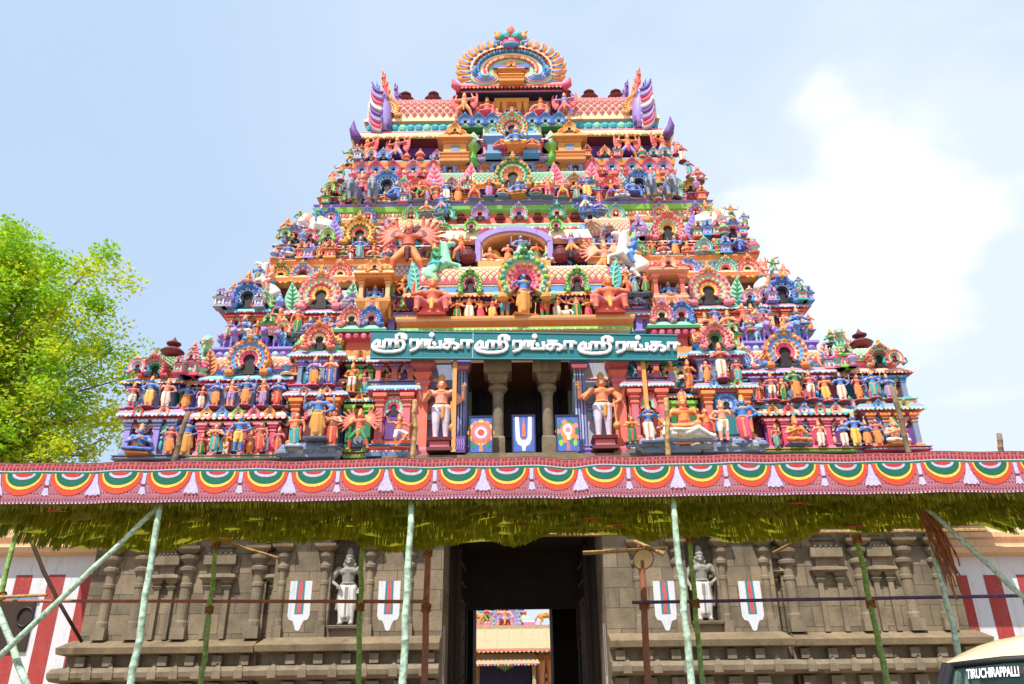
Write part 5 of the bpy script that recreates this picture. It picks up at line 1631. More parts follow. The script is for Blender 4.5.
def recline():
    """figure lying on its side on a low couch, head propped to the left"""
    P = [cap((-0.1, 0, 0.16), 0.1, (0.14, 0, 0.14), 0.1, 'skin'), cap((0.14, 0, 0.14), 0.085, (0.4, -0.03, 0.13), 0.06, 'cloth'), cap((0.4, -0.03, 0.13), 0.058, (0.66, 0, 0.1), 0.036, 'cloth'), cap((0.14, -0.06, 0.15), 0.08, (0.36, -0.1, 0.24), 0.055, 'cloth'), cap((0.36, -0.1, 0.24), 0.052, (0.58, -0.08, 0.1), 0.036, 'cloth'), ell((0.68, 0, 0.11), (0.03, 0.03, 0.05), 'skin'), ell((0.6, -0.09, 0.1), (0.03, 0.03, 0.05), 'skin'),
         cap((-0.18, -0.02, 0.2), 0.036, (-0.22, -0.02, 0.27), 0.034, 'skin'), ell((-0.25, -0.02, 0.33), (0.05, 0.055, 0.06), 'skin'), ell((-0.25, -0.08, 0.33), (0.012,) * 3, 'skin'), cap((-0.29, 0, 0.37), 0.05, (-0.38, 0, 0.47), 0.014, 'crown'), cap((-0.16, -0.06, 0.22), 0.04, (-0.32, -0.08, 0.12), 0.03, 'skin'), cap((-0.32, -0.08, 0.12), 0.028, (-0.29, -0.08, 0.25), 0.022, 'skin'), cap((-0.1, -0.09, 0.22), 0.04, (0.08, -0.13, 0.2), 0.03, 'skin'), cap((0.08, -0.13, 0.2), 0.028, (0.24, -0.13, 0.22), 0.02, 'skin'), ell((0.27, -0.13, 0.22), (0.03, 0.02, 0.02), 'skin'), ell((-0.04, -0.02, 0.17), (0.02, 0.11, 0.105), 'trim'), cap((-0.4, 0.04, 0.04), 0.05, (0.7, 0.04, 0.04), 0.05, 'wing')]
    return P


POSES['horse'] = (horse(True, True), 0.95, 'riding a rearing horse')
POSES['elephant'] = (elephant(True), 1.06, 'riding an elephant')
POSES['horse0'] = (horse(False, True), 0.85, '')
POSES['elephant0'] = (elephant(False), 0.73, '')
POSES['lion'] = (lion(), 0.8, '')
POSES['cow'] = (horse(False, False), 0.75, '')
POSES['recline'] = (recline(), 0.48, 'reclining on its side')

BASEMESH = {}


def prim_mesh(P):
    mb = MB()
    mb.names = ['stone']
    for p in P:
        if p[0] == 'e':
            mb.ball(p[1], tuple(max(0.004, q) for q in p[2]), 'stone', 10, 7)
        else:
            a, b = p[1], p[3]
            d = b - a
            L = d.length
            d = d / L if L > 1e-6 else Vector((0, 0, 1))
            pts, rs = [], []
            for t in (-0.98, -0.7, -0.3, 0):
                pts.append(a + d * p[2] * t); rs.append(p[2] * math.sqrt(max(0.02, 1 - t * t)))
            for t in (0, 0.3, 0.7, 0.98):
                pts.append(b + d * p[4] * t); rs.append(p[4] * math.sqrt(max(0.02, 1 - t * t)))
            mb.tube(pts, rs, 'stone', 9)
    me = bpy.data.meshes.new('tmp')
    me.from_pydata(mb.v, [], mb.f)
    me.update()
    return me


def base_mesh(pose):
    if pose in BASEMESH:
        return BASEMESH[pose]
    P, H, _ = POSES[pose]
    me = prim_mesh(P)
    ob = bpy.data.objects.new('tmp', me)
    sc.collection.objects.link(ob)
    md = ob.modifiers.new('r', 'REMESH')
    md.mode = 'VOXEL'
    md.voxel_size = 0.0085 if pose in ('guardian', 'stoneguard') else (0.016 if pose in ('horse', 'elephant', 'lion', 'cow', 'horse0', 'elephant0') else 0.0135)
    md.adaptivity = 0
    md.use_smooth_shade = True
    sm = ob.modifiers.new('s', 'SMOOTH')
    sm.factor, sm.iterations = 0.4, 1
    dg = bpy.context.evaluated_depsgraph_get()
    out = bpy.data.meshes.new_from_object(ob.evaluated_get(dg))
    bpy.data.objects.remove(ob)
    bpy.data.meshes.remove(me)
    nf = len(out.polygons)
    cen = np.empty(nf * 3, dtype=np.float32)
    out.polygons.foreach_get('center', cen)
    cen = cen.reshape(-1, 3)
    best = np.full(nf, 1e9)
    idx = np.zeros(nf, dtype=np.int32)
    keys = []
    for p in P:
        k = p[5]
        if k not in keys:
            keys.append(k)
        if p[0] == 'e':
            q = np.array(p[2])
            n = np.linalg.norm((cen - np.array(p[1])) / q, axis=1)
            d = (n - 1) * q.min() * 0.8
        else:
            a, b = np.array(p[1]), np.array(p[3])
            ab = b - a
            t = np.clip(((cen - a) @ ab) / max(1e-9, ab @ ab), 0, 1)
            d = np.linalg.norm(cen - (a + t[:, None] * ab), axis=1) - (p[2] + (p[4] - p[2]) * t)
        if k in ('trim', 'crown'):
            d = d - 0.004
        m = d < best
        best[m] = d[m]
        idx[m] = keys.index(k)
    out.materials.clear()
    for q in keys:
        out.materials.append(MAT('stone_plain'))
    out.polygons.foreach_set('material_index', idx)
    out.polygons.foreach_set('use_smooth', np.ones(nf, dtype=bool))
    BASEMESH[pose] = (out, keys)
    return BASEMESH[pose]


SKIN = dict(blue='sk_blue', orange='sk_orange', pink='sk_pink', green='sk_green', gold='sk_gold', red='coral', white='white', maroon='rose', lav='lav')
SKINWORD = dict(blue='blue', orange='orange', pink='pink', green='green', gold='golden', red='red', white='white', maroon='dusky rose', lav='lavender')
CLOTHS = dict(gold='gold', red='red', green='green', orange='orange', white='white', pink='hot', yellow='yellow', teal='turq', blue='blue', lav='lav', maroon='maroon')
PALMESH = {}


def fig_mesh(pose, skin, cloth, extra=None):
    k = (pose, skin, cloth, extra)
    if k in PALMESH:
        return PALMESH[k]
    b, keys = base_mesh(pose)
    me = b.copy()
    me.name = 'figure'
    trim = {'gold': 'red', 'orange': 'green', 'yellow': 'hot'}.get(cloth, 'gold')
    lut = dict(skin=SKIN.get(skin, skin), cloth=CLOTHS.get(cloth, cloth), trim='gold' if skin != 'gold' else 'red', crown='gold' if skin in ('blue', 'green', 'red', 'maroon') else 'orange', hair='black', eye='white', dark='black', lip='coral',
               wing='coral', wing2='hot', ear='pink', rider='sk_orange' if skin != 'orange' else 'sk_blue', cloth2='green')
    if extra:
        lut.update(dict(extra))
    for i, q in enumerate(keys):
        me.materials[i] = MAT(lut[q])
    PALMESH[k] = me
    return me


FIGS = []     # (object, row phrase, group, words)


def ped_mesh(kind, mats):
    k = ('ped', kind, mats)
    if k in PALMESH:
        return PALMESH[k]
    mb = MB()
    if kind == 'lotus':
        mb.lathe([(0.0, -0.02, mats[0]), (0.09, -0.02, mats[0]), (0.11, 0.0, mats[0]), (0.15, 0.05, mats[0]), (0.165, 0.075, mats[1]), (0.15, 0.095, mats[1]), (0.14, 0.1, mats[1]), (0, 0.1, mats[1])], 0, 0, 0, 1, 12)
        for i in range(12):
            a = 2 * PI * i / 12
            mb.ball((0.14 * math.cos(a), 0.14 * math.sin(a), 0.05), (0.03, 0.03, 0.035), mats[0], 6, 4)
    elif kind == 'plinth':
        mb.loft(-0.17, 0.17, -0.13, 0.13, [(0.05, 0, mats[0]), (0.05, 0.05, mats[0]), (0.0, 0.06, mats[1]), (0.0, 0.14, mats[1]), (0.04, 0.15, mats[0]), (0.05, 0.19, mats[0]), (0.0, 0.2, mats[1])])
    else:
        mb.loft(-0.16, 0.16, -0.12, 0.12, [(0.02, 0, mats[0]), (0.03, 0.03, mats[0]), (0.0, 0.04, mats[1])])
    o = mb.build('pedestal')
    me = o.data
    bpy.data.objects.remove(o)
    PALMESH[k] = me
    return me


def fig(row, pose, skin, cloth, x, Y, z, h, ped=None, yaw=0.0, group=None, label=None, extra=None, flip=False, name='statue', cat='statue'):
    """h: height in metres of the figure itself; ped: (kind, (mat, mat)); the pedestal stands on z and carries the figure"""
    s = h / POSES[pose][1]
    lift = 0
    if ped:
        lift = {'lotus': 0.1, 'plinth': 0.2, 'slab': 0.04}[ped[0]] * s
    o = bpy.data.objects.new(name, fig_mesh(pose, skin, cloth, extra))
    sc.collection.objects.link(o)
    low = {'lalita': 0.165}.get(pose, 0.0)
    o.location = (x, Y, z + lift + low * s)
    o.rotation_euler = (0, 0, yaw)
    wx = s * {'guardian': 1.22, 'squat': 1.15, 'many': 1.12, 'horse': 1.0, 'elephant': 1.0, 'lion': 1.0, 'cow': 1.0, 'horse0': 1.0, 'elephant0': 1.0, 'recline': 1.0, 'stoneguard': 1.12}.get(pose, 1.2)
    o.scale = (-wx if flip else wx, s if pose in ('horse', 'elephant') else wx, s)
    if ped:
        p = bpy.data.objects.new('pedestal', ped_mesh(*ped))
        sc.collection.objects.link(p)
        p.parent = o
        p.location = (0, 0, -lift / s - low)
        if pose == 'guardian':
            p.scale = (0.66, 0.8, 1)
    tag(o, label, cat, group)
    if label is None:
        ppl = pose not in ('horse0', 'elephant0', 'lion', 'cow')
        FIGS.append((o, row, SKINWORD[skin], cloth, POSES[pose][2]))
    return o


def row(rowname, group, items, Y, z, default_ped=None):
    """items: (px, height_px, pose, skin, cloth[, options])"""
    for it in items:
        px, hp, pose, skin, cloth = it[:5]
        if skin == 'orange' and 'label' not in (it[5] if len(it) > 5 else {}):
            skin = ('orange', 'pink', 'green', 'orange', 'lav', 'pink', 'maroon')[(px * 5) % 7]
        if cloth == 'gold' and px % 3 == 0 and skin == 'blue':
            cloth = ('pink', 'yellow', 'red')[px % 9 // 3]
        op = dict(it[5]) if len(it) > 5 else {}
        yy = Y + op.pop('dy', 0)
        zz = z + op.pop('dz', 0)
        ped = op.pop('ped', default_ped)
        pa = at(px, 342, yy)
        dep = yy * 0.9148 + (zz - 1.6) * 0.404
        roll = (to_px((0.28, yy, zz))[1] - 342) * math.tan(ROLL)
        # x on this ledge for this pixel column
        qx, qy = to_px((0.0, yy, zz))
        x = 0.0
        for _ in range(3):
            x += (px - to_px((x, yy, zz))[0]) * dep / F
        p0 = to_px((x, yy, zz))
        h = 0.0
        lo, hi = 0.1, 6.0
        for _ in range(22):
            m = (lo + hi) / 2
            if p0[1] - to_px((x, yy, zz + m))[1] < hp:
                lo = m
            else:
                hi = m
        h = lo
        if 'label' not in op and pose not in ('recline',):
            h *= 0.96 + 0.07 * ((px * 7) % 5) / 4
            op.setdefault('yaw', R(-16 + 32 * ((px * 13) % 9) / 8))
            op.setdefault('flip', (px * 3) % 7 < 3)
        if ped:
            h = h / (1 + {'lotus': 0.1, 'plinth': 0.2, 'slab': 0.04}[ped[0]] / POSES[pose][1])
        fig(rowname, pose, skin, cloth, x, yy, zz, h, ped, group=group, **op)


for s, xa, xb, z in LIONS:
    for k in range(7):
        c = (('lav', 'pink'), ('violet', 'mint'), ('ice', 'lav'), ('lav', 'hot'), ('sky', 'ice'), ('violet', 'pink'), ('lav', 'mint'))[(k * 3 + (s > 0)) % 7]
        lo = bpy.data.objects.new('lion_relief', fig_mesh('lion', 'lav', 'gold', (('skin', c[0]), ('trim', c[1]), ('lip', 'hot'))))
        sc.collection.objects.link(lo)
        lo.parent = sC
        q = 0.92 + 0.12 * ((k * 5) % 3 - 1)
        lo.scale = (q, q, q)
        lo.location = (X0 + s * (xa + (xb - xa) * (k + 0.5) / 7), Y2 - 0.3, z + 0.14)
        lo.rotation_euler = (0, 0, R(-90 + 24 * ((k * 7) % 3 - 1)))

LOT = ('lotus', ('maroon', 'hot'))
LOT2 = ('lotus', ('maroon', 'coral'))
SLAB = ('slab', ('slate', 'pink'))
SLAB2 = ('slab', ('orange', 'gold'))
PLN = ('plinth', ('maroon', 'coral'))

# lowest row, standing on the granite ledge
r, g = 'lowest ledge', 'painted figures on the lowest ledge'
zr = zA0 + 0.12
row(r, g, [(137, 31, 'seat', 'blue', 'blue', dict(ped=SLAB2)), (168, 30, 'maid', 'maroon', 'orange'), (184, 42, 'four', 'blue', 'gold', dict(dy=0.25)), (213, 31, 'maidjoin', 'orange', 'teal', dict(dy=-0.1)), (237, 39, 'mace', 'blue', 'gold', dict(dy=-0.2)), (259, 31, 'maid', 'maroon', 'red', dict(dy=-0.1)), (225, 25, 'down', 'gold', 'white', dict(dy=0.1)), (249, 24, 'join', 'pink', 'orange', dict(dy=0.1)), (200, 24, 'down', 'maroon', 'green', dict(dy=0.2)),
           (277, 27, 'down', 'orange', 'red', dict(dy=0.1)),
           (294, 37, 'maid', 'orange', 'teal', dict(dy=-0.5, ped=SLAB)), (331, 40, 'maidjoin', 'pink', 'red', dict(dy=-0.5, ped=SLAB)),
           (358, 43, 'many', 'red', 'green', dict(dy=-0.25)), (398, 36, 'dance', 'gold', 'white', dict(dy=-0.4, ped=('slab', ('coral', 'gold'))))], Y1 - 0.42, zr)
row(r, g, [(316, 52, 'four', 'blue', 'gold', dict(dy=-0.75, ped=('slab', ('slate', 'ash')), extra=(('trim', 'gold'), ('crown', 'gold'))))], Y1 - 0.3, zr + 0.25)
row(r, g, [(897, 28, 'seat', 'pink', 'white', dict(ped=SLAB2)), (880, 30, 'maid', 'maroon', 'orange', dict(dy=0.1)), (858, 36, 'four', 'blue', 'gold', dict(dy=0.1)), (846, 26, 'join', 'blue', 'white', dict(dy=0.0)), (869, 26, 'join', 'blue', 'orange', dict(dy=0.0)), (798, 31, 'seat', 'gold', 'orange', dict(dy=-0.2, ped=SLAB)), (822, 26, 'down', 'pink', 'white'), (778, 25, 'down', 'maroon', 'teal', dict(dy=0.15)),
           (747, 47, 'hip', 'blue', 'gold', dict(dy=-0.6)), (725, 44, 'short', 'pink', 'white', dict(dy=-0.75)), (708, 38, 'maid', 'gold', 'red', dict(dy=-0.5)), (687, 44, 'lalita', 'gold', 'orange', dict(dy=-0.1, ped=SLAB2)),
           (651, 40, 'flute', 'blue', 'white', dict(dy=-0.6, ped=SLAB)), (633, 30, 'maidjoin', 'gold', 'green', dict(dy=-0.55)), (665, 28, 'join', 'pink', 'yellow', dict(dy=-0.5))], Y1 - 0.42, zr)
row(r, g, [(680, 24, 'recline', 'white', 'white', dict(dy=-0.95, flip=False, extra=(('wing', 'slate'), ('crown', 'gold'))))], Y1 - 0.3, zr)
# guardians on either side of the open hall
for px, sk, lb in ((440, 'red', 'tall pink stucco guardian with four arms, pale trousers, left of the open hall'), (605, 'gold', 'tall orange stucco guardian with four arms, pale trousers, right of the open hall')):
    row('', 'guardians beside the open hall', [(px, 80, 'guardian', sk, 'white', dict(ped=('plinth', ('maroon', 'rose')), label=lb, name='guardian_statue', extra=(('trim', 'gold'), ('crown', 'gold'), ('hair', 'black'), ('cloth', 'trouser'), ('skin', 'sk_pink' if sk == 'red' else 'sk_orange'))))], Y1 - 0.2, zA0 + 0.1)

# second row
r, g = 'second ledge', 'painted figures on the second ledge'
yB, zB = Y1 - 0.12, zB0 + 0.12
row(r, g, [(130, 30, 'short', 'maroon', 'white'), (147, 33, 'four', 'blue', 'gold', dict(dy=-0.1)), (164, 32, 'hip', 'orange', 'white'), (184, 31, 'four', 'blue', 'orange', dict(dy=0.3)), (200, 26, 'down', 'maroon', 'white', dict(dy=0.1)), (214, 31, 'join', 'blue', 'orange'), (229, 30, 'short', 'pink', 'lav'), (244, 33, 'four', 'blue', 'orange', dict(dy=-0.1)), (261, 31, 'hip', 'orange', 'lav'), (276, 31, 'join', 'blue', 'gold'), (289, 24, 'maid', 'orange', 'green', dict(dy=0.2))], yB, zB, LOT)
row(r, g, [(891, 28, 'join', 'blue', 'lav'), (876, 31, 'four', 'blue', 'teal', dict(dy=-0.1)), (861, 30, 'hip', 'maroon', 'orange', dict(dy=0.1)), (844, 32, 'four', 'blue', 'white', dict(dy=0.2)), (828, 31, 'down', 'orange', 'yellow', dict(dy=0.2)), (813, 33, 'short', 'maroon', 'white'), (798, 36, 'four', 'green', 'orange', dict(dy=-0.1)), (785, 28, 'maid', 'pink', 'green', dict(dy=0.15)), (774, 30, 'short', 'orange', 'white'), (760, 24, 'maidjoin', 'pink', 'red', dict(dy=0.2))], yB, zB, LOT2)
yb = Y1 - 0.15
row('small shrine roofs beside the sign', 'figures under the small domed shrines', [(313, 33, 'join', 'orange', 'orange'), (329, 33, 'join', 'pink', 'blue')], Y1 - 0.5, zat(392, Y1) + 0.05, LOT)
row('small shrine roofs beside the sign', 'figures under the small domed shrines', [(723, 41, 'join', 'maroon', 'white', dict(dy=-0.2)), (708, 26, 'maid', 'pink', 'orange', dict(dy=0.1)), (739, 26, 'maid', 'orange', 'teal', dict(dy=0.1))], Y1 - 0.4, zat(392, Y1) + 0.05, LOT)
row('green ledge beside the sign', 'figures on the green ledge', [(351, 34, 'short', 'gold', 'white'), (363, 26, 'maid', 'maroon', 'teal', dict(dy=0.25)), (386, 24, 'lift', 'red', 'red', dict(dy=0.2)), (673, 33, 'join', 'pink', 'lav'), (690, 34, 'join', 'gold', 'orange'), (656, 24, 'lift', 'orange', 'green', dict(dy=0.2))], Y1 - 0.1, zat(396, Y1) + 0.05, LOT2)

# row over the sign
r, g = 'gallery above the teal sign', 'painted figures in the gallery above the sign'
row(r, g, [(457, 23, 'maidjoin', 'orange', 'green'), (469, 30, 'four', 'orange', 'white'), (481, 23, 'maid', 'gold', 'pink'), (493, 27, 'hip', 'maroon', 'yellow'), (505, 34, 'mace', 'gold', 'teal', dict(dy=-0.1)), (524, 49, 'four', 'blue', 'gold', dict(dy=-0.25, ped=SLAB2)), (545, 34, 'mace', 'orange', 'red', dict(dy=-0.1)), (558, 28, 'flute', 'pink', 'white'), (577, 30, 'four', 'pink', 'green'), (589, 23, 'maidjoin', 'gold', 'pink'), (567, 14, 'pot', 'white', 'orange', dict(dy=-0.1))], YM + 0.2, zM0)
for px, lb, fl in ((432, 'large red-orange stucco strongman squatting on a red block, left end above the sign', False), (610, 'large red-orange stucco strongman squatting on a red block, right end above the sign', True)):
    row('', 'strongmen above the sign', [(px, 42, 'squat', 'red', 'pink', dict(ped=('slab', ('red', 'coral')), label=lb, flip=fl, name='strongman_statue', extra=(('skin', 'coral'), ('crown', 'gold'), ('cloth', 'rose'))))], YM - 0.1, zM0)
r, g = 'arched opening high above the sign', 'painted figures in the arched opening'
row(r, g, [(490, 18, 'seat', 'orange', 'white', dict(dy=-0.1)), (508, 22, 'maidjoin', 'pink', 'orange'), (521, 30, 'four', 'blue', 'white', dict(dy=-0.15, ped=SLAB)), (537, 22, 'maidjoin', 'gold', 'green'), (552, 19, 'seat', 'orange', 'white', dict(dy=-0.1))], YO + 0.1, zO0 + 0.02)
r, g = 'blue gallery beside the arched opening', 'painted figures beside the arched opening'
row(r, g, [(461, 26, 'lift', 'gold', 'orange'), (572, 26, 'lift', 'orange', 'gold'), (449, 22, 'short', 'blue', 'white', dict(dy=0.1)), (585, 22, 'maid', 'gold', 'pink', dict(dy=0.1))], YO - 0.35, zO0 + 0.02)

# second storey wings
r, g = 'third ledge from the banner', 'painted figures on the third ledge'
yC, zC = Y2 - 0.45, zC0 + 0.12
row(r, g, [(243, 22, 'seat', 'blue', 'white'), (278, 28, 'lift', 'gold', 'orange'), (296, 27, 'maid', 'red', 'green'), (309, 18, 'seat', 'blue', 'blue'), (324, 22, 'four', 'blue', 'gold'), (337, 18, 'seat', 'blue', 'gold'), (266, 20, 'maid', 'pink', 'lav', dict(dy=0.25)), (229, 18, 'join', 'orange', 'green', dict(dy=0.2)), (256, 18, 'join', 'pink', 'red', dict(dy=0.2)),
           (799, 22, 'seat', 'blue', 'blue'), (765, 28, 'four', 'blue', 'white'), (754, 27, 'join', 'pink', 'teal', dict(dy=0.1)), (745, 28, 'archer', 'red', 'pink'), (729, 20, 'seat', 'orange', 'green'), (717, 24, 'hip', 'blue', 'lav'), (706, 18, 'seat', 'pink', 'white'), (785, 18, 'maid', 'orange', 'green', dict(dy=0.2)), (811, 18, 'join', 'maroon', 'gold', dict(dy=0.2))], yC, zC, SLAB)
r, g = 'lavender shrine beside a chariot', 'figures between the chariots and the strongmen'
row(r, g, [(390, 24, 'maidjoin', 'pink', 'green'), (402, 20, 'dance', 'gold', 'orange', dict(dy=0.1)), (411, 24, 'lift', 'gold', 'teal'), (421, 20, 'squat', 'orange', 'orange', dict(dy=-0.1)), (627, 25, 'lift', 'gold', 'orange'), (636, 24, 'down', 'blue', 'teal'), (646, 23, 'maid', 'orange', 'green'), (655, 22, 'join', 'maroon', 'gold')], Y2 - 0.3, zat(300, Y2) + 0.02, SLAB)
# third storey
r, g = 'fourth ledge from the banner', 'painted figures on the fourth ledge'
yD, zD = Y3 - 0.45, zDm + 0.02
row(r, g, [(287, 16, 'lalita', 'blue', 'white'), (299, 15, 'join', 'pink', 'white', dict(dy=0.2)), (318, 20, 'dance', 'blue', 'pink'), (328, 22, 'four', 'blue', 'gold'), (342, 15, 'seat', 'orange', 'pink'), (359, 24, 'four', 'blue', 'teal', dict(dy=-0.05)), (373, 16, 'seat', 'pink', 'green'), (349, 16, 'join', 'gold', 'white', dict(dy=0.1)), (385, 18, 'maid', 'orange', 'lav'),
           (742, 18, 'lalita', 'blue', 'blue'), (728, 15, 'join', 'pink', 'orange', dict(dy=0.2)), (716, 18, 'pot', 'red', 'pink'), (704, 18, 'pot', 'pink', 'gold'), (688, 16, 'seat', 'orange', 'red'), (676, 22, 'four', 'blue', 'gold'), (664, 16, 'seat', 'maroon', 'white'), (653, 17, 'maid', 'gold', 'green'), (696, 15, 'join', 'gold', 'lav', dict(dy=0.1))], yD, zD, SLAB)
# fourth storey
r, g = 'fifth ledge from the banner', 'painted figures on the fifth ledge'
yE, zE = Y4 - 0.45, zEm + 0.02
row(r, g, [(361, 21, 'lalita', 'orange', 'pink', dict(dz=0.35)), (384, 14, 'seat', 'gold', 'white'), (396, 20, 'lalita', 'blue', 'blue'), (419, 20, 'dance', 'gold', 'green', dict(dy=-0.3)), (436, 23, 'maidjoin', 'orange', 'red'), (446, 25, 'four', 'blue', 'white', dict(dy=-0.05)), (458, 24, 'join', 'pink', 'orange'), (474, 19, 'lift', 'gold', 'orange', dict(dy=-0.35)), (489, 22, 'join', 'gold', 'lav', dict(dy=-0.45)), (503, 14, 'seat', 'pink', 'teal', dict(dy=-0.5)), (518, 19, 'seat4', 'blue', 'orange', dict(dy=-0.55, ped=SLAB2)), (536, 14, 'seat', 'orange', 'green', dict(dy=-0.5)), (548, 22, 'short', 'pink', 'pink', dict(dy=-0.45)), (563, 19, 'lift', 'orange', 'gold', dict(dy=-0.35)), (409, 15, 'join', 'pink', 'teal', dict(dy=-0.2)), (427, 15, 'maid', 'orange', 'lav', dict(dy=-0.25)),
           (588, 27, 'flute', 'blue', 'gold', dict(dy=-0.2)), (600, 17, 'maid', 'orange', 'red'), (612, 20, 'archer', 'gold', 'blue', dict(dy=-0.2)), (634, 20, 'lalita', 'blue', 'blue'), (645, 14, 'join', 'green', 'pink'), (660, 22, 'lalita', 'gold', 'green', dict(dz=0.35)), (622, 15, 'seat', 'pink', 'white', dict(dy=-0.25)), (671, 14, 'join', 'pink', 'lav'), (577, 18, 'maidjoin', 'pink', 'teal', dict(dy=-0.2))], yE, zE, SLAB)
row('fourth ledge, in front of it', 'figures leaning out below the fifth ledge', [(441, 24, 'archer', 'blue', 'lav'), (586, 24, 'archer', 'blue', 'white', dict(flip=True)), (426, 16, 'seat', 'pink', 'green'), (600, 16, 'seat', 'orange', 'blue')], Y3 - 0.25, zat(218, Y3), SLAB)
# fifth storey
r, g = 'ledge under the long roof', 'painted figures under the long roof'
yF, zF = Y5 - 0.45, zFm
row(r, g, [(396, 26, 'winged', 'orange', 'lav'), (629, 26, 'winged', 'gold', 'lav'), (366, 26, 'winged', 'red', 'orange', dict(dy=0.1, yaw=R(-35))), (664, 26, 'winged', 'red', 'lav', dict(dy=0.1, yaw=R(35))), (465, 22, 'join', 'pink', 'red', dict(dy=-0.3)), (566, 22, 'join', 'red', 'blue', dict(dy=-0.3)), (502, 15, 'seat', 'pink', 'hot' if False else 'pink', dict(dy=-0.9)), (532, 15, 'seat', 'pink', 'orange', dict(dy=-0.9)), (516, 22, 'seat4', 'blue', 'gold', dict(dy=-1.0, ped=SLAB2))], yF, zF)
r, g = 'door storey below the crest', 'painted figures beside the high blue door'
row(r, g, [(487, 19, 'lalita', 'red', 'pink'), (541, 19, 'lalita', 'orange', 'pink'), (464, 25, 'winged', 'pink', 'orange', dict(dy=-0.3)), (565, 25, 'winged', 'orange', 'pink', dict(dy=-0.3)), (497, 11, 'pot', 'pink', 'white', dict(dy=-0.1)), (531, 11, 'pot', 'pink', 'white', dict(dy=-0.1))], Y5 - 0.2, zH0 + 0.0)

# ---- the big set pieces
row('', None, [(407, 60, 'many', 'red', 'pink', dict(label='large coral many-armed figure with fans of red arms, high left of the sign', name='many_armed_statue', extra=(('skin', 'coral'), ('crown', 'gold'), ('cloth', 'orange'), ('trim', 'maroon'))))], Y2 + 0.0, zat(277, Y2))
row('', None, [(438, 52, 'horse', 'green', 'gold', dict(dy=-0.3, label='green rearing horse with its rider, in front of the large coral many-armed figure', name='horse_statue', cat='horse statue', extra=(('skin', 'mint'), ('rider', 'sk_green'), ('trim', 'green'), ('cloth', 'turq'), ('cloth2', 'turq'))))], Y2 - 0.3, zat(296, Y2))
row('', None, [(632, 54, 'horse', 'white', 'blue', dict(label='white rearing horse with a blue rider, high right of the sign', name='horse_statue', cat='horse statue', flip=True, extra=(('skin', 'white'), ('rider', 'sk_blue'), ('trim', 'peach'), ('cloth', 'gold'), ('cloth2', 'sky'), ('crown', 'lime'))))], Y2 - 0.2, zat(285, Y2))
row('', None, [(606, 40, 'many', 'pink', 'orange', dict(label='pink many-armed figure in orange beside the white rearing horse', name='many_armed_statue', extra=(('skin', 'salmon'), ('cloth', 'orange'))))], Y2 - 0.1, zat(282, Y2))
for px, hp, lb, fl, sk in ((271, 46, 'pink and white rearing horse with rider on the upper left outer corner', True, 'white'), (764, 46, 'white and pink rearing horse with rider on the upper right outer corner', False, 'white')):
    row('', 'corner horses', [(px + (-7 if px < 500 else 7), 44, 'horse', sk, 'pink', dict(label=lb, name='horse_statue', cat='horse statue', flip=fl, yaw=R(20 if fl else -20), extra=(('skin', 'white'), ('rider', 'sk_pink'), ('trim', 'coral'), ('cloth', 'teal'), ('cloth2', 'coral'))))], Y3 - 0.75, zat(301, Y3 - 0.75))
for px, lb, fl in ((318, 'white elephant with blue rider on the left outer corner high up', True), (709, 'white elephant with orange rider on the right outer corner high up', False)):
    row('', 'corner elephants', [(px, 36, 'elephant', 'white', 'pink', dict(label=lb, name='elephant_statue', cat='elephant statue', flip=fl, yaw=R(15 if fl else -15), extra=(('skin', 'white'), ('rider', 'sk_blue' if fl else 'sk_orange'), ('cloth', 'peach'), ('ear', 'salmon'), ('trim', 'gold'))))], Y4 - 1.0, zat(238, Y4 - 1.0))
for px, lb, sk in ((354, 'grey elephant under a seated pink figure on the upper left wing', False), (372, 'grey elephant nearest the blue arch on the upper left wing', True), (652, 'blue-grey elephant nearest the blue arch on the upper right wing', False), (670, 'outer blue-grey elephant under a seated golden figure, upper right wing', True)):
    row('', 'small grey elephants', [(px, 18, 'elephant0', 'lav', 'pink', dict(label=lb, name='elephant_statue', cat='elephant statue', yaw=R(-80 if sk else -100), extra=(('skin', 'slate'), ('ear', 'ash'), ('cloth', 'lav'), ('trim', 'gold'))))], Y4 - 0.85, zEm - 0.05)
for px, lb, fl in ((211, 'green lion on the roof ledge by the left domed corner', True), (836, 'green lion on the roof ledge by the right domed corner', False)):
    row('', 'green roof lions', [(px + (-6 if px < 500 else 6), 22, 'lion', 'green', 'gold', dict(label=lb, name='lion_statue', cat='lion statue', yaw=R(-70 if fl else -110), extra=(('skin', 'mint'), ('trim', 'peach'), ('lip', 'hot'))))], Y2 - 0.9, zat(357, Y2 - 0.9))

# figures riding the outer edge of the steps
r, g = 'outer edge of the stepped roofs', 'painted figures on the outer steps'
for (pl, pr, fy, hp, Y) in ((246, 787, 291, 24, Y2 + 0.1), (232, 801, 297, 18, Y2 - 0.2), (286, 746, 232, 18, Y3 + 0.1), (298, 733, 226, 20, Y3 + 0.1), (192, 848, 360, 22, Y1 + 0.6), (203, 833, 352, 20, Y1 + 1.0), (331, 699, 186, 18, Y4 + 0.2), (341, 690, 180, 20, Y4 + 0.3), (349, 683, 165, 20, Y5 - 0.5), (303, 727, 242, 16, Y3 - 0.3), (257, 776, 283, 22, Y2 + 0.4), (356, 676, 158, 16, Y5 - 0.4)):
    for k, p in enumerate((pl, pr)):
        po = ('join', 'hip', 'short', 'maid', 'lift', 'dance', 'seat', 'flute')[(pl + k * 3) % 8]
        row(r, g, [(p, hp, po, ('pink', 'blue', 'orange', 'green', 'maroon', 'gold')[(pl // 3 + k * 2) % 6], ('teal', 'gold', 'white', 'pink', 'lav', 'green')[(pl + k) % 6])], Y, zat(fy, Y), LOT)

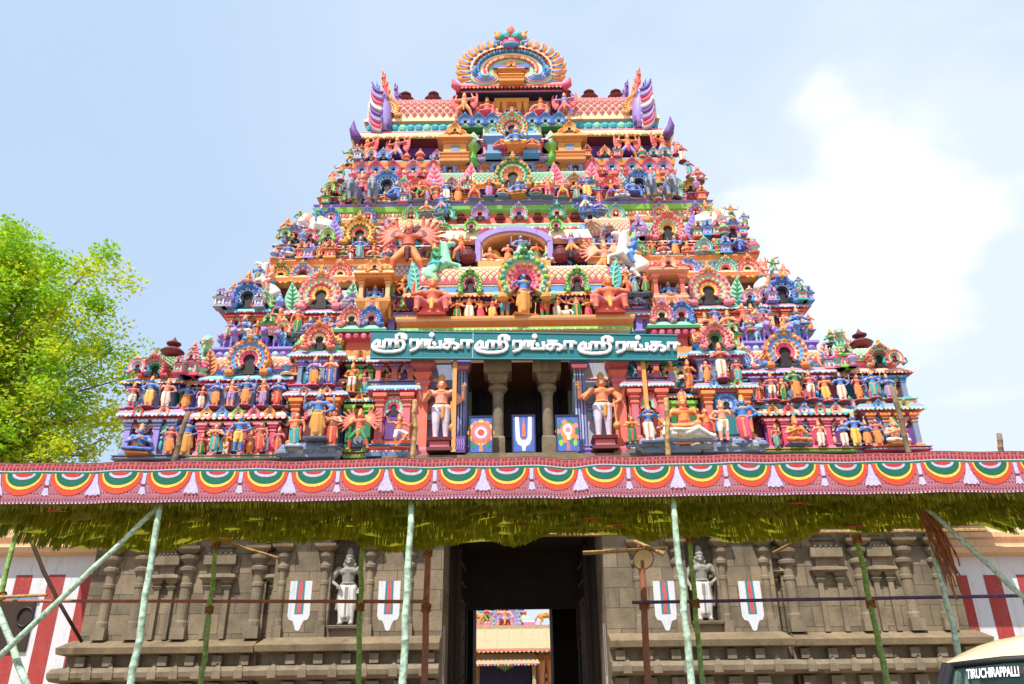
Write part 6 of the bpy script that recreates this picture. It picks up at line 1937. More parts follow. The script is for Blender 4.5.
# orange chariots
for s, lb in ((-1, 'orange stucco chariot with a blue deity, left above the sign'), (1, 'peach stucco chariot with a blue deity, right above the sign')):
    cpx = 375 if s < 0 else 669
    Yc = Y2 - 0.35
    zc = zat(316, Yc)
    cx_ = at(cpx, 300, Yc).x
    ct = empty('stucco_chariot', (cx_, Yc, zc), lb, 'chariot', 'stucco chariots')
    c1, c2, c3 = ('orange', 'gold', 'peach') if s < 0 else ('peach', 'salmon', 'coral')
    m = MB()
    m.loft(-0.55, 0.55, -0.35, 0.7, [(-0.25, 0, c1), (0.0, 0.25, c1), (0.12, 0.5, c2), (0.12, 0.6, c1), (0.0, 0.64, c3), (0.0, 0.68, c3)])
    nasi(m, 0, -0.38, 0.34, 0.26, (c2, c3, c1), 0.1, 8)
    m.build('car_body', ct)
    m = MB()
    for sx in (-1, 1):
        pilaster(m, sx * 0.52, -0.3, 0.68, 1.55, 0.16, c3, c2)
        pilaster(m, sx * 0.52, 0.5, 0.68, 1.55, 0.16, c3, c2)
    m.box(-0.5, 0.5, 0.3, 0.45, 0.68, 1.5, 'maroon')
    m.build('canopy_post', ct)
    m = MB()
    m.loft(-0.6, 0.6, -0.4, 0.7, eave(0.0, 1.55, 1.85, (c1, c2, c3), 0.2))
    dome(m, -0.62, 0.62, -0.42, 0.72, 1.84, 2.35, c3, c2, 0.16)
    nasi(m, 0, -0.5, 1.95, 0.28, (c2, c1, c3), 0.12, 10)
    kalasha(m, 0, 0.15, 2.33, 0.2, c1)
    m.build('canopy_roof', ct)
    for sx in (-1, 1):
        m = MB()
        for r0, r1, cc in ((0.3, 0.22, c2), (0.22, 0.12, 'maroon'), (0.12, 0.0, c1)):
            m.lathe([(r1, -0.05, cc), (r0, -0.05, cc), (r0, 0.05, cc), (r1, 0.05, cc)], 0, 0, 0, 1, 14)
        wv = m.build('wheel', ct)
        wv.rotation_euler = (0, PI / 2, 0)
        wv.location = (sx * 0.62, 0.1, 0.3)
    fig('', 'seat4', 'blue', 'teal', cx_, Yc - 0.1, zc + 0.68, 0.72, group='chariot riders', label='blue seated figure inside the %s chariot %s the sign' % (('orange', 'left above') if s < 0 else ('peach', 'right above')))

X0 = 0.28
# ------------------------------------------------------------------ granite base of the gate
YW = 26.3                       # main wall face
base = bpy.data.objects.new('stone_base', None)
zBt = zA0 - 0.02
PW = 2.6                       # half width of the passage
HXB = lambda p, z=3.5, Y=YW: abs(524 - p) * (Y * 0.9148 + (z - 1.6) * 0.404) / F
WB = HXB(86, 4.0)
mb = MB()
for s in (-1, 1):
    xl, xr = sp(s, PW, WB)
    mb.box(xl, xr, YW, 2 * YC - YW, 2.95, 7.2, 'stone')
    # plinth mouldings run round the block; the bay next to the passage stands forward
    mb.box(*sp(s, HXB(276, 3), HXB(256, 3)), YW - 0.1, YW + 0.5, 0, 2.95, 'stone_plain')
    for (a, b_, yo) in ((HXB(261, 3), WB + 0.1, 0.0), (PW, HXB(273, 3), 0.5)):
        xa, xb = sp(s, a, b_)
        o = 0.0
        prof = [(0.95, 0.0, 'stone_plain'), (0.95, 0.9, 'stone_plain'), (0.8, 1.0, 'stone_plain'), (0.45, 1.32, 'stone_plain'), (0.35, 1.36, 'stone_plain'), (0.35, 1.70, 'stone_plain'), (0.72, 1.76, 'stone_ledge'), (0.82, 1.86, 'stone_plain'), (0.84, 2.0, 'stone_plain'), (0.72, 2.12, 'stone_plain'), (0.3, 2.16, 'stone_plain'), (0.3, 2.48, 'stone_plain'),
                (0.68, 2.54, 'stone_ledge'), (0.72, 2.72, 'stone_ledge'), (0.5, 2.82, 'stone_ledge'), (0.2, 2.95, 'stone_ledge')]
        rr = []
        for (oo, z, m_) in prof:
            rr.append((oo, z, m_))
        # keep the passage side flush
        for k in range(len(rr) - 1):
            (o0, z0_, _), (o1, z1_, m_) = rr[k], rr[k + 1]
            xi, xo0, xo1 = X0 + s * a, X0 + s * (b_ + o0 * 0.42 - 0.1), X0 + s * (b_ + o1 * 0.42 - 0.1)
            y0_, y1_ = YW - yo - o0, YW - yo - o1
            e = 0.003 if yo else 0.0
            vs = [(xi, y0_, z0_), (xo0, y0_, z0_), (xo0, YW + 3, z0_), (xi, y1_, z1_ + 0), (xo1, y1_, z1_), (xo1, YW + 3, z1_), (xi, YW + 3, z0_), (xi, YW + 3, z1_)]
            mb.add(vs, [(0, 1, 4, 3) if s > 0 else (1, 0, 3, 4), (1, 2, 5, 4) if s > 0 else (2, 1, 4, 5), (6, 0, 3, 7) if s > 0 else (0, 6, 7, 3)], m_)
        mb.add([(X0 + s * a, YW - yo - 0.2, 2.95), (X0 + s * (b_ + 0.2), YW - yo - 0.2, 2.95), (X0 + s * (b_ + 0.2), YW + 3, 2.95), (X0 + s * a, YW + 3, 2.95)], [(0, 1, 2, 3) if s > 0 else (3, 2, 1, 0)], 'stone_ledge')
        # antefixes on the rounded moulding
        for q in range(6 if yo else 9):
            x_ = X0 + s * (a + (b_ - a) * (q + 0.5) / (6 if yo else 9))
            mb.loft(x_ - 0.13, x_ + 0.13, YW - yo - 0.86, YW - yo - 0.72, [(0.0, 1.8, 'stone_plain'), (0.0, 2.02, 'stone_plain'), (-0.04, 2.12, 'stone_plain'), (-0.11, 2.24, 'stone_plain')])
        # dentil blocks in the recessed band
        xx = a + 0.3
        while xx < b_ - 0.2:
            x_ = X0 + s * xx
            mb.box(x_ - 0.14, x_ + 0.14, YW - yo - 0.52, YW - yo - 0.28, 2.18, 2.46, 'stone_plain')
            mb.box(x_ - 0.2, x_ + 0.2, YW - yo - 0.6, YW - yo - 0.33, 1.38, 1.68, 'stone_plain')
            xx += 0.85
# projecting bays of the wall
for s in (-1, 1):
    xl, xr = sp(s, PW, HXB(272, 3))
    x1, x2 = sp(s, HXB(331), HXB(361))
    mb.box(xl, x1, YW - 0.5, YW - 0.003, 2.95, 6.6, 'stone')
    mb.box(x2, xr, YW - 0.5, YW - 0.003, 2.95, 6.6, 'stone')
    mb.box(x1 + 0.002, x2 - 0.002, YW - 0.5, YW - 0.003, 6.1, 6.6, 'stone')
    mb.box(x1 + 0.002, x2 - 0.002, YW - 0.502, YW - 0.003, 2.95, 3.2, 'stone_plain')
    mb.box(x1 - 0.05, x2 + 0.05, YW - 0.62, YW - 0.5, 6.05, 6.16, 'stone_plain')
    xl, xr = sp(s, HXB(262, 3), HXB(100, 3))
    mb.box(xl, xr, YW - 0.22, YW - 0.003, 2.95, 6.5, 'stone')
# cornice below the painted storeys
mb.loft(X0 - WB - 0.1, X0 + WB + 0.1, YW - 0.2, 2 * YC - YW + 0.2, [(0.0, 6.55, 'stone_plain'), (0.35, 6.7, 'stone_plain'), (0.35, 6.95, 'stone_plain'), (0.1, 7.05, 'stone_plain'), (1.35, 7.5, 'stone_plain'), (1.5, 7.62, 'stone_ledge'), (1.45, 7.85, 'stone_ledge'), (1.0, 8.25, 'stone_ledge'), (0.4, 8.4, 'stone_plain'), (0.0, 8.45, 'stone_plain'), (0.0, zBt, 'stone_ledge')])
mb.loft(X0 - HXB(414, 8), X0 + HXB(414, 8), YW - 0.2, YW + 1, [(0.3, 8.3, 'stone_plain'), (0.9, zBt - 0.24, 'stone_plain'), (0.9, zBt - 0.02, 'stone_ledge')])
rafter_row(mb, X0 - 3.9, X0 + 3.9, YW - 1.11, zBt - 0.36, 0.42, 0.13, 0.06, ('stone_plain', 'stone_ledge'))
wall = mb.build('stone_base', tower, loc=ORG)


def capital_pillar(x, z0, z1, wd, y, name='pilaster', round_=True):
    m = MB()
    h = z1 - z0
    m.box(x - wd / 2, x + wd / 2, y - wd * 0.5, y + 0.02, z0, z0 + h * 0.12, 'stone_plain')
    m.lathe([(wd * 0.46, h * 0.12, 'stone_plain'), (wd * 0.46, h * 0.17, 'stone_plain'), (wd * 0.4, h * 0.19, 'stone_plain'), (wd * 0.39, h * 0.52, 'stone_plain'), (wd * 0.45, h * 0.53, 'stone_plain'), (wd * 0.45, h * 0.56, 'stone_plain'), (wd * 0.38, h * 0.575, 'stone_plain'), (wd * 0.38, h * 0.67, 'stone_plain')], x, y, z0, 1, 14)
    m.lathe([(wd * 0.38, h * 0.67, 'stone_plain'), (wd * 0.62, h * 0.70, 'stone_plain'), (wd * 0.64, h * 0.73, 'stone_plain'), (wd * 0.4, h * 0.75, 'stone_plain'), (wd * 0.4, h * 0.77, 'stone_plain'), (wd * 0.74, h * 0.82, 'stone_plain'), (wd * 0.76, h * 0.85, 'stone_plain'), (wd * 0.4, h * 0.88, 'stone_plain')], x, y, z0, 1, 14)
    m.loft(x - wd * 0.42, x + wd * 0.42, y - wd * 0.42, y + 0.1, [(0.0, z0 + h * 0.87, 'stone_plain'), (0.2, z0 + h * 0.92, 'stone_ledge'), (0.22, z0 + h * 0.95, 'stone_ledge'), (0.0, z0 + h * 0.955, 'stone_plain'), (0.0, z1, 'stone_plain')])
    m.build(name, wall)


for s in (-1, 1):
    for p, wd, y in ((106, 0.42, 0.22), (138, 0.46, 0.22), (184, 0.46, 0.22), (256, 0.46, 0.22), (280, 0.3, 0.5), (323, 0.3, 0.5), (369, 0.3, 0.5), (409, 0.3, 0.5)):
        capital_pillar(X0 + s * HXB(p, 4, YW - y), 2.95, 5.95, wd, YW - y)
    # small relief shrines between the pilasters
    for p, sc_ in ((219, 1.0), (166, 0.72), (268, 0.62)):
        m = MB()
        x = X0 + s * HXB(p, 4)
        yb_ = YW - (0.22 if p != 268 else 0.0)
        hw_ = 0.44 * sc_
        zc = 4.75
        for e in (-1, 1):
            xx = x + e * hw_ * 0.72
            m.box(xx - 0.08, xx + 0.08, yb_ - 0.12, yb_ + 0.01, 2.95, zc - 0.3, 'stone_plain')
            m.loft(xx - 0.08, xx + 0.08, yb_ - 0.12, yb_ + 0.05, [(0.02, zc - 0.3, 'stone_plain'), (0.08, zc - 0.2, 'stone_plain'), (0.0, zc - 0.15, 'stone_plain'), (0.1, zc - 0.05, 'stone_plain'), (0.1, zc, 'stone_plain')])
        m.loft(x - hw_, x + hw_, yb_ - 0.16, yb_ + 0.05, [(0.1, zc, 'stone_plain'), (0.16, zc + 0.06, 'stone_ledge'), (0.12, zc + 0.16, 'stone_plain'), (-0.08, zc + 0.2, 'stone_plain'), (-0.08, zc + 0.42, 'stone_plain'), (0.08, zc + 0.48, 'stone_ledge'), (0.08, zc + 0.78, 'stone_plain'), (-0.12, zc + 0.82, 'stone_plain'), (-0.12, zc + 0.98, 'stone_plain'), (0.0, zc + 1.04, 'stone_ledge'), (-0.2, zc + 1.2, 'stone_plain')])
        for k in range(5):
            m.ball((x - hw_ + 2 * hw_ * (k + 0.5) / 5, yb_ - 0.22, zc + 0.82), 0.06, 'stone_plain', 7, 5)
        m.build('relief_shrine', wall)

# painted emblems: white U with a red flame in a dark green field
def emblem(cx_, zt_, zb_, wd, y, par, side=False):
    m = MB()
    h = zt_ - zb_
    out = [(-0.5, 1.0), (-0.5, 0.30), (-0.42, 0.22), (-0.25, 0.20), (-0.17, 0.12), (-0.10, 0.02), (0, 0.0), (0.10, 0.02), (0.17, 0.12), (0.25, 0.20), (0.42, 0.22), (0.5, 0.30), (0.5, 1.0)]
    f = (lambda a, b, d: (cx_ + a * wd, y - d, zb_ + b * h)) if not side else (lambda a, b, d: (cx_ - side * d, y + a * wd, zb_ + b * h))
    order = (lambda l: l) if (not side or side > 0) else (lambda l: tuple(reversed(l)))
    for pts, d, c in ((out, 0.012, 'stripe_white'), ([(-0.18, 1.0), (-0.20, 0.33), (0.20, 0.33), (0.18, 1.0)], 0.016, 'green' if False else 'teal'), ([(-0.09, 0.36), (0.09, 0.36), (0.085, 0.9), (0.0, 1.06), (-0.085, 0.9)], 0.020, 'red')):
        m.add([f(a, b, d) for a, b in pts], [order(tuple(range(len(pts))))], c)
    return m.build('painted_emblem', par)


MATS['teal_dark'] = simple('dark_green_paint', (10, 58, 56), 0.7)
PAL['teal_dark'] = (10, 58, 56)
for px, yy in ((300, 0.5), (389, 0.5), (665, 0.5), (751, 0.5)):
    Y = YW - yy
    emblem(at(px, 600, Y).x, zat(581, Y, px), zat(631, Y, px), 0.70, Y, wall)
for s in (-1, 1):
    emblem(X0 + s * PW, 3.3, 1.0, 0.7, YW + 0.2, wall, side=s)

# niche guardians in dark granite wrapped in white cloth
for px, lb in ((345, 'dark granite niche guardian wrapped in a white cloth, left of the gate opening'), (706, 'dark granite niche guardian wrapped in a white cloth, right of the gate opening')):
    Y = YW - 0.3
    row('', 'cloth-wrapped niche guardians', [(px, 82 if px < 500 else 80, 'stoneguard', 'orange', 'white', dict(ped=('slab', ('stone_plain', 'stone_plain')), label=lb, name='niche_statue', flip=px < 500, extra=(('skin', 'stone_statue'), ('crown', 'stone_statue'), ('trim', 'stone_statue'), ('hair', 'stone_statue'), ('eye', 'stone_statue'), ('dark', 'stone_statue'), ('lip', 'stone_statue'), ('cloth', 'cloth_white'))))], Y, 3.2)

# passage: side walls, lintels, far doorway
mb = MB()
YB = 2 * YC - YW
xfl, xfr = at(473, 640, YB - 3).x, at(553, 640, YB - 3).x
zl = zat(602, YB - 3)
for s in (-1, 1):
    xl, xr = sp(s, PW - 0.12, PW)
    mb.box(xl, xr, YW + 2.0, YW + 3.2, 0.0, 6.5, 'shade_stone')
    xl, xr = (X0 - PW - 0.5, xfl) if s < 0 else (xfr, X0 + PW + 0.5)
    mb.box(xl, xr, YB - 3, YB + 0.4, 0.0, 6.5, 'shade_stone')
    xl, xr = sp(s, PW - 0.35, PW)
    mb.box(xl, xr, 33.0, 33.8, 0.0, 6.5, 'shade_stone')
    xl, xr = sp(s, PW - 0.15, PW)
    mb.box(xl, xr, YW + 3.3, 32.9, 0.0, 6.5, 'shade_stone')
mb.box(xfl, xfr, YB - 3, YB + 0.4, zl, 6.5, 'shade_stone')
mb.box(X0 - PW, X0 + PW, 33.05, 33.75, 4.35, 6.5, 'shade_stone')
mb.box(X0 - PW, X0 + PW, YW - 0.3, YB, 6.5, 6.56, 'shade_stone')
mb.box(xfl - 0.2, xfr + 0.2, YB - 3.2, YB - 2.999, zl - 0.16, zl - 0.003, 'shade_stone')
mb.build('gate_passage', tower, loc=ORG)
for s in (-1, 1):
    m = MB()
    xl, xr = sp(s, PW - 0.34, PW - 0.16)
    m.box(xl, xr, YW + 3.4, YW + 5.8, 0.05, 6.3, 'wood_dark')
    for i in range(5):
        for j in range(9):
            m.ball((X0 + s * (PW - 0.35), YW + 3.7 + i * 0.45, 0.5 + j * 0.65), 0.06, 'steel', 6, 4)
    m.build('wooden_gate_leaf', tower, loc=ORG)
# the sculpted ledges and the open hall get their rock bases, grey and lumpy
for s, pa, pb in ((1, 640, 695), (1, 697, 757), (-1, 290, 343)):
    xa, xb = at(pa, 450, Y1).x, at(pb, 450, Y1).x
    lm = MB()
    for k in range(22):
        t = rnd.random()
        lm.ball((xa + (xb - xa) * t, Y1 - 0.55 - rnd.random() * 0.35, zA0 + 0.0 + rnd.random() * 0.18), (0.16 + rnd.random() * 0.2, 0.2, 0.12 + rnd.random() * 0.1), ('ash', 'slate')[k % 2], 7, 5)
    lm.box(xa, xb, Y1 - 0.9, Y1 - 0.3, zA0 - 0.15, zA0 + 0.08, 'slate')
    lm.build('stucco_rocks', sA)

# ------------------------------------------------------------------ ground and neighbouring walls
mb = MB()
G = 900
mb.add([(-G, -G, 0), (G, -G, 0), (G, G, 0), (-G, G, 0)], [(0, 1, 2, 3)], 'sand')
tag(mb.build('ground'), kind='structure')
mb = MB()
mb.box(-60, 60, -2, 24.2, 0.0, 0.006, 'stone_plain')
tag(mb.build('paved_street'), kind='structure')

for s, lab in ((-1, 'cream-topped wall striped red and white beside the left end of the gateway'), (1, 'cream-topped wall striped red and white beside the right end of the gateway')):
    YS = YW + 1.0
    x_in, x_out = X0 + s * (WB - 0.4), X0 + s * 42
    xl, xr = min(x_in, x_out), max(x_in, x_out)
    z_s, z_c = zat(575, YS, 30 if s < 0 else 990), zat(556, YS, 30 if s < 0 else 990)
    z_t = zat(528 if s > 0 else 505, YS, 30 if s < 0 else 990) + 1.2
    rt = empty('striped_wall', (x_in, YS, 0), lab, 'wall', 'striped compound walls')
    off = Vector((-x_in, -YS, 0))
    m = MB()
    m.box(xl, xr, YS, YS + 0.8, 0, z_c - 0.02, 'stripe_white')
    m.T = None
    o = m.build('wall_body', rt, loc=off)
    m = MB()
    wst = 0.56
    k = 0
    x = 0.32
    while x < 41 and k < 40:
        a, b_ = sp(s, WB + x - 0.0, WB + x + wst)
        m.box(a, b_, YS - 0.012, YS, 0, z_s, 'stripe_red')
        x += 2 * wst
        k += 1
    m.build('red_stripes', rt, loc=off)
    m = MB()
    m.loft(xl, xr, YS - 0.02, YS + 0.9, [(0.0, z_c - 0.018, 'limewash'), (0.45, z_c + 0.05, 'limewash'), (0.55, z_c + 0.22, 'limewash'), (0.02, z_c + 0.34, 'limewash'), (0.02, z_c + 0.55, 'limewash'), (0.14, z_c + 0.62, 'limewash'), (0.14, z_c + 0.78, 'limewash'), (0.0, z_c + 0.86, 'limewash'), (-0.2, z_t - 0.5, 'limewash'), (0.1, z_t - 0.4, 'limewash'), (0.1, z_t, 'limewash')])
    m.build('cornice', rt, loc=off)
    if s < 0:
        m = MB()
        xa, xb = at(-12, 620, YS).x, at(33, 620, YS).x
        m.box(xa, xb, YS - 0.08, YS - 0.02, zat(652, YS, 20), zat(601, YS, 20), 'wood_dark')
        m.box(xa - 0.05, xb + 0.06, YS - 0.1, YS - 0.081, zat(601, YS, 20), zat(599, YS, 20) + 0.06, 'slate')
        m.build('dark_board', rt, loc=off)
        m = MB()
        cxx, czz = at(27, 617, YS).x, zat(617, YS, 27)
        m.tube([(cxx + 0.26 * math.cos(a), YS - 0.12, czz + 0.3 * math.sin(a)) for a in [k * PI / 10 for k in range(19)]], 0.03, 'rubber', 6)
        m.build('hose_loop', rt, loc=off)

# ------------------------------------------------------------------ shrine seen through the passage
YH = 56.0
def fz(py): return zat(py, YH, 512)
def fxx(px): return at(px, 630, YH).x
hall = empty('pillared_hall', (fxx(512), YH, 0), 'sunlit cream hall with a deep sloping eave seen through the gate passage', 'hall')
off = Vector((-fxx(512), -YH, 0))
m = MB()
ex0, ex1 = fxx(430), fxx(600)
z1_, z0_ = fz(629), fz(649)
m.add([(ex0, YH - 1.2, z0_), (ex1, YH - 1.2, z0_), (ex1, YH, z1_), (ex0, YH, z1_), (ex0, YH - 1.2, z0_ - 0.12), (ex1, YH - 1.2, z0_ - 0.12), (ex1, YH + 0.2, z0_ - 0.12), (ex0, YH + 0.2, z0_ - 0.12)], [(0, 1, 2, 3), (4, 5, 1, 0), (7, 6, 5, 4)], 'hall_cream')
m.box(ex0, ex1, YH + 0.0, YH + 8, z1_ - 0.05, z1_ + 0.25, 'hall_cream')
m.box(ex0, ex1, YH - 1.24, YH - 1.16, z0_ - 0.2, z0_ - 0.1, 'coral')
for k in range(14):
    xx = ex0 + (ex1 - ex0) * (k + 0.5) / 14
    m.tube([(xx, YH - 1.15, z0_ + 0.05), (xx, YH - 0.05, z1_ + 0.02)], 0.035, 'peach', 5)
rafter_row(m, ex0, ex1, YH - 1.2, z0_ - 0.28, 0.3, 0.16, 0.06, ('peach', 'hall_cream'))
m.build('sloping_eave', hall, loc=off)
m = MB()
m.box(ex0, fxx(482), YH + 0.6, YH + 8, 0, z0_ - 0.1, 'hall_cream')
m.box(fxx(535), ex1, YH + 0.6, YH + 8, 0, z0_ - 0.1, 'hall_cream')
m.box(fxx(482), fxx(535), YH + 3, YH + 8, 0, z0_ - 0.1, 'brown')
for p in (452, 540, 550, 572):
    m.lathe([(0.22, 0, 'hall_cream'), (0.2, 1.2, 'hall_cream'), (0.26, 1.3, 'hall_cream'), (0.24, 1.5, 'hall_cream'), (0.4, z0_ - 0.4, 'peach'), (0.4, z0_ - 0.12, 'hall_cream')], fxx(p), YH + 0.2, 0, 1, 10)
for k in range(12):
    xx = fxx(537) + (ex1 - fxx(537)) * (k + 0.5) / 12
    for zz in (0.9, 1.5, 2.0):
        m.ball((xx, YH + 0.0, zz), (0.12, 0.08, 0.16), ('peach', 'hall_cream', 'ochre')[k % 3], 7, 5)
for p in (537, 546, 556, 566):
    m.box(fxx(p) - 0.25, fxx(p) + 0.3, YH - 0.25, YH + 0.6, z0_ - 0.75, z0_ - 0.4, 'ochre')
m.build('wall', hall, loc=off)
m = MB()
pz, pz0 = fz(654), fz(664)
pa, pb = fxx(474), fxx(536)
m.loft(pa + 0.2, pb - 0.2, YH - 0.7, YH + 0.5, [(0.3, pz0 - 0.1, 'navy'), (0.36, pz0, 'red'), (0.36, pz0 + 0.06, 'cream'), (0.05, pz, 'hall_cream')])
rafter_row(m, pa, pb, YH - 1.05, pz0 - 0.14, 0.22, 0.12, 0.05, ('sky', 'hall_cream', 'red'))
for e in (pa + 0.5, pb - 0.5):
    kalasha(m, e, YH - 0.4, pz - 0.1, 0.16, 'brown')
m.build('porch_roof', hall, loc=off)
m = MB()
m.box(fxx(480), fxx(530), YH - 0.3, YH - 0.2, 0, pz0 - 0.12, 'navy')
for p in (475, 533):
    m.box(fxx(p) - 0.12, fxx(p) + 0.12, YH - 0.6, YH - 0.3, 0, pz0 - 0.12, 'hall_cream')
m.build('porch_door', hall, loc=off)
m = MB()
for k in range(9):
    xx = fxx(505) - 0.5 + k * 0.125
    m.tube([(xx, YH - 0.75, pz0 - 0.1), (xx, YH - 0.78, pz0 - 0.45 + 0.06 * abs(k - 4))], [0.07, 0.02], 'lime', 5)
m.build('leaf_garland', hall, loc=off)
inner = empty('far_tower', (fxx(500), YH + 9, 0), 'blue and pink banded tower seen through the gate above the cream hall', 'temple tower')
off2 = Vector((-fxx(500), -(YH + 9), 0))
m = MB()
Yt = YH + 9
q = lambda py: zat(py, Yt, 512)
xa, xb = at(440, 620, Yt).x, at(521, 610, Yt).x
m.loft(xa, xb, Yt, Yt + 8, [(1.2, 0, 'lav'), (1.2, q(627), 'navy'), (1.0, q(623), 'hot'), (0.6, q(618), 'mint'), (0.3, q(614), 'peach'), (0.45, q(613), 'coral'), (0.0, q(611), 'ash'), (0.0, q(607), 'slate'), (0.3, q(606), 'red'), (0.1, q(604), 'cream'), (-0.4, q(603), 'turq'), (-0.6, q(595), 'lav'), (-0.3, q(594), 'red'), (-1.0, q(580), 'peach'), (-1.6, q(560), 'coral')])
rafter_row(m, xa - 0.5, xb + 0.5, Yt - 0.5, q(613.5), 0.35, 0.2, 0.1, ('cream', 'sky', 'pink'))
m.box(at(478, 610, Yt).x, at(485, 610, Yt).x, Yt - 0.06, Yt + 0.1, q(611), q(607.2), 'navy')
m.box(at(492, 610, Yt).x, at(496, 610, Yt).x, Yt - 0.06, Yt + 0.1, q(611), q(607.2), 'navy')
for k in range(6):
    nasi(m, xa + (xb - xa) * (k + 0.5) / 6, Yt - 0.9, q(619), 0.5, NASI[k], 0.2, 8)
m.build('tower_body', inner, loc=off2)
m = MB()
nasi(m, at(507, 612, Yt).x, Yt - 1.3, q(622), 1.1, ('ash', 'lav', 'slate'), 0.3, 10)
m.build('arch_ornament', inner, loc=off2)
Yf_ = YH + 0.6
zf = z1_ + 0.25
row('', None, [(505, 22, 'squat', 'pink', 'lav', dict(label='pink stucco guardian seated over the cream eave inside the gate opening', name='guardian_statue', extra=(('skin', 'salmon'), ('crown', 'gold'))))], Yf_, zf)
for px, fl, lb in ((477, True, 'golden stucco cow at the left end of the eave inside the gate opening'), (546, False, 'golden stucco cow at the right end of the eave inside the gate opening')):
    row('', 'golden cows on the far eave', [(px, 19, 'cow', 'gold', 'gold', dict(label=lb, flip=fl, name='cow_statue', cat='cow statue', extra=(('skin', 'gold'), ('trim', 'orange'), ('cloth', 'gold'), ('dark', 'brown'))))], Yf_, zf)

# ------------------------------------------------------------------ festival canopy
YF, YR = 13.1, 18.3
zF_ = at(520, 497.5, YF).z
XL, XR = -10.25, 10.75
canopy = empty('thatched_canopy', (0, YF, 0), 'wide festival canopy roofed with drying palm fronds, across the whole gate front', 'canopy')
offc = Vector((0, -YF, 0))
m = MB()
nx = 60
rows_ = 12


def und(x, t):
    """height of the underside"""
    return zF_ + 0.14 + 0.08 * math.sin(x * 0.9 + 0.4) * t + 0.07 * math.sin(x * 2.3 + 5 * t) * (0.3 + t) + 0.05 * math.sin(x * 4.1 - 9 * t) - 0.02 * t


def rear(x):
    return YR - 0.9 * max(0, x / 10) - 0.25 * math.sin(x * 0.8)


vs, fs = [], []
for i in range(nx + 1):
    x = XL + (XR - XL) * i / nx
    for j in range(rows_ + 1):
        t = j / rows_
        vs.append((x, YF + 0.05 + (rear(x) - YF) * t, und(x, t) + 0.05))
w_ = rows_ + 1
for i in range(nx):
    for j in range(rows_):
        a = i * w_ + j
        fs.append((a, a + 1, a + w_ + 1, a + w_))
m.add(vs, fs, 'palm_back')
m.build('roof_mat', canopy, loc=offc)
m = MB()
NR = 8
for j in range(NR):
    t0 = (j + 0.35) / NR
    n = 1100
    ph = rnd.random() * 6
    per = 0.9 + rnd.random() * 0.5
    for i in range(n):
        x = XL + (XR - XL) * (i + rnd.random()) / n
        yy = YF + (rear(x) - YF) * t0
        c_ = (x / per + ph) % 1.0
        sc_ = 1 - (2 * c_ - 1) ** 2
        Lh = (0.11 + 0.19 * sc_) * (0.88 + 0.2 * rnd.random())
        zt = und(x, t0) + 0.06 - 0.03 * (1 - sc_)
        Lh *= 0.62 if j >= NR - 1 else 1.0
        dx = (rnd.random() - 0.5) * 0.035
        wd = 0.007 + rnd.random() ** 3 * 0.03
        ym = yy - 0.06 * sc_ + rnd.random() * 0.03
        yb2 = ym - 0.03 - 0.05 * rnd.random()
        tw = (rnd.random() - 0.5) * 0.02
        m.add([(x - wd, ym, zt), (x + wd, ym + tw, zt), (x + wd + dx, yb2 + tw, zt - Lh * 0.75), (x - wd + dx, yb2, zt - Lh * 0.75), (x + dx * 1.4, yb2, zt - Lh)], [(0, 1, 2, 3), (3, 2, 4)], ('palm', 'palm', 'palm_back', 'palm', 'palm_back', 'palm', 'palm_fresh', 'palm', 'palm_back', 'palm')[rnd.randrange(10)])
tag(m.build('palm_fringe', canopy, loc=offc), kind='stuff')
m = MB()
for i in range(900):
    x = XL - 0.2 + (XR - XL + 0.4) * (i + rnd.random()) / 900
    L_ = 0.06 + 0.12 * rnd.random()
    wd = 0.012 + 0.012 * rnd.random()
    m.add([(x - wd, YF + 0.06, zF_ + 0.04), (x + wd, YF + 0.06, zF_ + 0.04), (x + wd * 0.6 + (rnd.random() - 0.5) * 0.05, YF + 0.03 + 0.05 * rnd.random(), zF_ + 0.02 - L_)], [(0, 1, 2)], 'palm_fresh' if rnd.random() < 0.45 else 'palm')
tag(m.build('edge_fringe', canopy, loc=offc), kind='stuff')
m = MB()
for px, py, sx_ in ((524, 522, 0.22), (570, 521, 0.26), (616, 523, 0.2), (590, 514, 0.16), (850, 520, 0.3), (795, 505, 0.16), (60, 505, 0.2)):
    m = MB()
    tt = min(0.9, max(0.12, (py - 499) / 42))
    yy = YF + (YR - YF) * tt
    p = at(px, py, yy)
    zz = und(p.x, tt) - 0.16
    m.add([(p.x - sx_, yy - 0.05, zz), (p.x, yy - 0.3, zz - 0.02), (p.x + sx_, yy - 0.02, zz), (p.x + 0.02, yy + 0.3, zz + 0.06)], [(0, 1, 2, 3)], 'print_red')
    m.build('red_cloth_patch', canopy, loc=offc)
m = MB()
for j in range(7):
    yy = YF + 0.2 + (YR - YF - 0.3) * j / 6
    m.tube([(XL - 0.2, yy, zF_ + 0.22), (0, yy, zF_ + 0.24), (XR + 0.2, yy, zF_ + 0.23)], 0.045, 'pole_bamboo', 7)
m.build('bamboo_purlin', canopy, loc=offc)
# coir edging on top, seen pale above the banner
m = MB()
m.box(XL, XR, YF + 0.3, YF + 2.2, zF_ + 0.5, zF_ + 0.62, 'palm_back')
m.build('folded_mat', canopy, loc=offc)

# printed banner along the front edge
m = MB()
yB0 = YF - 0.03
zb0, zb1 = zF_ - 0.02, at(520, 457.5, YF).z
Hb = zb1 - zb0
Xa, Xb = -10.6, 11.2


def sag(x):
    p = to_px((x, yB0, zb1))[0]
    d = 0.055 * math.exp(-((p - 570) / 22.0) ** 2) + 0.02 * math.exp(-((p - 330) / 30.0) ** 2)
    return 0.009 * math.sin(x * 1.9) + 0.008 * math.sin(x * 5.3) - d


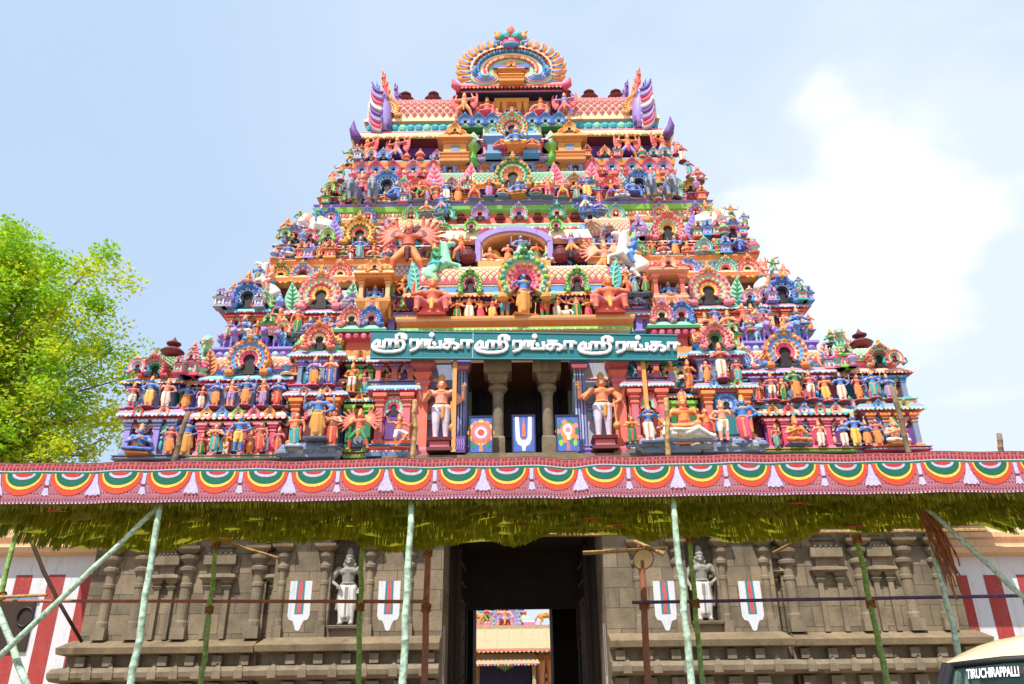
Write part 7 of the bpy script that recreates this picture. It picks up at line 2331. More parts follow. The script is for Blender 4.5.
def fold(x):
    return 0.025 * math.sin(x * 3.1 + 0.6) + 0.014 * math.sin(x * 7.7)


def B(x, t, off=0.0):
    return (x, yB0 - off + fold(x) * (0.4 + 0.6 * (1 - t)), zb0 + Hb * t + sag(x) * (0.5 + 0.5 * t))


def strip(t0, t1, off, mat, nseg=240, bx=None):
    xs = [Xa + (Xb - Xa) * i / nseg for i in range(nseg + 1)]
    vs = []
    for x in xs:
        vs += [B(x, t0, off), B(x, t1, off)]
    m.add(vs, [(2 * i, 2 * i + 2, 2 * i + 3, 2 * i + 1) for i in range(nseg)], mat)


strip(0.0, 1.0, 0.0, 'cloth_rose')
strip(0.985, 1.0, 0.004, 'print_maroon')
strip(0.80, 0.985, 0.003, 'print_pink')
strip(0.775, 0.80, 0.005, 'print_white')
strip(0.72, 0.775, 0.006, 'print_green')
strip(0.0, 0.055, 0.003, 'print_maroon')
n = 330
for i in range(n):
    x = Xa + (Xb - Xa) * (i + 0.5) / n
    d = 0.016
    for (t0, t1, c) in ((0.008, 0.047, 'print_white'), (0.81, 0.86, 'print_maroon'), (0.865, 0.91, 'print_red'), (0.93, 0.965, 'print_maroon')):
        o = (i % 2) * 0.018 if t0 > 0.9 else 0
        m.add([B(x - d + o, t0, 0.007), B(x + d + o, t0, 0.007), B(x + d + o, t1, 0.007), B(x - d + o, t1, 0.007)], [(0, 1, 2, 3)], c)
    # scalloped green fringe
    m.add([B(x - 0.03, 0.73, 0.0065), B(x, 0.685, 0.0065), B(x + 0.03, 0.73, 0.0065)], [(0, 1, 2)], 'print_green')
P_ = 0.835
for i in range(420):
    x = Xa + (Xb - Xa) * (i + 0.5) / 420
    for t_, c, q in ((0.105, 'print_maroon', 0.016), (0.165, 'print_pink', 0.02), (0.25, 'print_maroon', 0.012), (0.34, 'print_pink', 0.018), (0.46, 'print_maroon', 0.012), (0.6, 'print_pink', 0.014)):
        xx = x + (0.026 if int(t_ * 100) % 2 else 0.0)
        m.add([B(xx - q, t_, 0.003), B(xx, t_ - 0.028, 0.003), B(xx + q, t_, 0.003), B(xx, t_ + 0.028, 0.003)], [(0, 1, 2, 3)], c)
x0s = at(215, 480, YF).x - 10 * P_ + 0.04
for k in range(28):
    cx_ = x0s + k * P_
    if cx_ < Xa + 0.5 or cx_ > Xb - 0.5:
        continue
    for (wo, do, wi, di, c) in ((0.375, 0.52, 0.325, 0.40, 'print_orange'), (0.318, 0.385, 0.29, 0.315, 'print_yellow'), (0.283, 0.30, 0.21, 0.16, 'print_green'), (0.20, 0.145, 0.15, 0.08, 'print_white'), (0.13, 0.07, 0.03, 0.0, 'print_red')):
        vs, fs = [], []
        ns = 44
        for i in range(ns + 1):
            a = PI + PI * i / ns
            rip = 1 + 0.012 * math.sin(i * 2.2) if c != 'print_yellow' else 1
            vs.append(B(cx_ + wo * rip * math.cos(a), 0.73 + do * rip * math.sin(a), 0.009))
            vs.append(B(cx_ + wi * math.cos(a), 0.73 + di * math.sin(a), 0.009))
        fs = [(2 * i, 2 * i + 2, 2 * i + 3, 2 * i + 1) for i in range(ns)]
        m.add(vs, fs, c)
    tx = cx_ + P_ / 2
    if k % 2:
        pts = [(-0.02, 0.72), (-0.05, 0.5), (-0.13, 0.27), (-0.13, 0.2), (-0.08, 0.23), (-0.04, 0.17), (0, 0.22), (0.05, 0.17), (0.09, 0.23), (0.13, 0.2), (0.12, 0.28), (0.05, 0.5), (0.02, 0.72)]
        m.add([B(tx + a, b_, 0.011) for a, b_ in pts], [tuple(range(len(pts)))], 'print_lav')
        for q in (-0.1, -0.03, 0.04, 0.11):
            m.add([B(tx + q - 0.025, 0.2, 0.013), B(tx + q, 0.15, 0.013), B(tx + q + 0.025, 0.2, 0.013)], [(0, 1, 2)], 'print_maroon')
    else:
        m.add([B(tx - 0.03, 0.45, 0.011), B(tx + 0.03, 0.45, 0.011), B(tx + 0.035, 0.72, 0.011), B(tx - 0.035, 0.72, 0.011)], [(0, 1, 2, 3)], 'print_lav')
        m.add([B(tx - 0.035, 0.39, 0.012), B(tx + 0.035, 0.39, 0.012), B(tx + 0.03, 0.45, 0.012), B(tx - 0.03, 0.45, 0.012)], [(0, 1, 2, 3)], 'print_maroon')
        pts = [(-0.03, 0.39), (-0.065, 0.2), (-0.03, 0.22), (0, 0.18), (0.03, 0.22), (0.065, 0.2), (0.03, 0.39)]
        m.add([B(tx + a, b_, 0.011) for a, b_ in pts], [tuple(range(len(pts)))], 'print_lav')
tag(m.build('garland_banner'), 'long rose cloth banner printed with green, yellow and orange garland swags on the canopy edge', 'banner')

# ------------------------------------------------------------------ poles
def pole(name, a, b, r0, r1, mat, label, group, ground=True, ties=(), kinks=0.02, knots=True):
    a, b = Vector(a), Vector(b)
    if ground:
        d = (b - a)
        b = a + d * ((a.z - 0.0) / (a.z - b.z))
    L = (b - a).length
    n = max(5, int(L / 0.35))
    rt = empty(name, b if ground else a, label, 'pole', group)
    m = MB()
    org = Vector(rt.location)
    pts, rs = [], []
    for i in range(n + 1):
        t = i / n
        p = a.lerp(b, t) - org
        if 0 < i < n:
            p += Vector(((rnd.random() - 0.5) * kinks * 2, (rnd.random() - 0.5) * kinks * 2, 0))
        pts.append(p)
        rs.append(r0 + (r1 - r0) * t)
    p2, r2 = [], []
    for i in range(n):
        p2 += [pts[i], pts[i].lerp(pts[i + 1], 0.9), pts[i].lerp(pts[i + 1], 0.95)]
        r2 += [rs[i], rs[i], rs[i] * (1.13 if knots else 1.0)]
    p2.append(pts[-1]); r2.append(rs[-1])
    m.tube(p2, r2, mat, 9)
    m.build('shaft', rt, smooth=True)
    for t in ties:
        m = MB()
        c = a.lerp(b, t) - org
        for k in range(4):
            m.tube([c + Vector((1.25 * r1 * math.cos(q), 1.25 * r1 * math.sin(q), 0.04 * k - 0.08 + 0.03 * math.sin(q * 2 + k))) for q in [j * PI / 5 for j in range(11)]], 0.018, 'rope', 5)
        m.build('rope_tie', rt)
    return rt


gp = 'green painted poles of the canopy'
for (pt, pb, Y, r, mat, lb) in (((161, 503), (131, 684), YF + 0.16, 0.058, 'pole_green', 'thick mint green pole at the front left, joined by a long slanting brace'), ((411, 502), (403, 684), YF + 0.16, 0.062, 'pole_green', 'thick mint green pole just left of the gate opening'), ((673, 498), (692, 684), YF + 0.16, 0.06, 'pole_green', 'thick mint green pole just right of the gate opening'),
                              ((217, 541), (201, 684), YR - 0.15, 0.058, 'pole_olive', 'thin olive green pole before the left relief shrine'), ((362, 538), (358, 684), YR - 0.2, 0.062, 'pole_olive', 'thin olive green pole in front of the left niche guardian'), ((689, 534), (703, 684), YR - 0.5, 0.058, 'pole_olive', 'thin olive green pole in front of the right niche guardian'), ((856, 534), (888, 684), YR - 0.9, 0.066, 'pole_olive', 'dark green pole before the right relief shrines'),
                              ((923, 505), (957, 645), YF + 1.6, 0.055, 'pole_green', 'weathered mint pole at the right with frayed rope hanging on it'), ((19, 520), (-18, 684), YR - 0.6, 0.06, 'pole_olive', 'olive green pole at the far left edge by the striped wall')):
    pole('canopy_pole', at(*pt, Y), at(*pb, Y), r * 0.86, r * 1.1, mat, lb, gp, ties=(0.02, 0.32) if mat == 'pole_olive' else ())
for pt, pb, lb in (((428, 546), (424, 684), 'brown post at the left edge of the gate opening'), ((641, 543), (648, 684), 'brown post at the right edge of the gate opening, carrying a lamp')):
    pole('brown_post', at(*pt, YR + 0.3), at(*pb, YR + 0.3), 0.072, 0.085, 'pole_brown', lb, 'brown posts by the gate opening', ties=(0.03, 0.3), kinks=0.008, knots=False)
pole('brace_pole', at(163, 503, YF + 0.3), at(-5, 660, YF + 0.5), 0.045, 0.055, 'pole_green', 'long mint brace slanting down to the left from the front left pole', 'slanting braces')
pole('brace_pole', at(926, 508, YF + 1.45), at(1040, 612, YF + 1.3), 0.045, 0.05, 'pole_green', 'mint brace slanting down to the right from the rope-hung pole', 'slanting braces', ground=True)
pole('brace_pole', at(-3, 608, YF + 0.9), at(29, 690, YF + 0.6), 0.055, 0.06, 'pole_green', 'short pale mint pole crossing the brace at the lower left corner', 'slanting braces')
pole('cross_pole', at(-30, 601, YR - 0.3), at(428, 601.5, YR + 0.15), 0.035, 0.042, 'pole_brown', 'rusty horizontal pole tied across the left half at chest height of the guardian', 'horizontal tie poles', ground=False, knots=False)
pole('cross_pole', at(632, 602.5, YR + 0.15), at(1060, 595, YR - 0.9), 0.038, 0.038, 'pole_purple', 'purple horizontal pole tied across the right half', 'horizontal tie poles', ground=False, knots=False)
pole('cross_pole', at(-20, 598, YF + 4.4), at(47, 595, YF + 4.4), 0.04, 0.03, 'pole_bamboo', 'short bamboo pole end sticking in from the left edge by the dark board', 'bamboo stubs', ground=False)
pole('cross_pole', at(218, 540, YR - 0.15), at(278, 558, YR + 0.4), 0.04, 0.03, 'pole_bamboo', 'bamboo stub slanting right from the thin left pole under the canopy', 'bamboo stubs', ground=False)
pole('cross_pole', at(773, 553, YR), at(820, 530, YR - 0.4), 0.035, 0.035, 'pole_bamboo', 'bamboo stub slanting up under the canopy at the right', 'bamboo stubs', ground=False)
pole('cross_pole', at(583, 553, YR + 0.2), at(668, 548, YR + 0.1), 0.05, 0.04, 'pole_bamboo', 'horizontal bamboo stub at the top of the right brown post', 'bamboo stubs', ground=False)
pole('cross_pole', at(634, 541, YR + 0.2), at(664, 554, YR + 0.05), 0.04, 0.06, 'pole_bamboo', 'thick bamboo stub slanting over the lamp on the right brown post', 'bamboo stubs', ground=False)
pole('cross_pole', at(-10, 518, YR - 0.6), at(16, 524, YR - 0.6), 0.05, 0.04, 'pole_dark', 'dark pole end under the canopy at the far left', 'bamboo stubs', ground=False)
gs = 'bamboo tips above the banner'
for a, b, lb in (((415, 400), (413, 470), 'bare bamboo tip rising above the banner left of the open hall'), ((666, 398), (668, 470), 'bare bamboo tip rising above the banner right of the open hall'), ((189, 412), (171, 470), 'grey bamboo tip before the left podium shrines, slanting'), ((893, 388), (912, 470), 'grey bamboo tip before the right corner shrine, slanting'), ((999, 434), (1003, 470), 'short bamboo tip standing alone against the sky at the right')):
    pole('bamboo_tip', at(*a, YF + 0.35), at(*b, YF + 0.35), 0.045, 0.05, 'pole_bamboo' if b[0] in (413, 668) else 'bark', lb, gs, ground=False)
m = MB()
pts = [at(22, 519, YR - 0.6), at(30, 538, YR - 0.6), at(40, 562, YR - 0.5), at(43, 570, YR - 0.5), at(60, 604, YR - 0.4), at(82, 642, YR - 0.2)]
m.tube(pts, [0.05, 0.046, 0.042, 0.046, 0.04, 0.036], 'pole_dark', 7)
tag(m.build('crooked_branch', smooth=True), 'crooked dark branch leaning at the far left in front of the striped wall', 'branch')
# frayed rope on the right pole
m = MB()
for k in range(26):
    p0 = at(918 + rnd.random() * 14, 506 + rnd.random() * 10, YF + 1.5)
    n = 9
    pts = [p0]
    L_ = 0.3 + rnd.random() * 1.5
    for i in range(1, n):
        q = pts[-1] + Vector(((rnd.random() - 0.42) * 0.07 + 0.025, (rnd.random() - 0.5) * 0.05, -L_ / n))
        pts.append(q)
    m.tube(pts, 0.014, 'rope', 4)
tag(m.build('frayed_rope'), 'frayed brown coir rope hanging down the right-hand mint pole', 'rope')
# lamp on the right brown post
lp = at(643, 559, YR + 0.15)
lamp = empty('flood_lamp', lp, 'round beige lamp fixed near the top of the right brown post', 'lamp')
m = MB()
m.lathe([(0.0, 0.16, 'pole_bamboo'), (0.12, 0.15, 'pole_bamboo'), (0.24, 0.02, 'pole_bamboo'), (0.26, -0.02, 'brown'), (0.235, -0.02, 'brown'), (0.1, 0.06, 'cream'), (0, 0.07, 'cream')], 0, 0, 0, 1, 18)
o = m.build('reflector', lamp, smooth=True)
o.rotation_euler = (R(-60), 0, R(10))
m = MB()
m.tube([(0, 0.1, 0.02), (0.0, 0.16, -0.1), (0.0, 0.14, -0.3)], 0.03, 'steel', 6)
m.build('bracket', lamp)

# ------------------------------------------------------------------ teal sign with raised white lettering
YSg = Y1 - 0.75
p0, p1, p2, p3 = at(371, 331, YSg), at(677, 335.5, YSg), at(677.5, 360, YSg), at(370, 358, YSg)
sgn = empty('name_sign', (p3 + p2) / 2, 'long teal board with white raised Tamil lettering over the open hall', 'sign')
so_ = Vector(sgn.location)
m = MB()
fr = [p3, p2, p1, p0]
m.add([tuple(p - so_) for p in fr] + [tuple(p - so_ + Vector((0, 0.14, 0))) for p in fr], [(0, 1, 2, 3), (7, 6, 5, 4), (0, 4, 5, 1), (1, 5, 6, 2), (2, 6, 7, 3), (3, 7, 4, 0)], 'sign_teal')
m.build('board', sgn)
m = MB()
for a, b_ in ((p0, p1), (p3, p2)):
    m.tube([a - so_ + Vector((0, 0.0, 0)), b_ - so_ + Vector((0, 0.0, 0))], 0.035, 'teal', 6)
for t in (0.335,):
    q0, q1 = p0.lerp(p1, t) - so_, p3.lerp(p2, t) - so_
    m.tube([q0 + Vector((0, -0.01, 0)), q1 + Vector((0, -0.01, 0))], 0.02, 'ice', 5)
m.build('board_rim', sgn)
LET = {
    'sri': [[(116, 96), (98, 106), (82, 126), (80, 142), (90, 157), (115, 166), (160, 172), (215, 170), (255, 162), (276, 146), (281, 124), (274, 106), (262, 98)],
            [(118, 96), (121, 120), (121, 140), (108, 143), (101, 132)], [(121, 140), (152, 141), (153, 98)], [(190, 143), (190, 98)], [(153, 98), (172, 97), (190, 98), (214, 98), (229, 108), (231, 143)],
            [(240, 143), (240, 100), (268, 100)], [(243, 98), (231, 84), (231, 66), (247, 57), (272, 57), (289, 66), (291, 82), (281, 93)], [(262, 72), (270, 66), (278, 72), (270, 80), (262, 72)]],
    'ra': [[(322, 146), (324, 94), (376, 94)], [(370, 94), (370, 140), (352, 152), (318, 166)]],
    'ng': [[(394, 147), (394, 94), (462, 94)], [(440, 94), (440, 143), (512, 143), (512, 94)], [(464, 108), (476, 116), (476, 142)], [(418, 94), (418, 147)]],
    'dot': [[(453, 58), (459, 58)]],
    'ka': [[(536, 92), (604, 92)], [(574, 92), (574, 144)], [(574, 110), (548, 112), (534, 124), (536, 140), (556, 147), (574, 134)], [(574, 112), (606, 112), (626, 122), (627, 138), (612, 148), (596, 143)]],
    'aa': [[(650, 147), (650, 94), (714, 94)], [(690, 94), (690, 147)], [(714, 94), (714, 110)]],
}
for k in range(3):
    for nm, key in (('letter_sri', 'sri'), ('letter_ra', 'ra'), ('letter_nga', 'ng'), ('letter_dot', 'dot'), ('letter_ka', 'ka'), ('letter_aa', 'aa')):
        m = MB()
        for st in LET[key]:
            pts = []
            for (lx, ly) in st:
                u = ((lx - 70) / 6.4 + k * 103.0 + 1.0) / 306.5
                v = (ly - 40) / 172.0
                if k == 2 and key != 'sri':
                    u -= 0.0
                q = p0.lerp(p1, u).lerp(p3.lerp(p2, u), 0.04 + v * 0.98)
                pts.append(q - so_ + Vector((0, -0.045, 0)))
            if key == 'dot':
                m.ball(pts[0].lerp(pts[-1], 0.5), (0.105, 0.05, 0.105), 'sign_white', 12, 7)
                continue
            m.tube(pts, 0.07, 'sign_white', 8, flat=0.6)
            for q in pts[1:-1]:
                m.ball(q, (0.07, 0.04, 0.07), 'sign_white', 8, 4)
        m.build('letter', sgn, smooth=True)
for px, lb in ((455, 'yellow post holding the teal sign beside the left tall guardian'), (643, 'yellow post holding the teal sign beside the right tall guardian')):
    m = MB()
    a, b_ = at(px, 358, YSg + 0.1), at(px - (0 if px < 500 else 0), 432, YSg + 0.1)
    m.loft(a.x - 0.07, a.x + 0.07, YSg + 0.15, YSg + 0.29, [(0.02, zA0 + 0.05, 'ochre'), (0.0, zA0 + 0.1, 'gold'), (0, a.z, 'gold')])
    tag(m.build('sign_post'), lb, 'post', 'sign posts')
# three painted panels leaning along the front of the open hall
def panel(px0, px1, py0, py1, Y, back, lb, draw, group='painted panels in the open hall'):
    a, b_ = at(px0, py1, Y), at(px1, py0, Y)
    rt = empty('painted_panel', ((a.x + b_.x) / 2, Y, zA0 + 0.04), lb, 'panel', group)
    w_, h_ = (b_.x - a.x), b_.z - zA0 - 0.04
    m = MB()
    m.box(-w_ / 2, w_ / 2, -0.02, 0.04, 0, h_, back)
    m.build('board', rt)
    m = MB()
    draw(m, w_, h_)
    m.build('painted_motif', rt)
    m = MB()
    for q in ((-w_ / 2, -w_ / 2 + 0.04, 0, h_), (w_ / 2 - 0.04, w_ / 2, 0, h_), (-w_ / 2 + 0.04, w_ / 2 - 0.04, 0, 0.04), (-w_ / 2 + 0.04, w_ / 2 - 0.04, h_ - 0.04, h_)):
        m.box(q[0], q[1], -0.05, -0.021, q[2], q[3], 'navy' if back != 'purple' else 'lav')
    m.build('frame', rt)


def flat_disc(m, x, z, r, y, c, n=18, sx=1.0):
    m.add([(x + sx * r * math.cos(2 * PI * i / n), y, z + r * math.sin(2 * PI * i / n)) for i in range(n)], [tuple(range(n))], c)


def d_chakra(m, w_, h_):
    cx_, cz_ = 0, h_ * 0.55
    for k in range(12):
        a = k * PI / 6
        flat_disc(m, cx_ + h_ * 0.27 * math.cos(a), cz_ + h_ * 0.27 * math.sin(a), h_ * 0.085, -0.024, ('orange', 'yellow')[k % 2], 10)
    for r_, c, y in ((0.27, 'coral', -0.027), (0.2, 'pink', -0.03), (0.15, 'white', -0.033), (0.09, 'red', -0.036)):
        flat_disc(m, cx_, cz_, h_ * r_, y, c)
    for s in (-1, 1):
        flat_disc(m, s * w_ * 0.3, h_ * 0.22, h_ * 0.1, -0.025, 'green', 12, 0.6)
        flat_disc(m, s * w_ * 0.32, h_ * 0.36, h_ * 0.06, -0.026, 'hot', 10)
    m.add([(-0.06, -0.026, 0.06), (0.06, -0.026, 0.06), (0.03, -0.026, h_ * 0.3), (-0.03, -0.026, h_ * 0.3)], [(0, 1, 2, 3)], 'orange')


def d_conch(m, w_, h_):
    for k in range(10):
        a = k * PI / 5
        flat_disc(m, h_ * 0.26 * math.cos(a), h_ * 0.56 + h_ * 0.26 * math.sin(a), h_ * 0.07, -0.024, ('green', 'orange')[k % 2], 10)
    flat_disc(m, 0, h_ * 0.56, h_ * 0.24, -0.026, 'orange', 18, 0.8)
    flat_disc(m, 0, h_ * 0.6, h_ * 0.16, -0.029, 'white', 16, 0.75)
    flat_disc(m, 0.02, h_ * 0.42, h_ * 0.1, -0.030, 'white', 12, 0.5)
    flat_disc(m, 0.01, h_ * 0.6, h_ * 0.07, -0.033, 'pink', 12)
    for s in (-1, 1):
        flat_disc(m, s * w_ * 0.3, h_ * 0.25, h_ * 0.09, -0.025, 'lime', 12, 0.6)
    m.add([(-0.06, -0.0265, 0.06), (0.06, -0.0265, 0.06), (0.03, -0.0265, h_ * 0.3), (-0.03, -0.0265, h_ * 0.3)], [(0, 1, 2, 3)], 'coral')


def d_mark(m, w_, h_):
    pts = [(-0.36, 0.95), (-0.34, 0.4), (-0.26, 0.24), (-0.1, 0.18), (-0.05, 0.06), (0.05, 0.06), (0.1, 0.18), (0.26, 0.24), (0.34, 0.4), (0.36, 0.95), (0.2, 0.95), (0.17, 0.42), (0.1, 0.32), (-0.1, 0.32), (-0.17, 0.42), (-0.2, 0.95)]
    for a, b_ in (((-0.36, 0.95, -0.2, 0.95), (-0.34, 0.36, -0.16, 0.42)), ((0.2, 0.95, 0.36, 0.95), (0.16, 0.42, 0.34, 0.36))):
        m.add([(a[0] * w_, -0.026, a[1] * h_), (b_[0] * w_, -0.026, b_[1] * h_), (b_[2] * w_, -0.026, b_[3] * h_), (a[2] * w_, -0.026, a[3] * h_)], [(0, 1, 2, 3)], 'white')
    q = [(-0.34, 0.355), (-0.24, 0.22), (-0.09, 0.17), (-0.05, 0.05), (0.05, 0.05), (0.09, 0.17), (0.24, 0.22), (0.34, 0.355), (0.16, 0.415), (0.09, 0.34), (-0.09, 0.34), (-0.16, 0.415)]
    m.add([(a * w_, -0.0265, b_ * h_) for a, b_ in q], [(0, 1, 10, 11), (1, 2, 9, 10), (2, 3, 4, 5), (2, 5, 6, 9), (6, 7, 8, 9)], 'white')
    m.add([(-0.08 * w_, -0.029, 0.42 * h_), (0.08 * w_, -0.029, 0.42 * h_), (0.06 * w_, -0.029, 0.7 * h_), (0.0, -0.029, 0.96 * h_), (-0.06 * w_, -0.029, 0.7 * h_)], [(0, 1, 2, 3, 4)], 'coral')


panel(469, 493, 416, 442, Y1 - 0.35, 'blue', 'blue panel painted with a pink and orange wheel, left of the granite pillars', d_chakra)
panel(512, 535, 415, 441, Y1 - 0.35, 'blue', 'blue panel with a white U mark and orange flame, between the granite pillars', d_mark)
panel(556, 579, 415, 441, Y1 - 0.35, 'blue', 'blue panel painted with a white conch and green leaves, right of the granite pillars', d_conch)
# small purple ledge block and electric line
m = MB()
xx = at(460, 435, Y1 - 0.3).x
m.box(xx - 0.24, xx + 0.2, Y1 - 0.55, Y1 - 0.1, zA0 + 0.04, zA0 + 0.6, 'purple')
for k in range(5):
    m.tube([(xx - 0.18 + 0.08 * k, Y1 - 0.56, zA0 + 0.12), (xx - 0.12 + 0.07 * k, Y1 - 0.57, zA0 + 0.3), (xx - 0.18 + 0.08 * k, Y1 - 0.56, zA0 + 0.5)], 0.02, 'lav', 5)
tag(m.build('carved_block'), 'small purple carved block at the foot of the left tall guardian', 'block')

# ------------------------------------------------------------------ parked car, bottom right
cy0 = 5.45
cxl = at(928, 684, cy0).x
car = empty('parked_car', (cxl + 0.9, cy0 + 1.8, 0), 'cream-roofed car with a place name on its windscreen, lower right corner', 'car')
hwid = 0.86
car.rotation_euler = (0, 0, R(-31))
car.location = at(930, 657, cy0) + Matrix.Rotation(R(-31), 3, 'Z') @ Vector((0.75, 1.28, 0))
car.location.z = 0
zr_ = at(1000, 637, cy0 + 0.5).z
m = MB()


def section(y, z0_, z1_, w0, w1, rnd_=0.12):
    """closed rounded cross-section of the body at this y"""
    return [(-w0, y, z0_), (w0, y, z0_), (w0 + 0.02, y, (z0_ + z1_) / 2), (w1, y, z1_ - rnd_), (w1 - rnd_ * 0.8, y, z1_), (-w1 + rnd_ * 0.8, y, z1_), (-w1, y, z1_ - rnd_), (-w0 - 0.02, y, (z0_ + z1_) / 2)]


def skin_sections(m, secs, mat, capends=True):
    n = len(secs[0])
    vs = [p for s_ in secs for p in s_]
    fs = []
    for k in range(len(secs) - 1):
        for i in range(n):
            fs.append((k * n + i, k * n + (i + 1) % n, (k + 1) * n + (i + 1) % n, (k + 1) * n + i))
    if capends:
        fs += [tuple(range(n - 1, -1, -1)), tuple(range((len(secs) - 1) * n, len(secs) * n))]
    m.add(vs, fs, mat)


yo = -1.8
zw = zr_ - 0.62      # waist
skin_sections(m, [section(yo - 0.95, 0.5, 0.86, 0.74, 0.70), section(yo - 0.85, 0.36, 0.98, 0.82, 0.76), section(yo - 0.05, 0.34, zw - 0.02, 0.85, 0.80), section(yo + 0.2, 0.34, zw + 0.02, 0.86, 0.84, 0.05), section(yo + 3.0, 0.34, zw + 0.02, 0.86, 0.84, 0.05), section(yo + 3.3, 0.45, zw, 0.82, 0.8)], 'car_cream')
m.build('body', car, smooth=False)
m = MB()
# roof: rounded shell carried by the pillars
NX, NY = 12, 14
vs, fs = [], []
yr0, yr1 = yo + 0.52, yo + 3.0
for side in (0, 1):
    for j in range(NY + 1):
        t = j / NY
        y = yr0 + (yr1 - yr0) * t
        for i in range(NX + 1):
            u = -1 + 2 * i / NX
            e = (1 - abs(u) ** 2.5) * (1 - max(0, (0.22 - t) / 0.22) ** 2.2 * 0.9)
            wv = 0.675 + 0.04 * min(1, t * 6)
            z = zr_ - 0.175 + 0.175 * e - (0.05 if side else 0)
            vs.append((u * wv, y - 0.06 * (1 - abs(u) ** 2) * (1 - t), z))
o_ = (NX + 1) * (NY + 1)
for j in range(NY):
    for i in range(NX):
        a = j * (NX + 1) + i
        fs += [(a, a + 1, a + NX + 2, a + NX + 1), (o_ + a + NX + 1, o_ + a + NX + 2, o_ + a + 1, o_ + a)]
ed = [i for i in range(NX + 1)] + [j * (NX + 1) + NX for j in range(1, NY + 1)] + [NY * (NX + 1) + i for i in range(NX - 1, -1, -1)] + [j * (NX + 1) for j in range(NY - 1, 0, -1)]
for k in range(len(ed)):
    a, b_ = ed[k], ed[(k + 1) % len(ed)]
    fs.append((a, o_ + a, o_ + b_, b_))
m.add(vs, fs, 'car_cream')
m.build('roof', car, smooth=True)
zq_ = zr_ - 0.16
wtop = [(-0.64, yr0 - 0.0, zq_ - 0.035), (-0.34, yr0 - 0.045, zq_ - 0.005), (0, yr0 - 0.06, zq_ + 0.005), (0.34, yr0 - 0.045, zq_ - 0.005), (0.64, yr0 - 0.0, zq_ - 0.035)]
wbot = [(-0.80, yo + 0.14, zw + 0.03), (-0.4, yo + 0.02, zw + 0.03), (0, yo - 0.02, zw + 0.03), (0.4, yo + 0.02, zw + 0.03), (0.80, yo + 0.14, zw + 0.03)]
m = MB()
m.add(wbot + wtop, [(i, i + 1, 6 + i, 5 + i) for i in range(4)], 'car_glass')
m.build('windscreen', car, smooth=True)
m = MB()
m.tube([Vector(p) + Vector((0, -0.008, 0)) for p in wtop], 0.022, 'rubber', 7)
m.tube([Vector(p) + Vector((0, -0.008, 0)) for p in wbot], 0.022, 'rubber', 7)
for s in (0, 4):
    m.tube([wbot[s], wtop[s]], 0.03, 'rubber', 7)
m.build('windscreen_seal', car, smooth=True)
for s in (-1, 1):
    m = MB()
    m.tube([(s * 0.84, yo + 0.2, zw), (s * 0.665, yr0 + 0.02, zq_ - 0.03)], [0.035, 0.03], 'rubber', 8)
    m.build('pillar', car, smooth=True)
    for yy in (yo + 1.4, yo + 2.85):
        m = MB()
        m.tube([(s * 0.84, yy, zw), (s * 0.70, yy, zq_)], 0.04, 'car_cream', 8)
        m.build('pillar', car, smooth=True)
    m = MB()
    m.add([(s * 0.835, yo + 0.25, zw + 0.02), (s * 0.835, yo + 2.85, zw + 0.02), (s * 0.69, yo + 2.85, zq_), (s * 0.675, yr0 + 0.05, zq_)], [(0, 1, 2, 3) if s > 0 else (3, 2, 1, 0)], 'car_glass')
    m.build('side_window', car)
    for yy in (yo - 0.2, yo + 2.6):
        w4 = bpy.data.objects.new('wheel', None)
        sc.collection.objects.link(w4)
        w4.parent = car
        w4.location = (s * 0.78, yy, 0.33)
        w4.rotation_euler = (0, PI / 2, 0)
        m = MB()
        m.lathe([(0.2, -0.1, 'rubber'), (0.31, -0.1, 'rubber'), (0.33, -0.06, 'rubber'), (0.33, 0.06, 'rubber'), (0.31, 0.1, 'rubber'), (0.2, 0.1, 'rubber')], 0, 0, 0, 1, 22)
        m.build('tyre', w4, smooth=True)
        m = MB()
        m.lathe([(0, -0.08, 'steel'), (0.2, -0.07, 'steel'), (0.2, 0.07, 'steel'), (0, 0.08, 'steel')], 0, 0, 0, 1, 16)
        m.build('rim', w4)
    m = MB()
    m.ball((s * 0.6, yo - 0.93, 0.74), (0.12, 0.06, 0.1), 'lamp_glass', 14, 8)
    m.build('headlight', car, smooth=True)
    m = MB()
    m.tube([(s * 0.84, yo + 0.22, zw + 0.06), (s * 0.96, yo + 0.15, zw + 0.1)], 0.015, 'rubber', 6)
    m.ball((s * 1.0, yo + 0.14, zw + 0.13), (0.1, 0.04, 0.075), 'rubber', 10, 6)
    m.build('side_mirror', car, smooth=True)
m = MB()
for k in range(6):
    m.box(-0.45, 0.45, yo - 0.985, yo - 0.93, 0.58 + k * 0.05, 0.605 + k * 0.05, 'chrome')
m.build('grille', car)
m = MB()
m.box(-0.82, 0.82, yo - 1.1, yo - 0.9, 0.36, 0.5, 'chrome')
m.build('bumper', car)
for xx in (-0.38, 0.38):
    m = MB()
    m.box(xx - 0.24, xx + 0.24, yo + 1.15, yo + 1.3, 0.7, zw + 0.2, 'seat_cloth')
    m.box(xx - 0.14, xx + 0.14, yo + 1.14, yo + 1.25, zw + 0.2, zw + 0.38, 'seat_cloth')
    m.box(xx - 0.25, xx + 0.25, yo + 0.7, yo + 1.15, 0.6, 0.72, 'seat_cloth')
    m.build('seat', car)
m = MB()
m.box(-0.76, 0.76, yo + 0.18, yo + 0.5, zw - 0.1, zw + 0.0, 'rubber')
m.build('dashboard', car)
m = MB()
m.tube([(0.36 + 0.17 * math.cos(a), yo + 0.6 - 0.05 * math.sin(a), zw + 0.02 + 0.16 * math.sin(a)) for a in [k * PI / 10 for k in range(21)]], 0.015, 'rubber', 6)
m.build('steering_wheel', car, smooth=True)
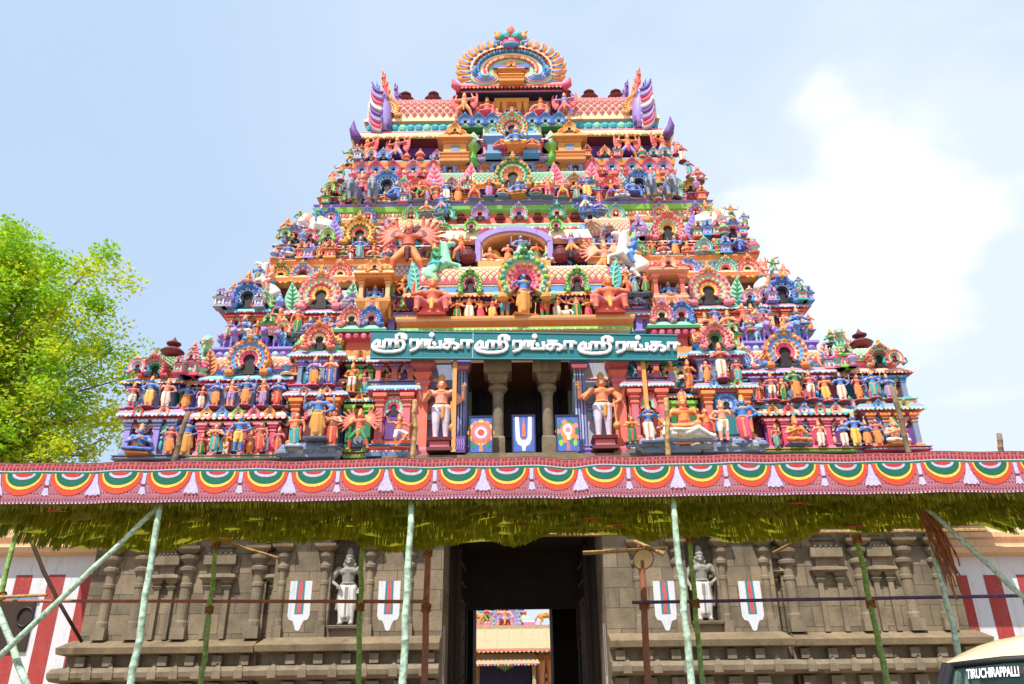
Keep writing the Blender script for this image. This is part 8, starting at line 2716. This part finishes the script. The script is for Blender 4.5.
# lettering along the top of the windscreen
cu = bpy.data.curves.new('lettering', 'FONT')
cu.body = 'TIRUCHIRAPPALLI'
cu.align_x, cu.align_y = 'LEFT', 'BOTTOM'
cu.size = 0.118
cu.shear = 0.25
cu.extrude = 0.001
cu.offset = 0.0022
cu.space_character = 0.98
to = bpy.data.objects.new('tmp', cu)
sc.collection.objects.link(to)
me = bpy.data.meshes.new_from_object(to.evaluated_get(bpy.context.evaluated_depsgraph_get()))
bpy.data.objects.remove(to)
tl = bpy.data.objects.new('windscreen_lettering', me)
me.materials.clear()
me.materials.append(MAT('sign_white'))
sc.collection.objects.link(tl)
tl.parent = car
# on the glass: find the glass point under the photo pixel, follow its slope
gx = -0.56
def glass(x, v):
    u = (x + 0.8) / 0.4
    k = min(3, max(0, int(u)))
    f = u - k
    b_ = Vector(wbot[k]).lerp(Vector(wbot[k + 1]), f)
    t_ = Vector(wtop[k]).lerp(Vector(wtop[k + 1]), f)
    return b_.lerp(t_, v)
co = np.empty(len(me.vertices) * 3, dtype=np.float32)
me.vertices.foreach_get('co', co)
co = co.reshape(-1, 3)
wmax = co[:, 0].max()
TW = 0.29
for vtx in me.vertices:
    x = gx + vtx.co.x / wmax * TW
    v = 0.74 + (vtx.co.y / 0.085) * 0.13
    g_ = glass(x, v)
    vtx.co = (x, g_.y - 0.012 - vtx.co.z, g_.z)
me.update()

# ------------------------------------------------------------------ trees
def tree(loc, height, crown_c, crown_r, label, nclump=150, leaves=60, seed=1, mats=('leaf', 'leaf_dark'), size=0.24, cat='tree'):
    rr = random.Random(seed)
    rt = empty('leafy_tree', loc, label, cat)
    m = MB()
    C = Vector(crown_c)
    m.tube([(0, 0, 0), (0.15, 0, height * 0.15), (0.05, 0.1, height * 0.3), C * 0.62, C * 0.86], [height * 0.03, height * 0.024, height * 0.02, height * 0.014, height * 0.008], 'bark', 10)
    m.build('trunk', rt, smooth=True)
    lb_, cr = MB(), MB()
    tips = []
    k = 0
    while len(tips) < nclump:
        d = Vector((rr.gauss(0, 1), rr.gauss(0, 1), rr.gauss(0, 1))).normalized()
        q = rr.random() ** 0.45
        lump = 1 + 0.18 * math.sin(d.x * 5 + seed) + 0.14 * math.sin(d.z * 6 + d.y * 4 + 2 * seed)
        p = C + Vector((d.x * crown_r[0], d.y * crown_r[1], d.z * crown_r[2])) * q * lump
        if p.z < height * 0.12:
            continue
        tips.append(p)
    for i, p in enumerate(tips):
        if i % 2 == 0:
            s0 = C * (0.45 + 0.35 * rr.random())
            md_ = s0.lerp(p, 0.5) + Vector((rr.random() - 0.5, rr.random() - 0.5, 0.4)) * 0.12 * crown_r[0]
            lb_.tube([s0, md_, p], [height * 0.008, height * 0.004, 0.02], 'bark', 5)
        cs = (0.09 + 0.08 * rr.random()) * crown_r[0]
        mat = mats[0] if rr.random() < 0.55 else mats[1]
        for j in range(leaves):
            d = Vector((rr.gauss(0, 1), rr.gauss(0, 1), rr.gauss(0, 0.75)))
            c = p + d.normalized() * cs * (rr.random() ** 0.5) * 1.2
            a = Vector((rr.gauss(0, 1), rr.gauss(0, 1), rr.gauss(0, 0.6))).normalized()
            b = a.cross(Vector((rr.gauss(0, 1), rr.gauss(0, 1), rr.gauss(0, 1)))).normalized()
            s_ = size * (0.6 + 0.7 * rr.random())
            cr.add([c - a * s_, c + b * s_ * 0.55, c + a * s_, c - b * s_ * 0.55], [(0, 1, 2, 3)], mat)
    lb_.build('branches', rt, smooth=True)
    cr.build('crown', rt)
    return rt


Yt_ = 33.0
tb = at(40, 340, Yt_)
tree((tb.x - 2.9, Yt_, 0), 23.5, (-0.9, 0, 14.6), (6.6, 5.2, 9.4), 'tall leafy tree with bright yellow-green crown behind the wall at the left', 560, 230, 3, size=0.115)
tree((tb.x - 8.5, Yt_ + 4, 0), 18, (0, 0, 11), (5.5, 4.6, 7.0), 'second leafy tree further left, its crown mostly outside the picture', 110, 80, 5, size=0.19)

# ------------------------------------------------------------------ labels for the rows of figures
ORDS = ['first', 'second', 'third', 'fourth', 'fifth', 'sixth', 'seventh', 'eighth', 'ninth', 'tenth', 'eleventh', 'twelfth', 'thirteenth', 'fourteenth', 'fifteenth', 'sixteenth', 'seventeenth', 'eighteenth', 'nineteenth', 'twentieth', 'twenty-first', 'twenty-second', 'twenty-third', 'twenty-fourth', 'twenty-fifth']
by = {}
for f_ in FIGS:
    by.setdefault(f_[1], []).append(f_)
CW = dict(teal='turquoise', lav='lavender', pink='magenta', maroon='maroon')
for rn, fl in by.items():
    for s in (-1, 1):
        half = [f_ for f_ in fl if (f_[0].location.x < X0) == (s < 0)]
        half.sort(key=lambda f_: f_[0].location.x * s)     # counted outwards from the middle
        half.reverse()
        for i, (o, _, skw, cl, pw) in enumerate(half):
            side = 'left' if s < 0 else 'right'
            prep = {'lowest ledge': 'on the lowest ledge', 'second ledge': 'on the second ledge'}.get(rn, 'at the ' + rn if 'ledge' not in rn or 'from' in rn else 'on the ' + rn)
            what = '%s figure in %s %s' % (skw, CW.get(cl, cl), pw.split(',')[0])
            pos = '%s from the %s %s' % (ORDS[i], side, prep)
            lab = what + ', ' + pos
            if len(lab.split()) > 16:
                lab = '%s figure in %s, %s' % (skw, CW.get(cl, cl), pos)
            if len(lab.split()) > 16:
                lab = lab.replace('dusky rose', 'rose').replace('at the blue gallery beside the arched opening', 'beside the arched opening').replace('on the small shrine roofs beside the sign', 'on the shrines beside the sign')
            o['label'] = lab
            o['category'] = 'statue'
